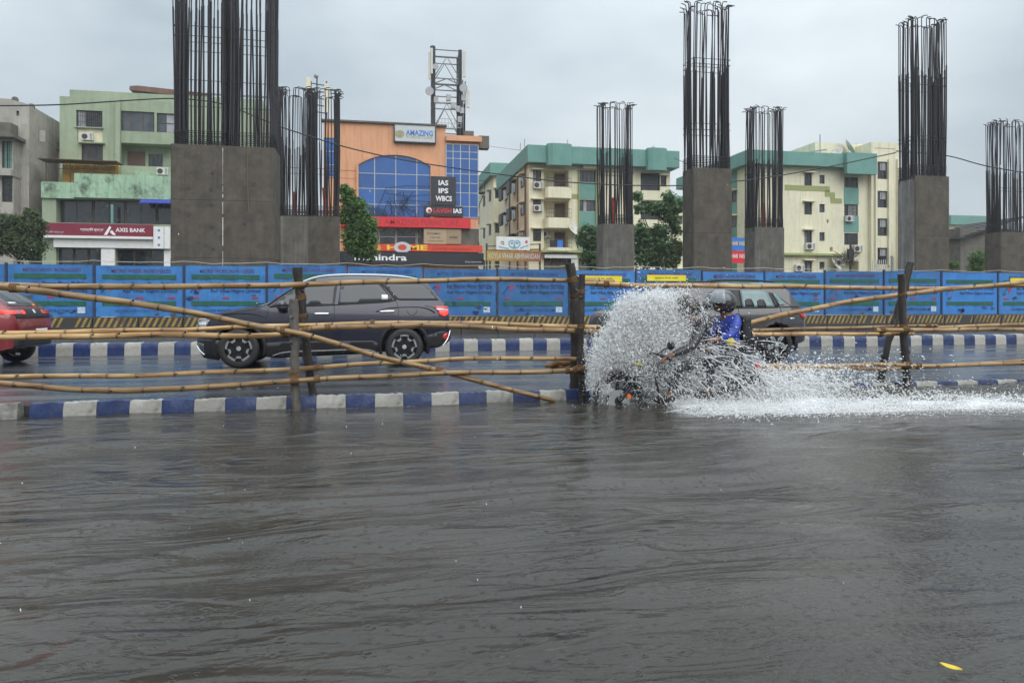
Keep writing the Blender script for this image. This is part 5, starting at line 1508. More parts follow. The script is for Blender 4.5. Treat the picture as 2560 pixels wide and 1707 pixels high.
def tree(name, label, F_, blobs, trunk, leafm, n, leaf, seed, group=None):
    """blobs in photo zoom pixels: (cx, cy, rx, ry); trunk foot pixel x; every leaf a small folded blade"""
    r = random.Random(seed)
    B = []
    for (cx, cy, rx, ry) in blobs:
        c = F_.p(cx, cy); e = F_.p(cx+rx, cy); t_ = F_.p(cx, cy-ry)
        B.append((c[0], c[1], abs(e[0]-c[0]), abs(t_[1]-c[1])))
    fx_ = F_.p(trunk, 1500)[0]
    root = thing(name, (fx_, F_.D, GZ0), label, 'tree', group)
    top = max(b[1] for b in B); mid = sum(b[1] for b in B)/len(B)
    low = min(b[1]-b[3] for b in B)
    mb = MB()
    z1 = max(low+.3, (GZ0+mid)/2)
    mb.tube([(fx_, F_.D, GZ0), (fx_+.1, F_.D, (GZ0+z1)/2), (fx_-.05, F_.D, z1)], [.16, .12, .09], 7)
    mb.build('trunk', M['bark'], root, smooth=True)
    mb = MB()
    for (bx, bz, rx, rz) in B:
        mb.tube([(fx_-.05, F_.D, z1-.2), ((fx_+bx)/2, F_.D+r.uniform(-.3, .3), (z1+bz)/2), (bx, F_.D+r.uniform(-.4, .4), bz+rz*.3)], [.07, .05, .02], 5)
    mb.build('limb', M['bark'], root)
    vol = [b[2]*b[3] for b in B]; tot = sum(vol)
    mb = MB()
    for (bx, bz, rx, rz), v in zip(B, vol):
        nc = max(6, int(n*v/tot/12))
        for _ in range(nc):
            a = r.uniform(0, 2*math.pi); q = r.random()**.6*1.08; h_ = r.uniform(-1, 1)
            ry = min(rx, rz)*.8+.3
            s = math.sqrt(1-h_*h_)
            cx, cy, cz = bx+rx*q*s*math.cos(a), F_.D+ry*q*s*math.sin(a), bz+rz*q*h_
            cr_ = r.uniform(.25, .6)*min(1, .4+rx*.5)
            for _ in range(12):
                d = Vector((r.gauss(0, 1), r.gauss(0, 1), r.gauss(0, .7))).normalized()
                p = Vector((cx, cy, cz)) + d*cr_*r.uniform(.4, 1)
                up = (d*.6+Vector((0, 0, .7))+Vector((r.uniform(-.5, .5),)*3)).normalized()
                t_ = up.cross(Vector((r.gauss(0, 1), r.gauss(0, 1), r.gauss(0, .4)))).normalized()
                w_ = up.cross(t_)
                L_ = leaf*r.uniform(.6, 1.3); k = .28
                a_, b_, c_, d_ = p-t_*L_*.5, p+w_*L_*k-up*.03, p+t_*L_*.5-up*.06*L_, p-w_*L_*k-up*.03
                mb.add([tuple(a_), tuple(b_), tuple(c_), tuple(d_)], [(0, 1, 2), (0, 2, 3)])
    mb.build('crown', M[leafm], root)
    return root
TB = Facade(54, ZB); TC = Facade(56, ZC)
tree('street_tree', 'bright green street tree between the wide low pier and the black dealer sign', TB, [(130, 1060, 50, 60), (180, 1130, 80, 60), (160, 1180, 90, 70), (230, 1260, 100, 90), (200, 1350, 110, 90), (240, 1420, 80, 70), (110, 1000, 25, 30), (280, 1330, 45, 50)], 200, 'leafA', 13000, .26, 1)
tree('street_tree', 'dark green tree just left of the low pier before the central flats', TC, [(950, 1190, 80, 55), (920, 1250, 70, 60), (980, 1290, 60, 60), (960, 1400, 70, 70), (990, 1460, 60, 50)], 975, 'leafB', 7500, .24, 2)
tree('street_tree', 'tall loose leaved tree right of the low pier before the central flats', TC, [(1400, 1180, 70, 90), (1420, 1290, 90, 90), (1430, 1400, 100, 90), (1370, 880, 40, 40), (1375, 980, 40, 50), (1560, 980, 130, 60), (1640, 880, 50, 60), (1700, 960, 55, 70), (1660, 1050, 80, 60), (1580, 1180, 80, 70), (1560, 1300, 90, 80), (1700, 1150, 50, 70)], 1555, 'leafB', 8500, .30, 3)
tree('street_tree', 'young tree at the foot of the tall square pier beside the green roofed flats', TC, [(1700, 1330, 60, 90), (1640, 1420, 90, 80), (1540, 1440, 60, 60)], 1690, 'leafC', 5000, .25, 4)
tree('roadside_bush', 'dark overgrown bush at the left edge before the grey house', Facade(58, ZA), [(40, 1190, 80, 80), (150, 1170, 60, 50), (250, 1120, 50, 40), (285, 1230, 75, 80), (195, 1230, 80, 60), (215, 1090, 25, 25), (100, 1330, 130, 110), (230, 1370, 120, 110), (-60, 1280, 120, 150), (310, 1180, 40, 40)], 150, 'leafC', 22000, .20, 5)
tree('roadside_bush', 'small green bush between the brown hut and the right edge pier', Facade(56, ZE), [(950, 1470, 35, 50), (940, 1520, 30, 40)], 950, 'leafA', 2200, .2, 6)
tree('roadside_bush', 'small shrubs behind the hoarding left of the stair tower flats', Facade(58, ZE), [(800, 1500, 20, 25)], 800, 'leafA', 600, .2, 7)
# ================================================================== bamboo and timber barricade
def bamboo_material():
    m = bpy.data.materials.new('wet_bamboo'); m.use_nodes = True
    N, L = m.node_tree.nodes, m.node_tree.links; b = N['Principled BSDF']
    at_ = N.new('ShaderNodeAttribute'); at_.attribute_name = 'node'
    tcn = N.new('ShaderNodeTexCoord'); mp1 = N.new('ShaderNodeMapping'); mp1.inputs['Scale'].default_value = (1.2, 9, 9); L.new(tcn.outputs['Object'], mp1.inputs[0])
    n0 = N.new('ShaderNodeTexNoise'); n0.inputs['Scale'].default_value = 2.2; n0.inputs['Detail'].default_value = 7; L.new(mp1.outputs[0], n0.inputs['Vector'])
    c0 = N.new('ShaderNodeValToRGB')
    e = c0.color_ramp.elements
    e[0].position = .30; e[0].color = (.16,.075,.025,1); e[1].position = .72; e[1].color = (.55,.38,.18,1)
    e2 = c0.color_ramp.elements.new(.5); e2.color = (.38,.225,.085,1)
    L.new(n0.outputs['Fac'], c0.inputs[0])
    oi = N.new('ShaderNodeObjectInfo'); r2 = N.new('ShaderNodeMapRange'); r2.inputs['To Min'].default_value = .55; r2.inputs['To Max'].default_value = 1.2; L.new(oi.outputs['Random'], r2.inputs['Value'])
    m2 = N.new('ShaderNodeVectorMath'); m2.operation = 'SCALE'; L.new(c0.outputs[0], m2.inputs[0]); L.new(r2.outputs[0], m2.inputs['Scale'])
    mx = N.new('ShaderNodeMix'); mx.data_type = 'RGBA'; L.new(at_.outputs['Fac'], mx.inputs['Factor']); L.new(m2.outputs[0], mx.inputs['A']); mx.inputs['B'].default_value = (.03,.016,.008,1)
    L.new(mx.outputs['Result'], b.inputs['Base Color']); b.inputs['Roughness'].default_value = .38
    bp = N.new('ShaderNodeBump'); bp.inputs['Strength'].default_value = .25; bp.inputs['Distance'].default_value = .01; L.new(n0.outputs['Fac'], bp.inputs['Height']); L.new(bp.outputs[0], b.inputs['Normal'])
    return m
M['bamboo'] = bamboo_material()
M['rope'] = mat('coir_rope', (.16,.085,.035), .9, var=.35, scale=20, bump=.6, bscale=60)
M['timber'] = mat('wet_black_timber', (.022,.017,.014), .5, var=.5, scale=5, stretch=(4, 4, .8), bump=.7, bscale=14, dirt=.4, dcol=(.06,.05,.042), dscale=6)
M['timber_grey'] = mat('weathered_grey_timber', (.10,.092,.082), .65, var=.4, scale=5, stretch=(4, 4, .8), bump=.7, bscale=14, dirt=.6, dcol=(.025,.022,.02), dscale=5)
def resample(P, step):
    P = [Vector(p) for p in P]; L_ = [0]
    for i in range(1, len(P)): L_.append(L_[-1]+(P[i]-P[i-1]).length)
    n = max(2, int(L_[-1]/step)); out = []
    for k in range(n+1):
        t_ = L_[-1]*k/n; i = 0
        while i < len(P)-2 and L_[i+1] < t_: i += 1
        s = (t_-L_[i])/max(L_[i+1]-L_[i], 1e-6); out.append(P[i].lerp(P[i+1], s))
    for _ in range(8): out = [out[0]]+[(out[i-1]+out[i]*2+out[i+1])/4 for i in range(1, len(out)-1)]+[out[-1]]
    return out, L_[-1]
def lash(mb, c, d, r, turns=4, w=.012):
    """rope wrapped round a pole at c, direction d"""
    d = Vector(d).normalized(); ref = Vector((0, 0, 1)) if abs(d.z) < .9 else Vector((1, 0, 0))
    e1 = (ref-d*ref.dot(d)).normalized(); e2 = d.cross(e1); pts = []
    for k in range(turns*10+1):
        a = 2*math.pi*k/10; pts.append(Vector(c)+(e1*math.cos(a)+e2*math.sin(a))*(r+.006)+d*(k/10-turns/2)*w*1.5+Vector((0, 0, .004*math.sin(k*1.3))))
    mb.tube([tuple(p) for p in pts], w*.55, 5)
def bamboo(label, pts, D, r0, r1, seed, lashes=(), D1=None):
    r = random.Random(seed); D1 = D if D1 is None else D1
    n = len(pts); W = []
    for i, (x, y) in enumerate(pts):
        dd = D+(D1-D)*i/(n-1); h_ = hit(x, y, dd); W.append((h_[0], dd, h_[1]))
    P, Ln = resample(W, .05)
    P = [p+Vector((0, .012*math.sin(i*.09+seed), .004*math.sin(i*.21+seed*2))) for i, p in enumerate(P)]
    nodes = []; s = r.uniform(.1, .3)
    while s < Ln: nodes.append(s); s += r.uniform(.26, .40)
    Q = []; R = []; A = []
    step = Ln/(len(P)-1); k = 0; ni = 0
    for i, p in enumerate(P):
        s = i*step
        base = r0+(r1-r0)*s/Ln
        # ring swellings at the nodes get extra rings
        while ni < len(nodes) and nodes[ni] < s+step and i < len(P)-1:
            q = P[i].lerp(P[i+1], (nodes[ni]-s)/step); d = (P[i+1]-P[i]).normalized()
            for (o_, f_, a_) in ((-.022, 1.0, 0), (-.008, 1.10, .35), (0, 1.17, 1), (.007, 1.05, .9), (.016, .99, .25)):
                Q.append(q+d*o_); R.append(base*f_); A.append(a_*r.uniform(.6, 1))
            ni += 1
        if not Q or (p-Q[-1]).dot(P[min(i+1, len(P)-1)]-P[max(i-1, 0)]) > .02*step: Q.append(p); R.append(base*(1+r.uniform(-.012, .012))); A.append(r.uniform(0, .06))
    root = thing('bamboo_pole', W[0], label, 'bamboo pole', 'bamboo poles lashed to the roadside barricade')
    NS = 10
    mb = MB().tube([tuple(q) for q in Q], R, NS)
    o = mb.build('culm', M['bamboo'], root, smooth=60)
    # dark twig stubs at some nodes
    vals = []
    for a in A: vals += [a]*NS
    at_ = o.data.attributes.new('node', 'FLOAT', 'POINT'); at_.data.foreach_set('value', np.array(vals, np.float32))
    stub = MB()
    for j, s in enumerate(nodes):
        if r.random() < .4:
            i = min(int(s/step), len(P)-2); q = P[i].lerp(P[i+1], s/step-i); base = r0+(r1-r0)*s/Ln
            a = r.uniform(-.6, .9); off = Vector((.01, -math.cos(a)*base, math.sin(a)*base))
            stub.tube([tuple(q+off*.7), tuple(q+off*1.05+Vector((.012, 0, .004))), tuple(q+off*1.35+Vector((.02, 0, .008)))], [.009, .008, .005], 6)
    if stub.v: stub.build('twig_stub', M['dark'], root)
    for (px, turns) in lashes:
        best = min(range(len(P)), key=lambda i: abs(P[i].x-hit(px, 800, P[i].y)[0]))
        mb = MB(); lash(mb, P[best], P[min(best+1, len(P)-1)]-P[max(best-1, 0)], r0+(r1-r0)*best/len(P)+.004, turns)
        mb.build('rope_lashing', M['rope'], root)
    return root
def post(label, pts, D, r0, r1, m_, seed, lashes=(), D1=None):
    r = random.Random(seed); n = len(pts); D1 = D if D1 is None else D1
    W = []
    for i, (x, y) in enumerate(pts):
        dd = D+(D1-D)*i/(n-1); h_ = hit(x, y, dd); W.append((h_[0], dd, h_[1]))
    d = (Vector(W[-1])-Vector(W[-2])).normalized(); W.append(tuple(Vector(W[-1])+d*.35))
    P, Ln = resample(W, .07)
    root = thing('timber_post', (W[-1][0], W[-1][1], W[-1][2]), label, 'post', 'timber posts of the roadside barricade')
    R = [(r0+(r1-r0)*i/len(P))*(1+r.uniform(-.09, .09)) for i in range(len(P))]
    P = [p+Vector((r.uniform(-.006, .006), r.uniform(-.006, .006), 0)) for p in P]
    MB().tube([tuple(p) for p in P], R, 9).build('trunk', M[m_], root, smooth=50)
    mb = MB()
    for k in range(3):
        i = r.randrange(2, len(P)-3); a = r.uniform(-1.2, 1.2); o_ = Vector((math.sin(a), -math.cos(a), .3))*R[i]
        mb.tube([tuple(P[i]+o_*.6), tuple(P[i]+o_*1.25)], [.03, .022], 6)
    mb.build('knot', M[m_], root)
    for (py, turns) in lashes:
        best = min(range(len(P)), key=lambda i: abs(P[i].z-hit(pts[0][0], py, P[i].y)[1]))
        mb = MB(); lash(mb, P[best], P[best+1]-P[best-1], R[best], turns, .011); mb.build('rope_lashing', M['rope'], root)
    return root
# posts (front ones stand in the water, rear ones on the road side of the kerb)
post('grey barked post left of the dark SUV door, front one of its pair', [(735, 748), (736, 800), (738, 880), (734, 930), (741, 1028)], 8.46, .050, .052, 'timber_grey', 1, [(935, 4), (955, 3)])
post('black leaning post behind the grey barked post before the dark SUV', [(743, 669), (750, 728), (758, 816), (770, 905), (783, 988)], 8.83, .055, .045, 'timber', 2, [(716, 4), (750, 4), (790, 3)])
post('thick black post with sawn top left of the splash', [(1424, 659), (1434, 694), (1437, 801), (1440, 908), (1437, 966)], 8.84, .062, .066, 'timber', 3, [(700, 4), (735, 2), (740, 2)])
post('lower front post beside the thick sawn topped post left of the splash', [(1455, 686), (1452, 774), (1451, 850), (1452, 900), (1457, 1006)], 8.46, .042, .050, 'timber', 4, [(735, 3), (820, 3), (925, 4)])
post('slanting black post crossing the upright one on the right', [(2276, 657), (2260, 730), (2241, 791), (2218, 864), (2201, 957)], 8.84, .048, .046, 'timber', 5, [(735, 4)])
post('upright black post under the slanting one on the right', [(2253, 685), (2257, 780), (2261, 860), (2264, 900), (2269, 975)], 8.46, .046, .052, 'timber', 6, [(735, 3), (822, 4), (912, 4)])
bamboo('top bamboo rail left of the grey barked post', [(-120, 712), (0, 712), (163, 718), (422, 716), (640, 715), (748, 711)], 8.93, .036, .034, 1, [(735, 3)])
bamboo('top bamboo rail between the SUV post and the sawn topped post', [(700, 713), (761, 710), (975, 704), (1180, 699), (1317, 698), (1423, 701), (1536, 705)], 8.73, .034, .026, 2, [(1440, 4)], 8.92)
bamboo('long diagonal bamboo slanting down from the left edge to the kerb', [(-60, 711), (0, 717), (109, 730), (305, 753), (490, 784), (640, 814), (742, 832), (833, 857), (950, 892), (1038, 912), (1101, 928), (1252, 967), (1388, 1003)], 8.34, .037, .028, 3, [(30, 4), (705, 3), (1101, 5)], 8.42)
bamboo('upper of two middle bamboo rails left of the grey barked post', [(-100, 836), (0, 833), (258, 828), (463, 824), (626, 817), (723, 814), (817, 811)], 8.62, .029, .024, 4)
bamboo('pale upper middle rail across the SUV door to the sawn topped post', [(700, 815), (817, 811), (1022, 806), (1180, 808), (1308, 812), (1426, 816), (1500, 819)], 8.70, .022, .030, 5, [(935, 3)])
bamboo('lower of two middle bamboo rails left of the grey barked post', [(-100, 846), (0, 844), (272, 839), (408, 837), (640, 839), (704, 837), (748, 834)], 8.54, .031, .030, 6, [(715, 3)])
bamboo('brown lower middle rail below the SUV door handles', [(742, 828), (770, 823), (824, 818), (1019, 814), (1180, 816), (1321, 825), (1482, 829), (1520, 830)], 8.56, .030, .033, 7, [(768, 4), (823, 4), (1445, 3)])
bamboo('upper of two low bamboo rails running behind the diagonal pole', [(-100, 943), (0, 941), (316, 939), (479, 933), (640, 927), (811, 918), (953, 907), (1180, 896), (1321, 895), (1426, 897), (1490, 903)], 8.70, .026, .027, 8, [(790, 5)])
bamboo('lowest sagging bamboo rail just above the painted kerb', [(-100, 952), (0, 958), (60, 964), (180, 973), (321, 976), (463, 972), (640, 958), (871, 944), (1047, 935), (1180, 931), (1286, 930), (1415, 928), (1480, 922)], 8.38, .031, .030, 9, [(735, 5), (790, 4), (1420, 3), (1440, 4), (1460, 4)])
bamboo('top bamboo rail right of the sawn topped post', [(1450, 708), (1603, 714), (1821, 715), (2080, 718), (2255, 722), (2353, 721), (2560, 713), (2640, 710)], 8.92, .034, .028, 10, [(1520, 4), (2262, 3)])
bamboo('rising diagonal bamboo from the pillion rider to the right edge', [(1700, 850), (1856, 814), (1960, 786), (2114, 756), (2243, 737), (2353, 725), (2560, 706), (2640, 700)], 8.72, .036, .029, 11, [(2262, 4)])
bamboo('upper middle rail right of the splash ending past the crossed posts', [(1640, 829), (1856, 825), (1960, 824), (2162, 818), (2344, 814)], 8.70, .026, .020, 12, [(2320, 4)])
bamboo('middle rail from the crossed posts to the right edge, nearer one', [(2190, 826), (2308, 825), (2430, 824), (2560, 823), (2640, 822)], 8.38, .030, .027, 13, [(2204, 4), (2267, 5)])
bamboo('middle rail from the crossed posts to the right edge, farther one', [(2310, 819), (2430, 815), (2560, 811), (2640, 809)], 8.74, .022, .028, 14)
bamboo('reddish lower middle rail right of the splash ending at the upright post', [(1640, 836), (1856, 835), (1960, 835), (2160, 835), (2284, 835)], 8.55, .027, .026, 15, [(2205, 3)])
bamboo('upper of two low rails running right from the splash', [(1640, 914), (1924, 915), (2080, 915), (2184, 912), (2263, 912), (2297, 915), (2420, 912), (2560, 908), (2640, 905)], 8.38, .030, .025, 16, [(2275, 5), (2297, 4)])
bamboo('lower of two low rails right of the splash', [(1640, 925), (1960, 923), (2193, 922), (2297, 918), (2420, 910), (2560, 902), (2640, 896)], 8.74, .024, .024, 17)
# bundle of rags and rope behind the sawn topped post
mb = MB(); rr_ = random.Random(3)
c = hit(1400, 908, 9.1)
for k in range(14):
    p = Vector((c[0]+rr_.uniform(-.10, .12), 9.1+rr_.uniform(-.06, .06), ROADZ+.30+rr_.uniform(-.03, .05)))
    mb.tube([tuple(p+Vector((rr_.uniform(-.16, -.05), rr_.uniform(-.04, .04), rr_.uniform(-.05, .02)))), tuple(p), tuple(p+Vector((rr_.uniform(.05, .2), rr_.uniform(-.04, .04), rr_.uniform(-.03, .03))))], [.02, .035, .015], 6)
tag(mb.build('rag_bundle', M['rope'], smooth=True), 'brown bundle of rope and rags tied at the sawn topped post', 'rag bundle')
# floating leaf in the foreground
lx, ly = onground(2377, 1668, .034)
mb = MB(); d_, w_ = Vector((.55, -.83)), Vector((.83, .55)); n = 12
for i in range(n+1):
    s_ = i/n*2-1; hw = .017*(1-abs(s_)**2.2)**.8*(1+.12*s_)*.8
    for j in (-1, 0, 1):
        p = d_*(s_*.032)+w_*(j*hw); mb.v.append((lx+p.x, ly+p.y, .034+.004*abs(j)+.003*s_*s_))
for i in range(n):
    for j in range(2): mb.f.append((i*3+j, (i+1)*3+j, (i+1)*3+j+1, i*3+j+1))
o = mb.build('floating_leaf', mat('yellow_leaf', (.55,.40,.02), .5, var=.2, scale=40)); so = o.modifiers.new('thickness', 'SOLIDIFY'); so.thickness = .001
tag(o, 'single yellow leaf floating on the flood water at the lower right', 'leaf')
# ================================================================== cars
M['suvpaint'] = mat('wet_navy_car_paint', (.010,.012,.028), .3, .2, var=.06, coat=.6, spec=.5)
M['greypaint'] = mat('grey_car_paint', (.032,.032,.038), .3, .3, var=.05, coat=1.0)
M['redpaint'] = mat('red_car_paint', (.20,.008,.014), .3, .2, var=.05, coat=1.0)
M['clad'] = mat('black_cladding', (.011,.011,.013), .5, var=.2)
M['carglass'] = mat('tinted_car_glass', (.045,.050,.058), .08, var=.15, scale=2, spec=.5)
M['tealglass'] = mat('painted_view_glass', (.16,.235,.24), .08, var=.25, scale=2, spec=.5)  # opaque; the bright view through the cabin is put into the teal colour
M['tyre'] = mat('wet_tyre_rubber', (.014,.014,.015), .6, var=.2, bump=.2)
M['rimdark'] = mat('dark_rim', (.02,.02,.022), .35, .5)
M['rimlight'] = mat('machined_rim', (.45,.46,.47), .25, .85)
M['lampred'] = mat('red_lamp_lens', (.45,.01,.015), .15, coat=1)
M['lampglow'] = mat('lit_brake_lamp', (.7,.02,.02), .2, emit=(1, .04, .03), estr=1.6)
M['lampclear'] = mat('clear_lamp_lens', (.55,.57,.6), .12, .3, coat=1)
M['lampamber'] = mat('amber_lens', (.7,.25,.02), .2)
def pw(pts):
    X = [p[0] for p in pts]; Y = [p[1] for p in pts]
    return lambda x: float(np.interp(x, X, Y))
def smooth_profile(pts, n=160, it=3):
    """dense smoothed version of a polyline function"""
    X = np.linspace(pts[0][0], pts[-1][0], n); Y = np.interp(X, [p[0] for p in pts], [p[1] for p in pts])
    for _ in range(it): Y[1:-1] = (Y[:-2]+2*Y[1:-1]+Y[2:])/4
    return lambda x: float(np.interp(x, X, Y))
class Car:
    """body lofted along x (front at -x); z = 0 is the road; near side is -y"""
    def __init__(s, name, label, loc, top, bot, W, wheels, ra, paint, prof, sill, plan, crown=.05):
        s.root = thing(name, loc, label, 'car')
        s.top = smooth_profile(top); s.bot = pw(bot); s.W = W; s.paint = paint; s.crown = crown
        s.prof = smooth_profile(prof, 80, 4); s.plan = smooth_profile(plan, 160, 3); s.wheels = wheels; s.ra = ra
        s.xa, s.xb = top[0][0], top[-1][0]
        s.toppts = top
        xs_ = list(np.linspace(s.xa, s.xb, 110)) + [s.xa+.006, s.xa+.02, s.xb-.006, s.xb-.02]
        for (wx, wz) in wheels:
            for a in np.linspace(0, math.pi, 25): xs_.append(wx+ra*math.cos(a))
            xs_ += [wx-ra-.002, wx+ra+.002]
        xs_ = sorted(set(round(x, 4) for x in xs_))
        K, T = 14, 7
        secs = []
        for x in xs_:
            zt = s.top(x); zb = s.zb(x)
            zs_ = zt-s.crown
            if zb > zs_-.05: zb = zs_-.05
            sec = [(0, zb)]
            for k in range(K+1):
                z = zb+(zs_-zb)*k/K; sec.append((s.w(x, z), z))
            we = s.w(x, zs_)
            for k in range(1, T+1):
                f = 1-k/T; f = f**.6 if f > 0 else 0
                sec.append((we*f, zt-s.crown*f**4))
            secs.append(sec)
        n = len(secs[0]); mb = MB()
        for sgn in (-1, 1):
            base = len(mb.v)
            for x, sec in zip(xs_, secs):
                for (y, z) in sec: mb.v.append((x, sgn*y, z))
            for i in range(len(xs_)-1):
                for k in range(n-1):
                    q = (base+i*n+k, base+(i+1)*n+k, base+(i+1)*n+k+1, base+i*n+k+1)
                    mb.f.append(q if sgn < 0 else q[::-1])
            c1 = tuple(base+k for k in range(n)); c2 = tuple(base+(len(xs_)-1)*n+k for k in range(n))
            mb.f.append(c1 if sgn > 0 else c1[::-1]); mb.f.append(c2[::-1] if sgn > 0 else c2)
        s.body = mb.build('body', M[paint], s.root, smooth=35, local=True)
        MB().box(s.xa+.45, s.xb-.4, -s.W*.7, s.W*.7, .24, .62).build('underbody', M['dark'], s.root, local=True)
    def zb(s, x):
        z = s.bot(x)
        for (wx, wz) in s.wheels:
            d = abs(x-wx)
            if d < s.ra: z = max(z, wz+math.sqrt(s.ra**2-d*d))
        return z
    def w(s, x, z): return s.W*s.plan(x)*s.prof(z)
    def side(s, name, poly, m_, off=.004, parent=None, both=True, res=.07, th=0):
        """panel laid on the body side; poly in (x, z)"""
        P = []
        n = len(poly)
        for i in range(n):
            a, b = Vector(poly[i]), Vector(poly[(i+1) % n]); k = max(1, int((b-a).length/res))
            for j in range(k): P.append(a.lerp(b, j/k))
        nb = len(P)
        xa, xb = min(p.x for p in P), max(p.x for p in P); za, zb_ = min(p.y for p in P), max(p.y for p in P)
        inner = []
        from mathutils.geometry import intersect_point_tri_2d
        def inside(q):
            c = False; j = nb-1
            for i in range(nb):
                if (P[i].y > q[1]) != (P[j].y > q[1]) and q[0] < (P[j].x-P[i].x)*(q[1]-P[i].y)/(P[j].y-P[i].y)+P[i].x: c = not c
                j = i
            return c
        x = xa+res*.7
        while x < xb:
            z = za+res*.7
            while z < zb_:
                if inside((x, z)) and min((p-Vector((x, z))).length for p in P) > res*.45: inner.append(Vector((x, z)))
                z += res
            x += res
        V, E_, F_, *_r = delaunay_2d_cdt(P+inner, [], [list(range(nb))], 1, 1e-5)
        out = []
        for sgn in ((-1, 1) if both else (-1,)):
            mb = MB()
            for v in V: mb.v.append((v.x, sgn*(s.w(v.x, v.y)+off), v.y))
            for f in F_:
                a, b, c = (V[i] for i in f[:3]); ccw = (b-a).cross(c-a) > 0
                mb.f.append(tuple(f) if ccw == (sgn < 0) else tuple(f)[::-1])
            o = mb.build(name, M[m_], parent or s.root, smooth=60, local=True)
            so = o.modifiers.new('thickness', 'SOLIDIFY'); so.thickness = max(off*1.5, th); so.offset = -1
            out.append(o)
        return out
    def line(s, name, pts, m_, r=.006, off=.002, both=True, parent=None):
        P, _ = resample([(a, 0, b) for a, b in pts], .05)
        for sgn in ((-1, 1) if both else (-1,)):
            o = MB().tube([(p.x, sgn*(s.w(p.x, p.z)+off), p.z) for p in P], r, 5).build(name, M[m_], parent or s.root, local=True)
        return o
    def xtop(s, z, front=True):
        """x where the centre line silhouette reaches height z, from the front or the rear"""
        xs_ = np.linspace(s.xa, s.xb, 600)
        if not front: xs_ = xs_[::-1]
        for x in xs_:
            if s.top(x) >= z: return float(x)
        return float(xs_[-1])
    def endx(s, y, z, front):
        x = s.xtop(min(z+s.crown*(abs(y)/max(s.w((s.xa+s.xb)/2, z), .1))**4, max(p[1] for p in s.toppts)-.002), front)
        xs_ = np.linspace(s.xa, s.xb, 500)
        if not front: xs_ = xs_[::-1]
        for xx in xs_:
            if s.w(xx, z) >= abs(y): break
        return max(x, float(xx)) if front else min(x, float(xx))
    def end(s, name, y0, y1, zfun0, zfun1, m_, front=False, off=.008, ny=14, nz=6, parent=None):
        """panel on the nose or the tail; zfun give bottom and top heights over y"""
        sg = -1 if front else 1; mb = MB()
        for i in range(ny+1):
            y = y0+(y1-y0)*i/ny
            for j in range(nz+1):
                z = zfun0(y)+(zfun1(y)-zfun0(y))*j/nz; mb.v.append((s.endx(y, z, front)+sg*off, y, z))
        for i in range(ny):
            for j in range(nz):
                q = (i*(nz+1)+j, (i+1)*(nz+1)+j, (i+1)*(nz+1)+j+1, i*(nz+1)+j+1); mb.f.append(q if sg > 0 else q[::-1])
        o = mb.build(name, M[m_], parent or s.root, smooth=60, local=True)
        so = o.modifiers.new('thickness', 'SOLIDIFY'); so.thickness = .012; so.offset = -1
        return o
    def wheel(s, wx, wz, r, style, sides=(-1, 1), yo=.02):
        for sgn in sides:
            yc = sgn*(s.W-.115+yo-.02)
            tp = [(r*.66, -.105), (r*.80, -.112), (r*.93, -.10), (r*.985, -.075), (r, -.03), (r, .03), (r*.985, .075), (r*.93, .10), (r*.80, .112), (r*.66, .105)]
            mb = MB().lathe(tp, 40, (wx, yc, wz)); mb.f = mb.f[:-2]
            ty = mb.build('wheel', M['tyre'], s.root, smooth=50, local=True)
            rim = MB().lathe([(r*.67, -.08), (r*.67, .08)], 36, (wx, yc, wz)); rim.f = rim.f[:-2]
            rim.lathe([(r*.655, sgn*.045), (r*.2, sgn*.03)], 30, (wx, yc, wz)); rim.build('rim', M['rimdark'], ty, smooth=40, local=True)
            yf = yc+sgn*.088
            if style == 'star':
                # five pointed ring of machined edges round dark pockets
                R1, R2, R3 = r*.685, r*.66, r*.50; ang0 = .31
                mb = MB(); pts = []
                for k in range(5):
                    a = ang0+2*math.pi*k/5
                    pts += [(R1, a-.33), (R1, a+.33), (R3, a+.42), (R3, a+2*math.pi/5-.42)]
                n = len(pts); th = .030
                def XY(rad, a, d): return (wx+rad*math.cos(a), yf+d, wz+rad*math.sin(a))
                for k in range(n):
                    (ra, aa), (rb, ab) = pts[k], pts[(k+1) % n]
                    pa, pb = Vector((ra*math.cos(aa), ra*math.sin(aa))), Vector((rb*math.cos(ab), rb*math.sin(ab)))
                    ia, ib = pa*(1-.035/pa.length*1.1), pb*(1-.035/pb.length*1.1)
                    vs_ = []
                    for d in (0, -sgn*.02):
                        for q in (pa, pb, ib, ia): vs_.append((wx+q.x, yf+d, wz+q.y))
                    mb.add(vs_, [(0,1,2,3),(7,6,5,4),(0,4,5,1),(1,5,6,2),(2,6,7,3),(3,7,4,0)])
                mb.build('rim_ring', M['rimlight'], ty, local=True)
                mb = MB()
                for k in range(5):
                    a = ang0+2*math.pi*(k+.5)/5; d = Vector((math.cos(a), math.sin(a))); t_ = Vector((-d.y, d.x))
                    q = [d*.05+t_*.035, d*r*.52+t_*.06, d*r*.52-t_*.06, d*.05-t_*.035]
                    vs_ = [(wx+p.x, yf-sgn*.012, wz+p.y) for p in q]+[(wx+p.x, yf-sgn*.05, wz+p.y) for p in q]
                    mb.add(vs_, [(0,1,2,3),(7,6,5,4),(0,4,5,1),(1,5,6,2),(2,6,7,3),(3,7,4,0)])
                mb.build('spoke', M['rimdark'], ty, local=True)
            else:
                mb = MB()
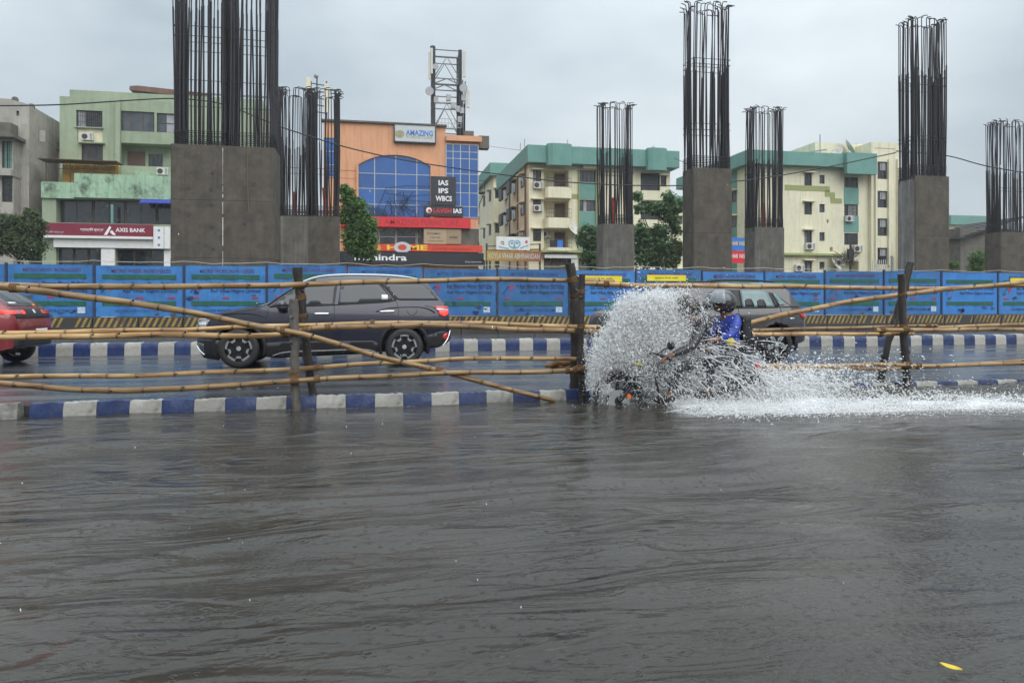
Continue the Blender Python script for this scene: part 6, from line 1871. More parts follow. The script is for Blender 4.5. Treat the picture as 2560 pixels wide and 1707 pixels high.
                for k in range(10):
                    a = 2*math.pi*k/10+(.12 if k % 2 else -.12)*1.6; d = Vector((math.cos(a), math.sin(a))); t_ = Vector((-d.y, d.x))
                    q = [d*.04+t_*.018, d*r*.66+t_*.022, d*r*.66-t_*.022, d*.04-t_*.018]
                    vs_ = [(wx+p.x, yf-sgn*.012, wz+p.y) for p in q]+[(wx+p.x, yf-sgn*.05, wz+p.y) for p in q]
                    mb.add(vs_, [(0,1,2,3),(7,6,5,4),(0,4,5,1),(1,5,6,2),(2,6,7,3),(3,7,4,0)])
                mb.build('spoke', M['rimlight'], ty, local=True)
            MB().lathe([(.045, 0), (.04, sgn*.012)], 14, (wx, yf-sgn*.012, wz)).build('hub_cap', M['chrome'], ty, local=True)
    def arch_lip(s, wx, wz, r0, r1, m_='clad', lo=.22):
        """plastic wheel arch trim"""
        poly = []
        a0 = math.asin((lo-wz)/r0) if abs((lo-wz)/r0) < 1 else -.4
        n = 18
        for k in range(n+1): a = math.pi-a0-(math.pi-2*a0)*k/n; poly.append((wx+r1*math.cos(a), wz+r1*math.sin(a)))
        for k in range(n+1): a = a0+(math.pi-2*a0)*k/n; poly.append((wx+r0*math.cos(a), wz+r0*math.sin(a)))
        poly = [p for p in poly]
        s.side('arch_trim', poly, m_, .014, res=.06)

# ---------------------------------------------------------------- dark SUV
DSUV = 13.08
SX = (hit(482, 800, DSUV)[0]+hit(1130, 800, DSUV)[0])/2
def S2(zx, zy):
    x, z = hit(440+zx/3.178, 640+zy/3.178, DSUV); return x-SX, z-ROADZ
def S3(zx, zy):
    x, z = hit(860+zx/6.271, 680+zy/6.271, DSUV); return x-SX, z-ROADZ
def S1(zx, zy):
    x, z = hit(470+zx/6.272, 680+zy/6.272, DSUV); return x-SX, z-ROADZ
W_ = .90
top = [S2(131, 640), S2(136, 560), S2(148, 500), S2(200, 485), S2(260, 468), S2(330, 445), S2(420, 428), S2(520, 408), S2(640, 392), S2(690, 383), S2(760, 345), S2(900, 258), S2(1000, 200), S2(1080, 166), S2(1180, 152), S2(1350, 146), S2(1650, 150), S2(1850, 164), S2(1960, 186), S2(2005, 200), S2(2050, 255), S2(2110, 335), S2(2160, 372), S2(2178, 420), S2(2186, 500), S2(2194, 600)]
top = [(a+(.0003*i), b) for i, (a, b) in enumerate(top)]
LX0, LX1 = top[0][0], top[-1][0]
fw_, rw_ = S2(495, 760), S2(1815, 738)
wr = .345
wheels = [(fw_[0], wr), (rw_[0], wr)]
prof = [(.15, .90), (.30, .955), (.45, .985), (.60, .995), (.78, 1.0), (.90, .985), (1.0, .965), (1.06, .945), (1.20, .89), (1.40, .81), (1.55, .74), (1.66, .66), (1.75, .6)]
plan = [(LX0-.01, .62), (LX0+.05, .76), (LX0+.16, .88), (LX0+.35, .955), (LX0+.7, .985), (LX0+1.2, 1.0), (LX1-1.0, 1.0), (LX1-.5, .975), (LX1-.2, .93), (LX1-.08, .88), (LX1-.02, .80), (LX1+.01, .70)]
bot = [(LX0-.01, .36), (LX0+.08, .27), (LX0+.3, .22), (fw_[0]+.4, .25), (rw_[0]-.4, .26), (rw_[0]+.4, .30), (LX1-.25, .32), (LX1-.05, .42), (LX1+.01, .5)]
suv = Car('sport_utility_car', 'dark navy SUV with silver roof rail passing behind the bamboo rails', (SX, DSUV+.9, ROADZ), top, bot, W_, wheels, .41, 'suvpaint', prof, .25, plan)
suv.root['category'] = 'SUV'
for (wx, wz) in wheels: suv.wheel(wx, wz, wr, 'star'); suv.arch_lip(wx, wz, .405, .465)
# glass
G1 = [S2(745, 400), S2(905, 283), S2(1010, 232), S2(1090, 205), S2(1160, 193), S2(1285, 188), S2(1255, 385), S2(1100, 390)]
G2 = [S2(1310, 187), S2(1590, 190), S2(1640, 235), S2(1725, 345), S2(1700, 358), S2(1285, 383)]
G3 = [S2(1655, 196), S2(1900, 205), S2(1990, 225), S2(2040, 275), S2(2095, 352), S2(1780, 352), S2(1740, 338), S2(1660, 225)]
def ordered(p): return p
g1 = suv.side('front_door_window', G1, 'carglass', .005); g2 = suv.side('rear_door_window', G2, 'carglass', .005); g3 = suv.side('quarter_window', G3, 'carglass', .005)
suv.line('window_trim', [S2(735, 405), S2(1100, 396), S2(1270, 388), S2(1700, 364), S2(1745, 352)], 'clad', .011, .002)
suv.line('window_trim', [S2(1600, 188), S2(1650, 225), S2(1700, 285), S2(1748, 352)], 'clad', .016, .003)
suv.line('pillar_trim', [S2(1275, 190), S2(1262, 290), S2(1250, 388)], 'clad', .02, .001)
suv.line('window_trim', [S2(720, 395), S2(900, 268), S2(1010, 214), S2(1100, 190)], 'clad', .018, .001)
suv.side('window_sticker', [S3(592, 352), S3(688, 358), S3(688, 425), S3(592, 430)], 'whitegloss', .009, both=False)
# roof rail
rail = [S2(905, 262), S2(1000, 205), S2(1080, 172), S2(1180, 158), S2(1350, 151), S2(1650, 154), S2(1830, 166), S2(1960, 190)]
P, _ = resample([(a, 0, b) for a, b in rail], .06)
for sgn in (-1, 1):
    MB().tube([(p.x, sgn*(suv.w(p.x, min(p.z, suv.top(p.x)-.05))-.03), p.z+.012) for p in P], [.004+.020*math.sin(math.pi*min(1, max(0, i/(len(P)-1))))**.5 for i in range(len(P))], 6).build('roof_rail', M['chrome'], suv.root, smooth=True, local=True)
# windscreen, rear screen
zc = S2(700, 385)[1]
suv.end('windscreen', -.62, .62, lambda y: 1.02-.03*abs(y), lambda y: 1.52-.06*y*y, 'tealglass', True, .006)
suv.end('rear_screen', -.56, .56, lambda y: 1.10, lambda y: 1.50-.05*y*y, 'carglass', False, .008)
# lines between panels
for L_ in ([S1(1255, 590), S1(1225, 700), S1(1222, 800), S1(1240, 980), S1(1290, 1200)], [S2(1258, 390), S2(1252, 560), S2(1262, 740)], [S2(1752, 352), S2(1775, 410), S2(1770, 470), S2(1740, 560), S2(1650, 700)],
           [S3(985, 600), S3(985, 690), S3(1000, 702), S3(1140, 700), S3(1152, 685), S3(1152, 595)], [S1(330, 650), S1(560, 660), S1(1000, 590), S1(1130, 575)], [S2(1980, 395), S2(2050, 395), S2(2120, 480)]):
    suv.line('panel_gap', L_, 'dark', .005, .0005)
# shoulder creases
suv.line('crease', [S1(470, 690), S1(700, 655), S1(900, 650), S1(1080, 665), S1(1200, 700)], 'suvpaint', .012, -.004)
suv.line('crease', [S3(500, 625), S3(600, 580), S3(860, 552), S3(1150, 545), S3(1330, 565), S3(1430, 640)], 'suvpaint', .014, -.004)
for pl in ([S2(1098, 453), S2(1150, 449), S2(1215, 451), S2(1213, 462), S2(1150, 466), S2(1100, 464)], [S2(1618, 436), S2(1680, 430), S2(1738, 431), S2(1735, 442), S2(1680, 447), S2(1620, 447)]):
    suv.side('door_handle', pl, 'chrome', .03, res=.03, th=.02)
# cladding, sill trim
cl = [S2(690, 800), S2(700, 690), S2(900, 680), S2(1300, 676), S2(1560, 672), S2(1620, 700), S2(1600, 775), S2(1200, 792), S2(800, 812)]
suv.side('sill_cladding', cl, 'clad', .010)
suv.line('chrome_sill', [S2(765, 793), S2(800, 770), S2(900, 760), S2(1250, 748), S2(1500, 740), S2(1560, 745), S2(1600, 770)], 'chrome', .011, .012)
suv.side('front_cladding', [S2(150, 660), S2(345, 670), S2(345, 800), S2(330, 832), S2(200, 815), S2(150, 740)], 'clad', .008)
suv.side('rear_cladding', [S2(1965, 640), S2(2100, 600), S2(2165, 600), S2(2150, 690), S2(2100, 718), S2(1995, 730)], 'clad', .008)
# lamps
hl = suv.side('headlight', [S1(88, 760), S1(130, 735), S1(335, 735), S1(300, 790), S1(255, 860), S1(250, 960), S1(130, 960), S1(100, 830)], 'lampclear', .012, res=.04)
for a in (0, 1, 2):
    suv.side('lamp_cell', [S1(125+50*a, 800), S1(160+50*a, 800), S1(160+45*a, 845), S1(125+45*a, 845)], 'whitegloss', .018, res=.04)
suv.line('lamp_brow', [S1(88, 760), S1(140, 742), S1(330, 738)], 'chrome', .012, .014)
suv.line('fog_trim', [S1(75, 1175), S1(130, 1260), S1(175, 1305), S1(228, 1305)], 'chrome', .010, .014)
suv.side('fog_lamp', [S1(75, 1110), S1(215, 1130), S1(222, 1290), S1(170, 1285), S1(85, 1170)], 'glassgrey', .012, res=.05)
tl = suv.side('tail_light', [S3(1410, 560), S3(1460, 528), S3(1640, 535), S3(1655, 600), S3(1640, 660), S3(1580, 700), S3(1500, 670), S3(1480, 600)], 'lampred', .014, res=.04)
suv.side('lamp_band', [S3(1440, 572), S3(1655, 582), S3(1655, 600), S3(1470, 598)], 'lampclear', .019, res=.04)
suv.side('lit_lamp', [S3(1495, 605), S3(1645, 600), S3(1640, 660), S3(1580, 692), S3(1512, 660)], 'lampglow', .019, res=.04)
suv.side('bumper_reflector', [S3(1560, 1000), S3(1590, 965), S3(1655, 950), S3(1655, 1010), S3(1620, 1060), S3(1555, 1055)], 'lampred', .016, res=.04)
suv.line('bumper_trim', [S3(1680, 920), S3(1678, 990), S3(1640, 1080), S3(1560, 1150)], 'chrome', .007, .006)
suv.end('tailgate_panel', -.60, .60, lambda y: .62, lambda y: 1.02, 'suvpaint', False, .006)
suv.end('light_bar', -.62, .62, lambda y: .88, lambda y: .96, 'lampred', False, .014)
suv.end('grille', -.5, .5, lambda y: .42, lambda y: .72, 'clad', True, .012)
suv.end('number_plate', -.26, .26, lambda y: .70, lambda y: .81, 'whitegloss', False, .016)
# mirrors
for sgn in (-1, 1):
    mx_, mz_ = S1(1480, 510)
    y_ = sgn*(suv.w(mx_, mz_-.02)+.13)
    m_o = MB().sphere((mx_, y_, mz_), (.085, .11, .075), 14, 10).build('mirror', M['greypaint'], suv.root, smooth=True, local=True)
    MB().sphere((mx_+.005, y_, mz_-.055), (.09, .10, .05), 12, 8).build('mirror_base', M['clad'], m_o, smooth=True, local=True)
    MB().tube([(mx_+.03, y_, mz_-.06), (mx_+.06, sgn*(suv.w(mx_+.06, mz_-.12)-.01), mz_-.12)], .03, 6).build('mirror_arm', M['clad'], m_o, local=True)
mb = MB(); a, b = S1(1000, 520), S1(1180, 545)
mb.tube([(a[0], -.35, a[1]+.02), ((a[0]+b[0])/2, -.2, a[1]+.03), (b[0], .0, b[1]+.03)], .014, 5); mb.build('wiper', M['clad'], suv.root, local=True)

# ---------------------------------------------------------------- grey SUV behind the riders
DG2 = 12.6
def Q5(zx, zy):
    x, z = hit(1640+zx/5.6, 690+zy/5.6, DG2); return x, z
gxr = Q5(2180, 700)[0]; gxf = gxr-4.05; GX2 = (gxr+gxf)/2
def Q(zx, zy): x, z = Q5(zx, zy); return x-GX2, z-ROADZ
f0 = gxf-GX2; r0_ = gxr-GX2
top = [(f0, .75), (f0+.04, .93), (f0+.2, 1.0), (f0+.7, 1.06), Q(-20, 395), Q(60, 345), Q(200, 235), Q(330, 150), Q(440, 100), Q(560, 82), Q(900, 72), Q(1300, 68), Q(1700, 85), Q(1860, 115), Q(1920, 170), Q(2000, 290), Q(2090, 425), Q(2150, 480), Q(2172, 560), (r0_, .70)]
top = sorted(top); top = [(a+.0004*i, b) for i, (a, b) in enumerate(top)]
wr2 = .335
wheels = [(f0+.78, wr2), (r0_-.72, wr2)]
prof2 = [(.15, .90), (.30, .96), (.5, .99), (.75, 1.0), (.92, .985), (1.02, .955), (1.2, .89), (1.4, .82), (1.55, .75), (1.7, .66)]
plan2 = [(f0-.01, .66), (f0+.05, .80), (f0+.2, .92), (f0+.5, .98), (f0+1.0, 1.0), (r0_-.9, 1.0), (r0_-.4, .97), (r0_-.12, .92), (r0_-.03, .84), (r0_+.01, .74)]
bot2 = [(f0-.01, .36), (f0+.1, .26), (f0+.4, .24), (r0_-1.2, .25), (r0_-.4, .30), (r0_-.06, .40), (r0_+.01, .5)]
gs = Car('compact_suv', 'grey compact SUV with black roof rails driving behind the splashing motorcycle', (GX2, DG2+.88, ROADZ), top, bot2, .88, wheels, .40, 'greypaint', prof2, .25, plan2)
gs.root['category'] = 'SUV'
for (wx, wz) in wheels: gs.wheel(wx, wz, wr2, 'spoke'); gs.arch_lip(wx, wz, .395, .455)
gs.side('front_door_window', [Q(640, 440), Q(700, 330), Q(790, 230), Q(880, 185), Q(1110, 185), Q(1110, 440)], 'carglass', .005)
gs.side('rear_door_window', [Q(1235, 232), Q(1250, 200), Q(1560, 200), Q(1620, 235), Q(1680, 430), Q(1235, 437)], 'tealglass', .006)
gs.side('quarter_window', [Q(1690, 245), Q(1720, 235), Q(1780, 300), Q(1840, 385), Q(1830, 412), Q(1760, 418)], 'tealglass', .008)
gs.side('pillar_panel', [Q(1115, 190), Q(1230, 190), Q(1230, 440), Q(1115, 442)], 'clad', .004)
gs.side('pillar_panel', [Q(1630, 225), Q(1690, 235), Q(1755, 425), Q(1690, 432)], 'clad', .004)
for (hx, hy) in ((1330, 380), (1500, 390)):
    gs.side('headrest', [Q(hx-60, hy+50), Q(hx-55, hy-40), Q(hx-20, hy-65), Q(hx+40, hy-60), Q(hx+65, hy), Q(hx+65, hy+50)], 'clad', .009, both=False)
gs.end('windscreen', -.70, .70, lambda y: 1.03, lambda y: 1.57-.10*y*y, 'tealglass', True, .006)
gs.end('rear_screen', -.55, .55, lambda y: 1.10, lambda y: 1.48, 'carglass', False, .008)
gs.side('tail_light', [Q(2040, 520), Q(2080, 508), Q(2165, 500), Q(2165, 560), Q(2100, 612), Q(2050, 560)], 'lampred', .014, res=.04)
gs.line('window_trim', [Q(600, 470), Q(1100, 452), Q(1700, 440), Q(2040, 428)], 'clad', .012, .002)
for L_ in ([Q(1170, 445), Q(1170, 700), Q(1200, 900)], [Q(1760, 440), Q(1790, 560), Q(1750, 720)], [Q(1720, 240), Q(1800, 320), Q(1930, 425)]): gs.line('panel_gap', L_, 'dark', .006, .001)
gs.side('door_handle', [Q(1560, 545), Q(1690, 540), Q(1690, 560), Q(1560, 566)], 'greypaint', .03, res=.03, th=.02)
gs.side('badge', [Q(1890, 588), Q(1955, 584), Q(1955, 602), Q(1890, 604)], 'chrome', .012, res=.03)
gs.side('lower_cladding', [Q(900, 880), Q(1000, 800), Q(1500, 800), Q(1600, 900), Q(1500, 1040), Q(900, 1060)], 'clad', .010)
rl = [Q(820, 92), Q(900, 78), Q(1100, 70), Q(1400, 70), Q(1650, 82), Q(1790, 104)]
P, _ = resample([(a, 0, b) for a, b in rl], .06)
for sgn in (-1, 1):
    MB().tube([(p.x, sgn*.56, p.z+.03) for p in P], .018, 6).build('roof_rail', M['clad'], gs.root, smooth=True, local=True)
gs.end('number_plate', -.26, .26, lambda y: .72, lambda y: .83, 'whitegloss', False, .016)
for sgn in (-1, 1):
    mx_, mz_ = Q(690, 410); y_ = sgn*(gs.w(mx_, mz_-.02)+.13)
    MB().sphere((mx_, y_, mz_), (.085, .11, .075), 14, 10).build('mirror', M['greypaint'], gs.root, smooth=True, local=True)
MB().tube([Vector((Q(60, 360)[0], -.4, Q(60, 360)[1]+.02)), Vector((Q(200, 330)[0], -.1, Q(200, 330)[1]-.05))], .012, 5).build('wiper', M['clad'], gs.root, local=True)

# ---------------------------------------------------------------- red hatchback leaving at the left edge
DR = 13.9; RXr = -6.03; RL = 3.95; RX = RXr-RL/2
f0, r0_ = -RL/2, RL/2
top = [(f0, .70), (f0+.05, .82), (f0+.5, .95), (f0+.95, 1.02), (f0+1.5, 1.42), (f0+1.85, 1.52), (f0+2.5, 1.55), (f0+3.1, 1.50), (f0+3.32, 1.43), (r0_-.28, 1.16), (r0_-.10, 1.02), (r0_-.04, .90), (r0_, .72)]
prof3 = [(.15, .90), (.30, .96), (.5, .99), (.75, 1.0), (.9, .98), (1.0, .94), (1.2, .86), (1.4, .76), (1.55, .66)]
plan3 = [(f0-.01, .66), (f0+.05, .80), (f0+.3, .94), (f0+1.0, 1.0), (r0_-.8, 1.0), (r0_-.35, .965), (r0_-.12, .90), (r0_-.03, .80), (r0_+.01, .68)]
bot3 = [(f0-.01, .34), (f0+.2, .22), (r0_-.5, .24), (r0_-.1, .34), (r0_+.01, .42)]
wheels = [(f0+.75, .31), (r0_-.66, .31)]
rc = Car('hatchback', 'red hatchback with lit brake light leaving the picture at the left edge', (RX, DR+.87, ROADZ), top, bot3, .87, wheels, .37, 'redpaint', prof3, .24, plan3)
rc.root['category'] = 'car'
for (wx, wz) in wheels: rc.wheel(wx, wz, .31, 'spoke')
rc.end('rear_screen', -.60, .60, lambda y: 1.07+.02*abs(y), lambda y: 1.43-.06*y*y, 'glassgrey', False, .008)
rc.end('tailgate_panel', -.78, .78, lambda y: .86, lambda y: 1.035, 'clad', False, .010)
rc.end('tail_light', -.79, -.35, lambda y: .93, lambda y: 1.01, 'lampred', False, .020, ny=8)
rc.end('tail_light', .35, .79, lambda y: .93, lambda y: 1.01, 'lampred', False, .020, ny=8)
rc.end('lit_lamp', -.44, -.34, lambda y: .945, lambda y: 1.0, 'lampglow', False, .026, ny=4)
rc.end('lit_lamp', -.79, -.68, lambda y: .95, lambda y: 1.0, 'lampglow', False, .026, ny=4)
rc.end('emblem', .04, .12, lambda y: .945, lambda y: 1.02, 'chrome', False, .022, ny=4)
rc.end('lower_bumper', -.72, .72, lambda y: .36, lambda y: .55, 'clad', False, .010)
rc.end('number_plate', -.05, .40, lambda y: .56, lambda y: .66, 'whitegloss', False, .016)
rc.end('screen_sticker', .30, .42, lambda y: 1.085, lambda y: 1.12, 'lampamber', False, .014, ny=3, nz=2)
rc.end('screen_sticker', -.50, -.25, lambda y: 1.13, lambda y: 1.15, 'whitegloss', False, .014, ny=3, nz=2)
rc.side('rear_door_window', [(f0+2.2, 1.03), (f0+2.2, 1.40), (f0+2.9, 1.38), (f0+3.2, 1.25), (f0+3.3, 1.05)], 'carglass', .005)
rc.side('front_door_window', [(f0+1.3, 1.05), (f0+1.65, 1.36), (f0+2.15, 1.42), (f0+2.15, 1.03)], 'carglass', .005)
# ================================================================== motorcycle and riders
DM = 7.9
def K(px, py):
    x, z = hit(px, py, DM); return x, z
def K3(px, py, dy=0): x, z = K(px, py); return (x, DM+dy, z)
M['bikegrey'] = mat('wet_grey_tank_paint', (.10,.115,.125), .3, .2, coat=.8)
M['bikedark'] = mat('dark_engine_metal', (.03,.031,.035), .45, .5, var=.3)
M['bikeblack'] = mat('black_bike_plastic', (.012,.012,.014), .4)
M['orange_lens'] = mat('orange_reflector', (.75,.14,.02), .3)
M['yel_lens'] = mat('yellow_green_indicator', (.45,.42,.03), .3)
RW = .30; HZ = .10
bike = thing('motorcycle', ((BFX+BRX)/2, DM, -.2), 'grey motorcycle carrying two riders through the flood behind its own splash', 'motorcycle')
def bike_wheel(x, nm, hubm):
    mb = MB().lathe([(RW*.80, -.045), (RW*.93, -.052), (RW, -.02), (RW, .02), (RW*.93, .052), (RW*.80, .045)], 40, (x, DM, HZ)); mb.f = mb.f[:-2]
    w_ = mb.build('wheel', M['tyre'], bike, smooth=50)
    mb = MB().lathe([(RW*.80, -.03), (RW*.76, -.03), (RW*.76, .03), (RW*.80, .03)], 36, (x, DM, HZ)); mb.f = mb.f[:-2]; mb.build('rim', M['rimlight'], w_, smooth=40)
    for k in range(5):
        a = 2*math.pi*k/5+.3; MB().tube([(x, DM, HZ), (x+RW*.78*math.cos(a), DM, HZ+RW*.78*math.sin(a))], [.03, .018], 6).build('spoke', M['bikedark'], w_)
    MB().lathe([(.055, -.07), (.055, .07)], 16, (x, DM, HZ)).build('hub', M['bikedark'], w_)
    MB().lathe([(.13, -.066), (.13, -.06)], 24, (x, DM, HZ)).build('brake_disc', M['galv'], w_)
bike_wheel(BFX, 'front', 0); bike_wheel(BRX, 'rear', 0)
head = Vector(K3(1612, 905))
for sg in (-1, 1):
    MB().tube([(BFX, DM+sg*.085, HZ), tuple(Vector((BFX, DM+sg*.085, HZ)).lerp(Vector((head.x, DM+sg*.085, head.z)), .5)), (head.x, DM+sg*.085, head.z)], [.026, .024, .018], 8).build('fork_leg', M['bikedark'], bike, smooth=True)
# mudguards
def guard(x, a0, a1, r_, w_, m_, nm):
    mb = MB(); n = 16
    for i in range(n+1):
        a = a0+(a1-a0)*i/n
        for j in range(7):
            t_ = (j-3)/3; rr = r_-.03*t_*t_; mb.v.append((x+rr*math.cos(a), DM+w_*t_, HZ+rr*math.sin(a)))
    for i in range(n):
        for j in range(6): mb.f.append((i*7+j, (i+1)*7+j, (i+1)*7+j+1, i*7+j+1))
    o = mb.build(nm, M[m_], bike, smooth=True); so = o.modifiers.new('thickness', 'SOLIDIFY'); so.thickness = .006
guard(BFX, .35, 2.6, RW+.035, .07, 'bikeblack', 'front_mudguard'); guard(BRX, .1, 2.0, RW+.06, .08, 'bikeblack', 'rear_mudguard')
# headlamp cowl, indicator, mirrors, handlebar
c = K3(1596, 902)
MB().sphere(c, (.10, .085, .10), 16, 10).build('headlamp_cowl', M['bikegrey'], bike, smooth=True)
MB().sphere((c[0]-.055, DM, c[2]-.01), (.055, .07, .075), 14, 10).build('headlamp', M['lampclear'], bike, smooth=True)
q = [K(1560, 893), K(1578, 868), K(1596, 862), K(1600, 880), K(1585, 896)]
MB().prism(q[::-1], DM-.09, DM+.09).build('fly_screen', M['bikegrey'], bike, bevel=.015)
for sg in (-1, 1):
    p = K3(1583, 907, sg*.17)
    MB().tube([(c[0]+.03, DM+sg*.08, p[2]), p], .012, 6).build('indicator_stalk', M['bikeblack'], bike)
    MB().sphere(p, (.045, .022, .022), 12, 8).build('indicator', M['yel_lens'], bike, smooth=True)
    hb = [(head.x-.01, DM+sg*.04, head.z+.05), K3(1612, 880, sg*.18), K3(1622, 882, sg*.28), K3(1640, 890, sg*.36)]
    MB().tube(hb, .012, 8).build('handlebar', M['bikedark'], bike, smooth=True)
    MB().tube([K3(1626, 884, sg*.30), K3(1644, 892, sg*.39)], .018, 8).build('grip', M['bikeblack'], bike, smooth=True)
    mt = K3(1645, 860, sg*.36)
    m_o = MB().sphere(mt, (.03, .075, .05), 14, 10).build('mirror', M['bikeblack'], bike, smooth=True)
    MB().tube([K3(1622, 882, sg*.26), K3(1628, 872, sg*.32), mt], .007, 6).build('mirror_stalk', M['bikeblack'], m_o)
    MB().sphere((mt[0]+.012, mt[1], mt[2]), (.024, .066, .043), 12, 8).build('mirror_glass', M['chrome'], m_o, smooth=True)
# tank, seat, tail
t0, t1 = K(1636, 903), K(1706, 905)
MB().sphere(((t0[0]+t1[0])/2, DM, t0[1]+.02), ((t1[0]-t0[0])*.62, .14, .12), 20, 14).build('fuel_tank', M['bikegrey'], bike, smooth=True)
for sg in (-1, 1):
    q = [K(1620, 912), K(1640, 895), K(1690, 905), K(1670, 935), K(1650, 955), K(1632, 945)]
    MB().prism(q[::-1], DM+sg*.15-.012, DM+sg*.15+.012).build('tank_shroud', M['bikegrey'], bike, bevel=.008)
sp = [K3(1700, 908), K3(1740, 915), K3(1790, 905), K3(1848, 892)]
mb = MB(); n = 16
P, _ = resample(sp, .03)
for i, p in enumerate(P):
    s = i/(len(P)-1); w_ = .10+.04*math.sin(math.pi*s)
    for a in range(10):
        th = 2*math.pi*a/10; mb.v.append((p.x, DM+w_*math.cos(th), p.z-.03+.04*math.sin(th)))
for i in range(len(P)-1):
    for a in range(10): mb.f.append((i*10+a, i*10+(a+1) % 10, (i+1)*10+(a+1) % 10, (i+1)*10+a))
mb.f.append(tuple(range(9, -1, -1))); mb.f.append(tuple((len(P)-1)*10+a for a in range(10)))
mb.build('seat', M['bikeblack'], bike, smooth=True)
q = [K(1760, 935), K(1770, 912), K(1860, 895), K(1885, 905), K(1870, 925), K(1810, 940)]
MB().prism(q[::-1], DM-.09, DM+.09).build('tail_panel', M['bikegrey'], bike, bevel=.02)
MB().box(K(1880, 915)[0], K(1893, 915)[0], DM-.06, DM+.06, K(1880, 925)[1], K(1880, 905)[1]).build('tail_light', M['lampred'], bike, bevel=.01)
mb = MB()
for sg in (-1, 1): mb.tube([K3(1800, 890, sg*.13), K3(1850, 880, sg*.13), K3(1880, 880, sg*.10)], .011, 6)
mb.build('grab_rail', M['bikedark'], bike)
# frame, engine, exhaust, swing arm
mb = MB()
for sg in (-1, 1):
    mb.tube([tuple(head+Vector((0, sg*.03, 0))), K3(1650, 950, sg*.10), K3(1665, 985, sg*.10), K3(1730, 985, sg*.10)], .016, 6); mb.tube([tuple(head+Vector((0, sg*.03, 0))), K3(1700, 925, sg*.08), K3(1800, 915, sg*.09)], .016, 6)
mb.build('frame', M['bikeblack'], bike)
e0, e1 = K(1655, 985), K(1740, 945)
MB().box(e0[0], e1[0], DM-.11, DM+.11, e0[1], e1[1]).build('engine', M['bikedark'], bike, bevel=.03)
mb = MB()
for k in range(6): z_ = K(1690, 950-k*4)[1]; mb.box(K(1665, 0)[0], K(1715, 0)[0], DM-.12, DM+.12, z_, z_+.008)
mb.build('cooling_fin', M['bikedark'], bike)
MB().lathe([(.085, -.14), (.085, .14)], 20, K3(1705, 978)).build('crankcase', M['bikedark'], bike, smooth=True)
MB().tube([K3(1660, 960, -.09), K3(1650, 985, -.11), K3(1690, 992, -.13), K3(1740, 982, -.15)], .018, 8).build('exhaust_pipe', M['galv'], bike, smooth=True)
MB().tube([K3(1735, 983, -.15), K3(1760, 978, -.16), K3(1850, 950, -.17), K3(1868, 945, -.17)], [.022, .045, .05, .035], 12).build('silencer', M['bikedark'], bike, smooth=True)
for sg in (-1, 1): MB().tube([K3(1735, 980, sg*.10), (BRX, DM+sg*.10, HZ)], .022, 8).build('swing_arm', M['bikeblack'], bike)
for sg in (-1, 1):
    MB().tube([K3(1815, 925, sg*.12), (BRX, DM+sg*.11, HZ+.06)], .016, 6).build('shock_absorber', M['galv'], bike)
    MB().tube([K3(1655, 985, sg*.10), K3(1650, 990, sg*.24)], .014, 6).build('footrest', M['bikeblack'], bike); MB().tube([K3(1745, 978, sg*.10), K3(1748, 976, sg*.24)], .013, 6).build('footrest', M['bikeblack'], bike)
    MB().tube([K3(1632, 930, sg*.06), K3(1622, 950, sg*.22), K3(1628, 985, sg*.24), K3(1652, 992, sg*.10)], .014, 8).build('crash_bar', M['bikeblack'], bike, smooth=True)
    MB().lathe([(.028, 0), (.026, sg*.015)], 12, (BFX+.10, DM+sg*.11, HZ+.06)).build('reflector', M['orange_lens'], bike)
MB().box(BFX+.02, BFX+.10, DM-.10, DM-.07, HZ-.02, HZ+.09).build('brake_caliper', M['galv'], bike)

def skin(name, parent, m_, chains, rad, level=2):
    """one continuous skinned mesh grown from joint chains; chains: lists of joint names with positions in dict"""
    J = {}; V = []; E_ = []; R = []
    for ch in chains:
        prev = None
        for (jn, p, r_) in ch:
            if jn not in J:
                J[jn] = len(V); V.append(Vector(p)-wloc(parent)); R.append(r_)
            if prev is not None and (prev, J[jn]) not in E_: E_.append((prev, J[jn]))
            prev = J[jn]
    me = bpy.data.meshes.new(name); me.from_pydata([tuple(v) for v in V], E_, []); me.materials.append(M[m_])
    o = link(name, me, parent)
    sk = o.modifiers.new('skin', 'SKIN'); sk.use_smooth_shade = True
    if not me.skin_vertices: 
        bm = bmesh.new(); bm.from_mesh(me); bm.verts.layers.skin.verify(); bm.to_mesh(me); bm.free()
    for i, sv in enumerate(me.skin_vertices[0].data):
        r_ = R[i]; sv.radius = r_ if hasattr(r_, '__len__') else (r_, r_); sv.use_root = (i == 0)
    su = o.modifiers.new('sub', 'SUBSURF'); su.levels = level; su.render_levels = level
    return o
M['skin'] = mat('brown_skin', (.20,.095,.055), .5, var=.08)
M['jacket'] = mat('dark_rain_jacket', (.022,.022,.026), .4, var=.25, scale=8, bump=.4, bscale=18)
M['jeans'] = mat('wet_dark_trousers', (.018,.022,.032), .55, var=.25, scale=9, bump=.4, bscale=20)
M['blueshirt'] = mat('wet_blue_shirt', (.016,.045,.33), .5, var=.35, scale=9, bump=.9, bscale=14)
M['shoe'] = mat('black_shoe', (.012,.011,.011), .5)
M['helmshell'] = mat('dark_helmet_shell', (.022,.022,.026), .22, var=.1, coat=.6)
M['helmcamo'] = mat('mottled_dark_helmet', (.025,.023,.018), .3, var=.6, scale=16, dirt=.6, dcol=(.14,.11,.07), dscale=12, coat=.4)
M['visor'] = mat('smoky_clear_visor', (.17,.19,.21), .1, var=.1, coat=1)
M['bag'] = mat('black_backpack', (.014,.013,.014), .7, var=.3, bump=.3)
M['yellowcloth'] = mat('yellow_cloth', (.55,.48,.05), .7, var=.2)
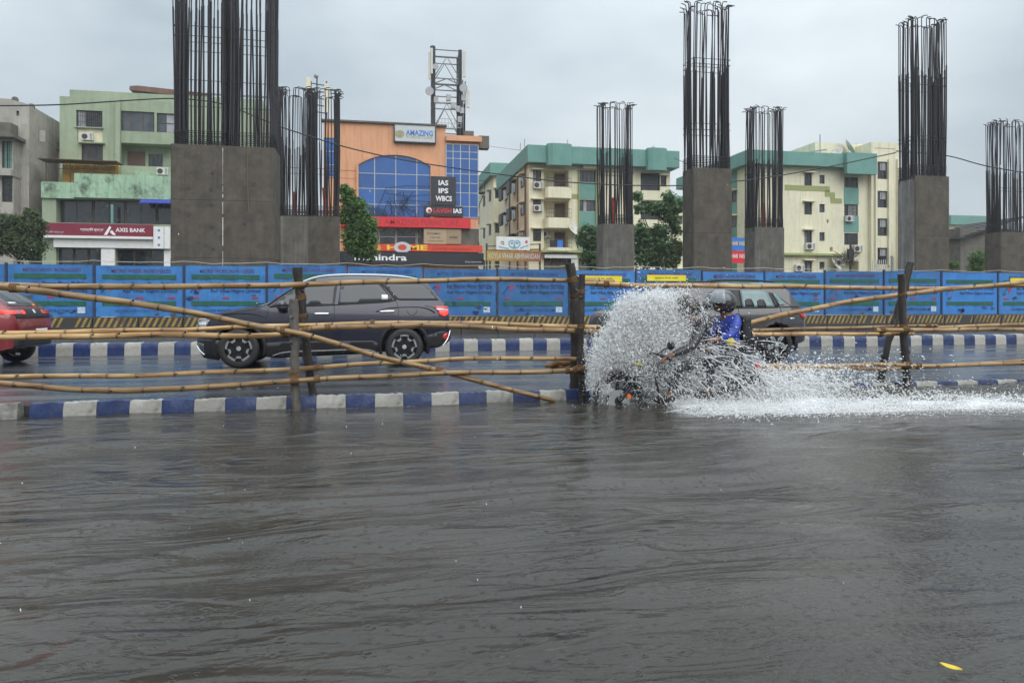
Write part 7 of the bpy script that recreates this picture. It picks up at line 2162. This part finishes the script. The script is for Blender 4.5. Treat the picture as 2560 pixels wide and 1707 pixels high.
def rider(label, hip, chest, neck, headc, sh, hands, knees, feet, shirt, toe):
    root = thing('person', K3(*hip), label, 'person')
    hp, cp, np_, hc = Vector(K3(*hip)), Vector(K3(*chest)), Vector(K3(*neck)), Vector(K3(*headc))
    def V3(p, dy): return Vector(K3(p[0], p[1], dy))
    body = []; top = []; leg = []
    spine = [('hip', hp, .11), ('waist', hp.lerp(cp, .45), .10), ('chest', cp, (.105, .13)), ('neck', np_, .05), ('head0', hc-Vector((0, 0, .04)), .075), ('head1', hc+Vector((-.01, 0, .05)), .08)]
    body.append(spine)
    body.append([('head0', 0, 0), ('nose', hc+Vector((-.10, 0, -.02)), .022)] if False else [spine[4], ('jaw', hc+Vector((-.055, 0, -.085)), .045)])
    body.append([spine[4], ('nose', hc+Vector((-.108, 0, -.03)), .016)])
    top.append([('hip', hp+Vector((0, 0, .02)), .125), ('waist', hp.lerp(cp, .45), .118), ('chest', cp, (.12, .15)), ('collar', cp.lerp(np_, .72), .075)])
    leg.append([('hip', hp, .125)])
    legs = []
    for sg, hnd, kn, ft in ((-1, hands[0], knees[0], feet[0]), (1, hands[1], knees[1], feet[1])):
        shp = cp+Vector((0, sg*.17, .06)); hd_ = V3(hnd[:2], sg*hnd[2]); el = shp.lerp(hd_, .5)+Vector((.05, sg*.07, -.06))
        body.append([spine[2], ('sh%d' % sg, shp, .055), ('el%d' % sg, el, .042), ('wr%d' % sg, hd_+(el-hd_).normalized()*.07, .028), ('palm%d' % sg, hd_, (.03, .036))])
        d = (hd_-el).normalized(); side = Vector((0, 1, 0))
        for k, (o_, ln) in enumerate(((-.030, .06), (-.010, .07), (.010, .066), (.030, .055))):
            b0 = hd_+side*o_+d*.02; body.append([('palm%d' % sg, hd_, (.03, .036)), ('f%d_%d' % (sg, k), b0+d*.025, .0095), ('g%d_%d' % (sg, k), b0+d*.04+Vector((-.005, 0, -.03)), .009), ('h%d_%d' % (sg, k), b0+d*.02+Vector((.01, 0, -ln*.75)), .008)])
        body.append([('palm%d' % sg, hd_, (.03, .036)), ('t%d' % sg, hd_+side*(-sg*.045)+d*.005, .011), ('u%d' % sg, hd_+side*(-sg*.05)+d*.03+Vector((0, 0, -.025)), .009)])
        top.append([('chest', cp, (.12, .15)), ('sh%d' % sg, shp, .072), ('el%d' % sg, el, .056), ('wr%d' % sg, hd_+(el-hd_).normalized()*.08, .040)])
        kp = V3(kn[:2], sg*kn[2]); fp = V3(ft[:2], sg*ft[2]); hj = hp+Vector((-.03, sg*.10, -.03))
        body.append([spine[0], ('hj%d' % sg, hj, .085), ('kn%d' % sg, kp, .055), ('an%d' % sg, fp, .036), ('toe%d' % sg, fp+Vector((-toe, 0, -.03)), .03)])
        leg.append([('hip', hp, .125), ('hj%d' % sg, hj, .098), ('kn%d' % sg, kp, .070), ('cf%d' % sg, kp.lerp(fp, .5), .062), ('an%d' % sg, fp+(kp-fp).normalized()*.05, .052)])
        legs.append((fp, toe))
    bo = skin('body', root, 'skin', body, None)
    skin('jacket', root, shirt, top, None); skin('trousers', root, 'jeans', leg[1:], None)
    for fp, t_ in legs:
        MB().sphere((fp.x-t_*.45, fp.y, fp.z-.035), (.135, .048, .05), 14, 10).build('shoe', M['shoe'], root, smooth=True)
    for sg in (-1, 1): MB().sphere((hc.x-.086, hc.y+sg*.032, hc.z+.005), (.008, .013, .008), 8, 6).build('eye', M['dark'], root)
    MB().sphere((hc.x-.088, hc.y, hc.z-.072), (.008, .024, .006), 8, 6).build('mouth', M['lampred'], root)
    return root, hc
def helmet(root, c, m_, R=.145, open_=True, vis='visor'):
    mb = MB(); n, m = 28, 18
    for i in range(m+1):
        th = math.pi*.80*i/m
        for k in range(n):
            a = 2*math.pi*k/n; x, y, z = math.sin(th)*math.cos(a), math.sin(th)*math.sin(a), math.cos(th)
            mb.v.append((c.x+R*x*1.04, c.y+R*y*.93, c.z+.02+R*z*1.0))
    for i in range(m):
        for k in range(n):
            k2 = (k+1) % n
            # open face port at the front (-x), from brow to chin
            th = math.pi*.80*(i+.5)/m; a = 2*math.pi*(k+.5)/n
            if open_ and 1.22 < th < 2.3 and abs(math.atan2(math.sin(a), -math.cos(a))) < .85: continue
            mb.f.append((i*n+k, (i+1)*n+k, (i+1)*n+k2, i*n+k2))
    h = mb.build('helmet', M[m_], root, smooth=True); so = h.modifiers.new('thickness', 'SOLIDIFY'); so.thickness = .02
    mb = MB(); n2, m2 = 16, 10
    for i in range(m2+1):
        th = .62+1.05*i/m2
        for k in range(n2+1):
            a = math.pi+(-1.25+2.5*k/n2); rr = R*1.12+.012
            x, y, z = math.sin(th)*math.cos(a), math.sin(th)*math.sin(a), math.cos(th)
            mb.v.append((c.x+rr*x*1.06, c.y+rr*y*.93, c.z+.025+rr*z))
    for i in range(m2):
        for k in range(n2): mb.f.append((i*(n2+1)+k, (i+1)*(n2+1)+k, (i+1)*(n2+1)+k+1, i*(n2+1)+k+1))
    v = mb.build('visor', M[vis], h, smooth=True); so = v.modifiers.new('thickness', 'SOLIDIFY'); so.thickness = .004
    return h
pr, hc = rider('front rider in dark jacket and mottled helmet steering the motorcycle', (1752, 893), (1742, 825), (1730, 795), (1722, 772), None, ((1636, 889, .34), (1636, 889, .34)), ((1682, 915, .20), (1682, 915, .20)), ((1658, 985, .19), (1658, 985, .19)), 'jacket', .14)
helmet(pr, hc, 'helmcamo', .135, True, 'helmcamo')
pp, hc2 = rider('pillion rider in blue shirt and black helmet with clear visor', (1826, 884), (1826, 812), (1816, 782), (1810, 760), None, ((1765, 850, .17), (1765, 850, .17)), ((1752, 905, .22), (1752, 905, .22)), ((1752, 975, .20), (1752, 975, .20)), 'blueshirt', .13)
helmet(pp, hc2, 'helmshell', .145)
c = Vector(K3(1853, 818))
bg_ = thing('backpack', tuple(c), 'black backpack worn by the pillion rider', 'backpack')
MB().box(c.x-.055, c.x+.07, DM-.14, DM+.14, c.z-.16, c.z+.14).build('bag', M['bag'], bg_, bevel=.04)
MB().box(c.x+.06, c.x+.10, DM-.10, DM+.10, c.z-.13, c.z+.02).build('pocket', M['bag'], bg_, bevel=.02)
for sg in (-1, 1): MB().tube([(c.x-.05, DM+sg*.10, c.z+.12), (c.x-.12, DM+sg*.12, c.z+.155), (c.x-.20, DM+sg*.13, c.z+.08), (c.x-.20, DM+sg*.13, c.z-.04)], .016, 6).build('strap', M['bag'], bg_)
c = Vector(K3(1800, 850, -.24))
mb = MB().sphere(tuple(c), (.055, .035, .06), 12, 9); rr_ = random.Random(2)
mb.v = [(x+rr_.uniform(-.006, .006), y+rr_.uniform(-.006, .006), z+rr_.uniform(-.006, .006)) for x, y, z in mb.v]
tag(mb.build('pouch', M['yellowcloth'], smooth=True), 'small yellow cloth pouch at the side of the pillion rider', 'pouch')

# ================================================================== water thrown up by the motorcycle
def drop_material():
    m = bpy.data.materials.new('white_water_drops'); m.use_nodes = True
    N, L = m.node_tree.nodes, m.node_tree.links; N.clear()
    out = N.new('ShaderNodeOutputMaterial'); d = N.new('ShaderNodeBsdfDiffuse'); t_ = N.new('ShaderNodeBsdfTranslucent'); g_ = N.new('ShaderNodeBsdfGlossy')
    d.inputs[0].default_value = (.97,.975,.98,1); t_.inputs[0].default_value = (.97,.975,.98,1); g_.inputs['Roughness'].default_value = .12
    m1 = N.new('ShaderNodeMixShader'); m1.inputs[0].default_value = .46; L.new(d.outputs[0], m1.inputs[1]); L.new(t_.outputs[0], m1.inputs[2])
    m2 = N.new('ShaderNodeMixShader'); m2.inputs[0].default_value = .05; L.new(m1.outputs[0], m2.inputs[1]); L.new(g_.outputs[0], m2.inputs[2]); tp = N.new('ShaderNodeBsdfTransparent'); m3 = N.new('ShaderNodeMixShader'); m3.inputs[0].default_value = .18; L.new(m2.outputs[0], m3.inputs[1]); L.new(tp.outputs[0], m3.inputs[2]); L.new(m3.outputs[0], out.inputs[0])
    return m
M['drops'] = drop_material()
def drops_object(name, P, Vd, R, stretch):
    """each drop a small stretched octahedron; numpy arrays"""
    n = len(P)
    d = Vd/np.maximum(np.linalg.norm(Vd, axis=1, keepdims=True), 1e-6)
    ref = np.where(np.abs(d[:, 2:3]) < .9, np.array([[0, 0, 1.]]), np.array([[1., 0, 0]]))
    e1 = np.cross(d, ref); e1 /= np.linalg.norm(e1, axis=1, keepdims=True); e2 = np.cross(d, e1)
    R = R[:, None]; S = R*stretch[:, None]
    V = np.stack([P+d*S, P-d*S, P+e1*R, P+e2*R, P-e1*R, P-e2*R], 1).reshape(-1, 3)
    base = (np.arange(n)*6)[:, None, None]
    F_ = np.array([[0,2,3],[0,3,4],[0,4,5],[0,5,2],[1,3,2],[1,4,3],[1,5,4],[1,2,5]])[None]+base
    F_ = F_.reshape(-1, 3)
    me = bpy.data.meshes.new(name); me.vertices.add(len(V)); me.vertices.foreach_set('co', V.astype(np.float32).ravel())
    me.loops.add(F_.size); me.polygons.add(len(F_)); me.loops.foreach_set('vertex_index', F_.ravel().astype(np.int32))
    me.polygons.foreach_set('loop_start', np.arange(0, F_.size, 3, dtype=np.int32)); me.polygons.foreach_set('loop_total', np.full(len(F_), 3, dtype=np.int32))
    me.polygons.foreach_set('use_smooth', np.ones(len(F_), dtype=bool)); me.update(calc_edges=True)
    me.materials.append(M['drops'])
    return stuff(link(name, me))
nr = np.random.RandomState(17)
def ballistic(n, x0, sx_, vx, vy, vz, tr, z0=.03, ysp=.05, clump=150, sd=.10, tpow=1.0, lean=0.0, lift=0.0):
    """drops thrown from a wheel, seen in the frame moving with the motorcycle; drops of one clump fly as a ragged jet"""
    g_ = nr.randint(0, clump, n)
    VX = nr.uniform(*vx, clump)[g_]+nr.normal(0, sd, n); VY = nr.uniform(*vy, clump)[g_]+nr.normal(0, sd, n); VZ = nr.uniform(*vz, clump)[g_]+nr.normal(0, sd*1.3, n)
    VX = VX+lean*np.clip(VZ-3.3, 0, None)
    T = tr[0]+(tr[1]-tr[0])*nr.uniform(0, 1, n)**tpow
    P = np.stack([x0+nr.normal(0, sx_, n)+VX*T, DM+nr.normal(0, ysp, n)+VY*T, z0+VZ*T-4.905*T*T], 1)
    P += nr.normal(0, .02, P.shape)*T[:, None]
    Vl = np.stack([VX-.8, VY, VZ-9.81*T], 1)+nr.normal(0, .8, P.shape)
    ok = P[:, 2] > -.02
    if lift: ok &= (P[:, 2] > lift+nr.exponential(.14, n)) | ((P[:, 0] < F0+.06) & (nr.uniform(0, 1, n) < .35))
    return P[ok], Vl[ok]
F0 = BFX-.20
sets = []
F0 = BFX-.20
# tall plume: leaves the front wheel, climbs straight up beside it and leans back over the riders
sets.append((ballistic(54000, F0, .06, (-.12, 1.25), (-.26, .26), (3.0, 5.05), (.18, .74), clump=110, sd=.075, lean=.45, lift=.38), .0030))
sets.append((ballistic(34000, F0, .05, (-.10, .9), (-.22, .25), (3.4, 5.1), (.22, .60), clump=80, sd=.065, lean=.45, lift=.40), .0034))
sets.append((ballistic(8000, F0, .05, (-.20, .05), (-.25, .40), (2.2, 3.8), (.05, .36), clump=120, sd=.08), .0022))
# fine mist filling the plume and drifting back over the bike
sets.append((ballistic(42000, F0, .06, (-.10, 1.2), (-.25, .25), (3.0, 5.0), (.16, .70), clump=500, sd=.2, lean=.45, lift=.34), .0017))
sets.append((ballistic(26000, F0, .07, (.9, 2.0), (-.30, .25), (3.5, 4.7), (.26, .66), clump=90, sd=.09, lift=.50), .0031))
sets.append((ballistic(16000, BFX+.2, .25, (.6, 3.6), (-.6, .4), (1.2, 3.6), (.10, .66), clump=300, sd=.3), .0017))
sets.append((ballistic(12000, BRX, .25, (.4, 4.0), (-.7, .5), (.5, 2.6), (.05, .5), clump=200, sd=.3), .0018))
# looser drops over the riders
sets.append((ballistic(17000, F0+.05, .08, (1.0, 2.5), (-.7, .3), (2.6, 4.4), (.22, .85), clump=150, sd=.2), .0034))
sets.append((ballistic(11000, BFX+.40, .14, (.8, 3.4), (-.8, .2), (1.2, 3.5), (.08, .7), clump=110, sd=.2), .0038))
# rear wheel
sets.append((ballistic(17000, BRX+.0, .14, (.4, 3.6), (-.8, .6), (.6, 2.8), (.04, .58), clump=130, sd=.2), .0038))
sets.append((ballistic(7000, BRX+.2, .2, (1.6, 5.5), (-.8, .8), (1.0, 2.9), (.1, .62), clump=70, sd=.3), .0040))
# low sheet thrown back and towards the viewer from the boot
sets.append((ballistic(13000, BFX+.38, .05, (1.6, 4.6), (-1.5, -.55), (.35, 1.25), (.02, .32), clump=90, sd=.12), .0034))
# froth hugging the wake
n = 22000; X = BFX+.55+nr.gamma(1.6, 1.5, n); X = X[X < 11]; n = len(X)
Y = 7.36-.02*(X-BFX)+nr.normal(0, .24, n)*(1+.05*(X-BFX)); Z = nr.exponential(.032, n)*np.exp(-(X-BFX)/6)+.015+water_height(X, Y)*.9
sets.append(((np.stack([X, Y, Z], 1), nr.normal(0, 1, (n, 3))), .0034))
PP = np.concatenate([s[0][0] for s in sets]); VV = np.concatenate([s[0][1] for s in sets])
RR = np.concatenate([s[1]*np.exp(nr.normal(0, .55, len(s[0][0]))) for s in sets])
keep = PP[:, 1] < 8.5
PP, VV, RR = PP[keep], VV[keep], np.clip(RR[keep], .0010, .010)
drops_object('splash_spray', PP, VV, RR, np.clip(nr.gamma(2.0, 1.0, len(PP)), .9, 5.0))
# ropes of water pulled out of the splash
mb = MB(); rr_ = random.Random(21)
def strand(x0, v, t0, t1, r_, z0=.02, y0=0, wob=.012):
    pts = []; rad = []; n = 9
    ph = rr_.uniform(0, 6)
    for i in range(n):
        t_ = t0+(t1-t0)*i/(n-1)
        z = z0+v[2]*t_-4.905*t_*t_
        pts.append((x0+v[0]*t_+wob*math.sin(i*1.9+ph), DM+y0+v[1]*t_+wob*math.cos(i*1.3+ph), max(z, -.01))); rad.append(r_*(.25+.75*math.sin(math.pi*(i+.4)/n))*rr_.uniform(.6, 1.3))
    mb.tube(pts, rad, 4, caps=False)
for k in range(700):
    t0 = rr_.uniform(.02, .30); strand(F0+rr_.gauss(0, .05), (rr_.uniform(-.28, .5), rr_.uniform(-.25, .5), rr_.uniform(1.8, 4.4)), t0, t0+rr_.uniform(.03, .10), rr_.uniform(.0015, .0035))
for k in range(520):
    t0 = rr_.uniform(0, .22); strand(BFX+.36+rr_.gauss(0, .05), (rr_.uniform(1.4, 4.6), -rr_.uniform(.5, 1.5), rr_.uniform(.35, 1.3)), t0, t0+rr_.uniform(.04, .12), rr_.uniform(.002, .006))
for k in range(320):
    t0 = rr_.uniform(0, .35); strand(BRX+rr_.uniform(-.1, .3), (rr_.uniform(.6, 4.0), rr_.uniform(-.9, .4), rr_.uniform(.5, 2.2)), t0, t0+rr_.uniform(.04, .12), rr_.uniform(.002, .005))
for k in range(420):
    t0 = rr_.uniform(.10, .5); strand(BFX+rr_.uniform(-.1, .5), (rr_.uniform(.8, 3.2), -rr_.uniform(.1, .8), rr_.uniform(2.0, 4.0)), t0, t0+rr_.uniform(.05, .16), rr_.uniform(.002, .005))
o = stuff(mb.build('splash_strands', M['drops'], smooth=True))
# thin torn sheets of water
def sheet_material():
    m = bpy.data.materials.new('torn_water_sheet'); m.use_nodes = True
    N, L = m.node_tree.nodes, m.node_tree.links; N.clear()
    at_ = N.new('ShaderNodeAttribute'); at_.attribute_name = 'flow'
    nz = N.new('ShaderNodeTexNoise'); nz.inputs['Scale'].default_value = 1.0; nz.inputs['Detail'].default_value = 7; nz.inputs['Roughness'].default_value = .68; nz.inputs['Distortion'].default_value = 1.2
    L.new(at_.outputs['Vector'], nz.inputs['Vector'])
    ed = N.new('ShaderNodeAttribute'); ed.attribute_name = 'body'
    ml = N.new('ShaderNodeMath'); ml.operation = 'MULTIPLY_ADD'; ml.inputs[1].default_value = 1.0; L.new(ed.outputs['Fac'], ml.inputs[0]); L.new(nz.outputs['Fac'], ml.inputs[2])
    mr = N.new('ShaderNodeMapRange'); mr.inputs['From Min'].default_value = .60; mr.inputs['From Max'].default_value = .86; mr.inputs['To Max'].default_value = .92; L.new(ml.outputs[0], mr.inputs['Value'])
    d = N.new('ShaderNodeBsdfDiffuse'); d.inputs[0].default_value = (.90,.92,.93,1); t_ = N.new('ShaderNodeBsdfTranslucent'); t_.inputs[0].default_value = (.90,.92,.94,1)
    m1 = N.new('ShaderNodeMixShader'); L.new(d.outputs[0], m1.inputs[1]); L.new(t_.outputs[0], m1.inputs[2])
    tr = N.new('ShaderNodeBsdfTransparent'); gl = N.new('ShaderNodeBsdfGlossy'); gl.inputs['Roughness'].default_value = .1
    m0 = N.new('ShaderNodeMixShader'); m0.inputs[0].default_value = .06; L.new(tr.outputs[0], m0.inputs[1]); L.new(gl.outputs[0], m0.inputs[2])
    m2 = N.new('ShaderNodeMixShader'); L.new(mr.outputs[0], m2.inputs[0]); L.new(m0.outputs[0], m2.inputs[1]); L.new(m1.outputs[0], m2.inputs[2])
    o_ = N.new('ShaderNodeOutputMaterial'); L.new(m2.outputs[0], o_.inputs[0]); return m
M['sheet'] = sheet_material()
def sheets(specs):
    V = []; F_ = []; fl = []; bd = []
    for (x0, z0, va, vb, t0, t1, dens, sd) in specs:
        na, nt = 40, 22; base = len(V); r_ = np.random.RandomState(sd)
        ph = r_.uniform(0, 6, 3)
        for i in range(na+1):
            a = i/na
            for j in range(nt+1):
                b_ = j/nt; t_ = t0+(t1-t0)*b_
                v = [va[k]+(vb[k]-va[k])*a for k in range(3)]
                x = x0+v[0]*t_+.03*math.sin(a*9+ph[0]+b_*3)*b_; y = DM+v[1]*t_+.03*math.sin(a*7+ph[1])*b_+.015*math.sin(a*23+b_*8); z = z0+v[2]*t_-4.905*t_*t_+.03*math.sin(a*11+ph[2]+b_*4)*b_
                V.append((x, y, max(z, -.01))); fl.append((a*9+sd*3.1, b_*3.2, sd)); bd.append(dens*(math.sin(math.pi*min(1, max(0, a)))**.4)*(1-b_**3)-.12*b_)
        for i in range(na):
            for j in range(nt): F_.append((base+i*(nt+1)+j, base+(i+1)*(nt+1)+j, base+(i+1)*(nt+1)+j+1, base+i*(nt+1)+j+1))
    me = bpy.data.meshes.new('splash_sheets'); me.from_pydata(V, [], F_); me.polygons.foreach_set('use_smooth', [True]*len(F_))
    a1 = me.attributes.new('flow', 'FLOAT_VECTOR', 'POINT'); a1.data.foreach_set('vector', np.array(fl, np.float32).ravel())
    a2 = me.attributes.new('body', 'FLOAT', 'POINT'); a2.data.foreach_set('value', np.array(bd, np.float32))
    me.materials.append(M['sheet']); return stuff(link('splash_sheets', me))
sheets([(F0, .02, (-.30, -.55, 3.3), (.55, -.35, 4.6), .02, .42, .22, 1), (F0+.03, .02, (-.25, .25, 3.2), (.7, .45, 4.6), .02, .42, .22, 2), (F0-.03, .0, (-.35, -.4, 1.8), (.05, -.1, 4.2), .02, .36, .20, 3),
        (F0, .02, (.0, -.2, 4.0), (1.2, -.5, 4.5), .10, .62, .16, 4), (F0, .02, (-.05, .2, 4.2), (1.0, .4, 4.6), .10, .60, .16, 5),
        (BFX+.36, .02, (1.6, -1.5, .6), (4.4, -.7, 1.2), .0, .25, .25, 6), (BFX+.40, .03, (1.4, -.8, 1.0), (3.6, -.5, 1.7), .0, .30, .14, 7), (BRX+.1, .0, (.8, -.8, .8), (3.6, .3, 1.8), .0, .32, .18, 8),
        (BFX+.30, .05, (1.2, -.35, 2.4), (2.6, -.6, 2.6), .05, .42, .05, 9), (BRX, .0, (.2, -.5, 1.6), (2.4, -.3, 2.2), .02, .36, .12, 10)])

# ================================================================== falling rain
n = 420
t_ = nr.uniform(1.6, 14, n); u_ = nr.uniform(-.8, .8, n); v_ = nr.uniform(-.45, .22, n)
P = np.stack([t_*(u_*CA+SA), t_*(-u_*SA+CA), CAMH+v_*t_], 1); ok = P[:, 2] > .03
P = P[ok]; n = len(P)
drops_object('rain', P, np.tile([[.12, 0, -1.]], (n, 1))+nr.normal(0, .03, (n, 3)), nr.uniform(.0010, .0018, n), nr.uniform(1.5, 4, n))

# ================================================================== thin rain haze over the whole place
hz = MB().box(-2600, 2600, -700, 3100, -1.4, 34)
hm = bpy.data.materials.new('rain_haze'); hm.use_nodes = True
hn, hl_ = hm.node_tree.nodes, hm.node_tree.links; hn.clear()
ho = hn.new('ShaderNodeOutputMaterial'); hv = hn.new('ShaderNodeVolumePrincipled')
hv.inputs['Color'].default_value = (.93, .95, .97, 1); hv.inputs['Density'].default_value = .0006; hv.inputs['Anisotropy'].default_value = .2
hl_.new(hv.outputs[0], ho.inputs['Volume'])
stuff(hz.build('haze', hm))
bpy.context.view_layer.update()
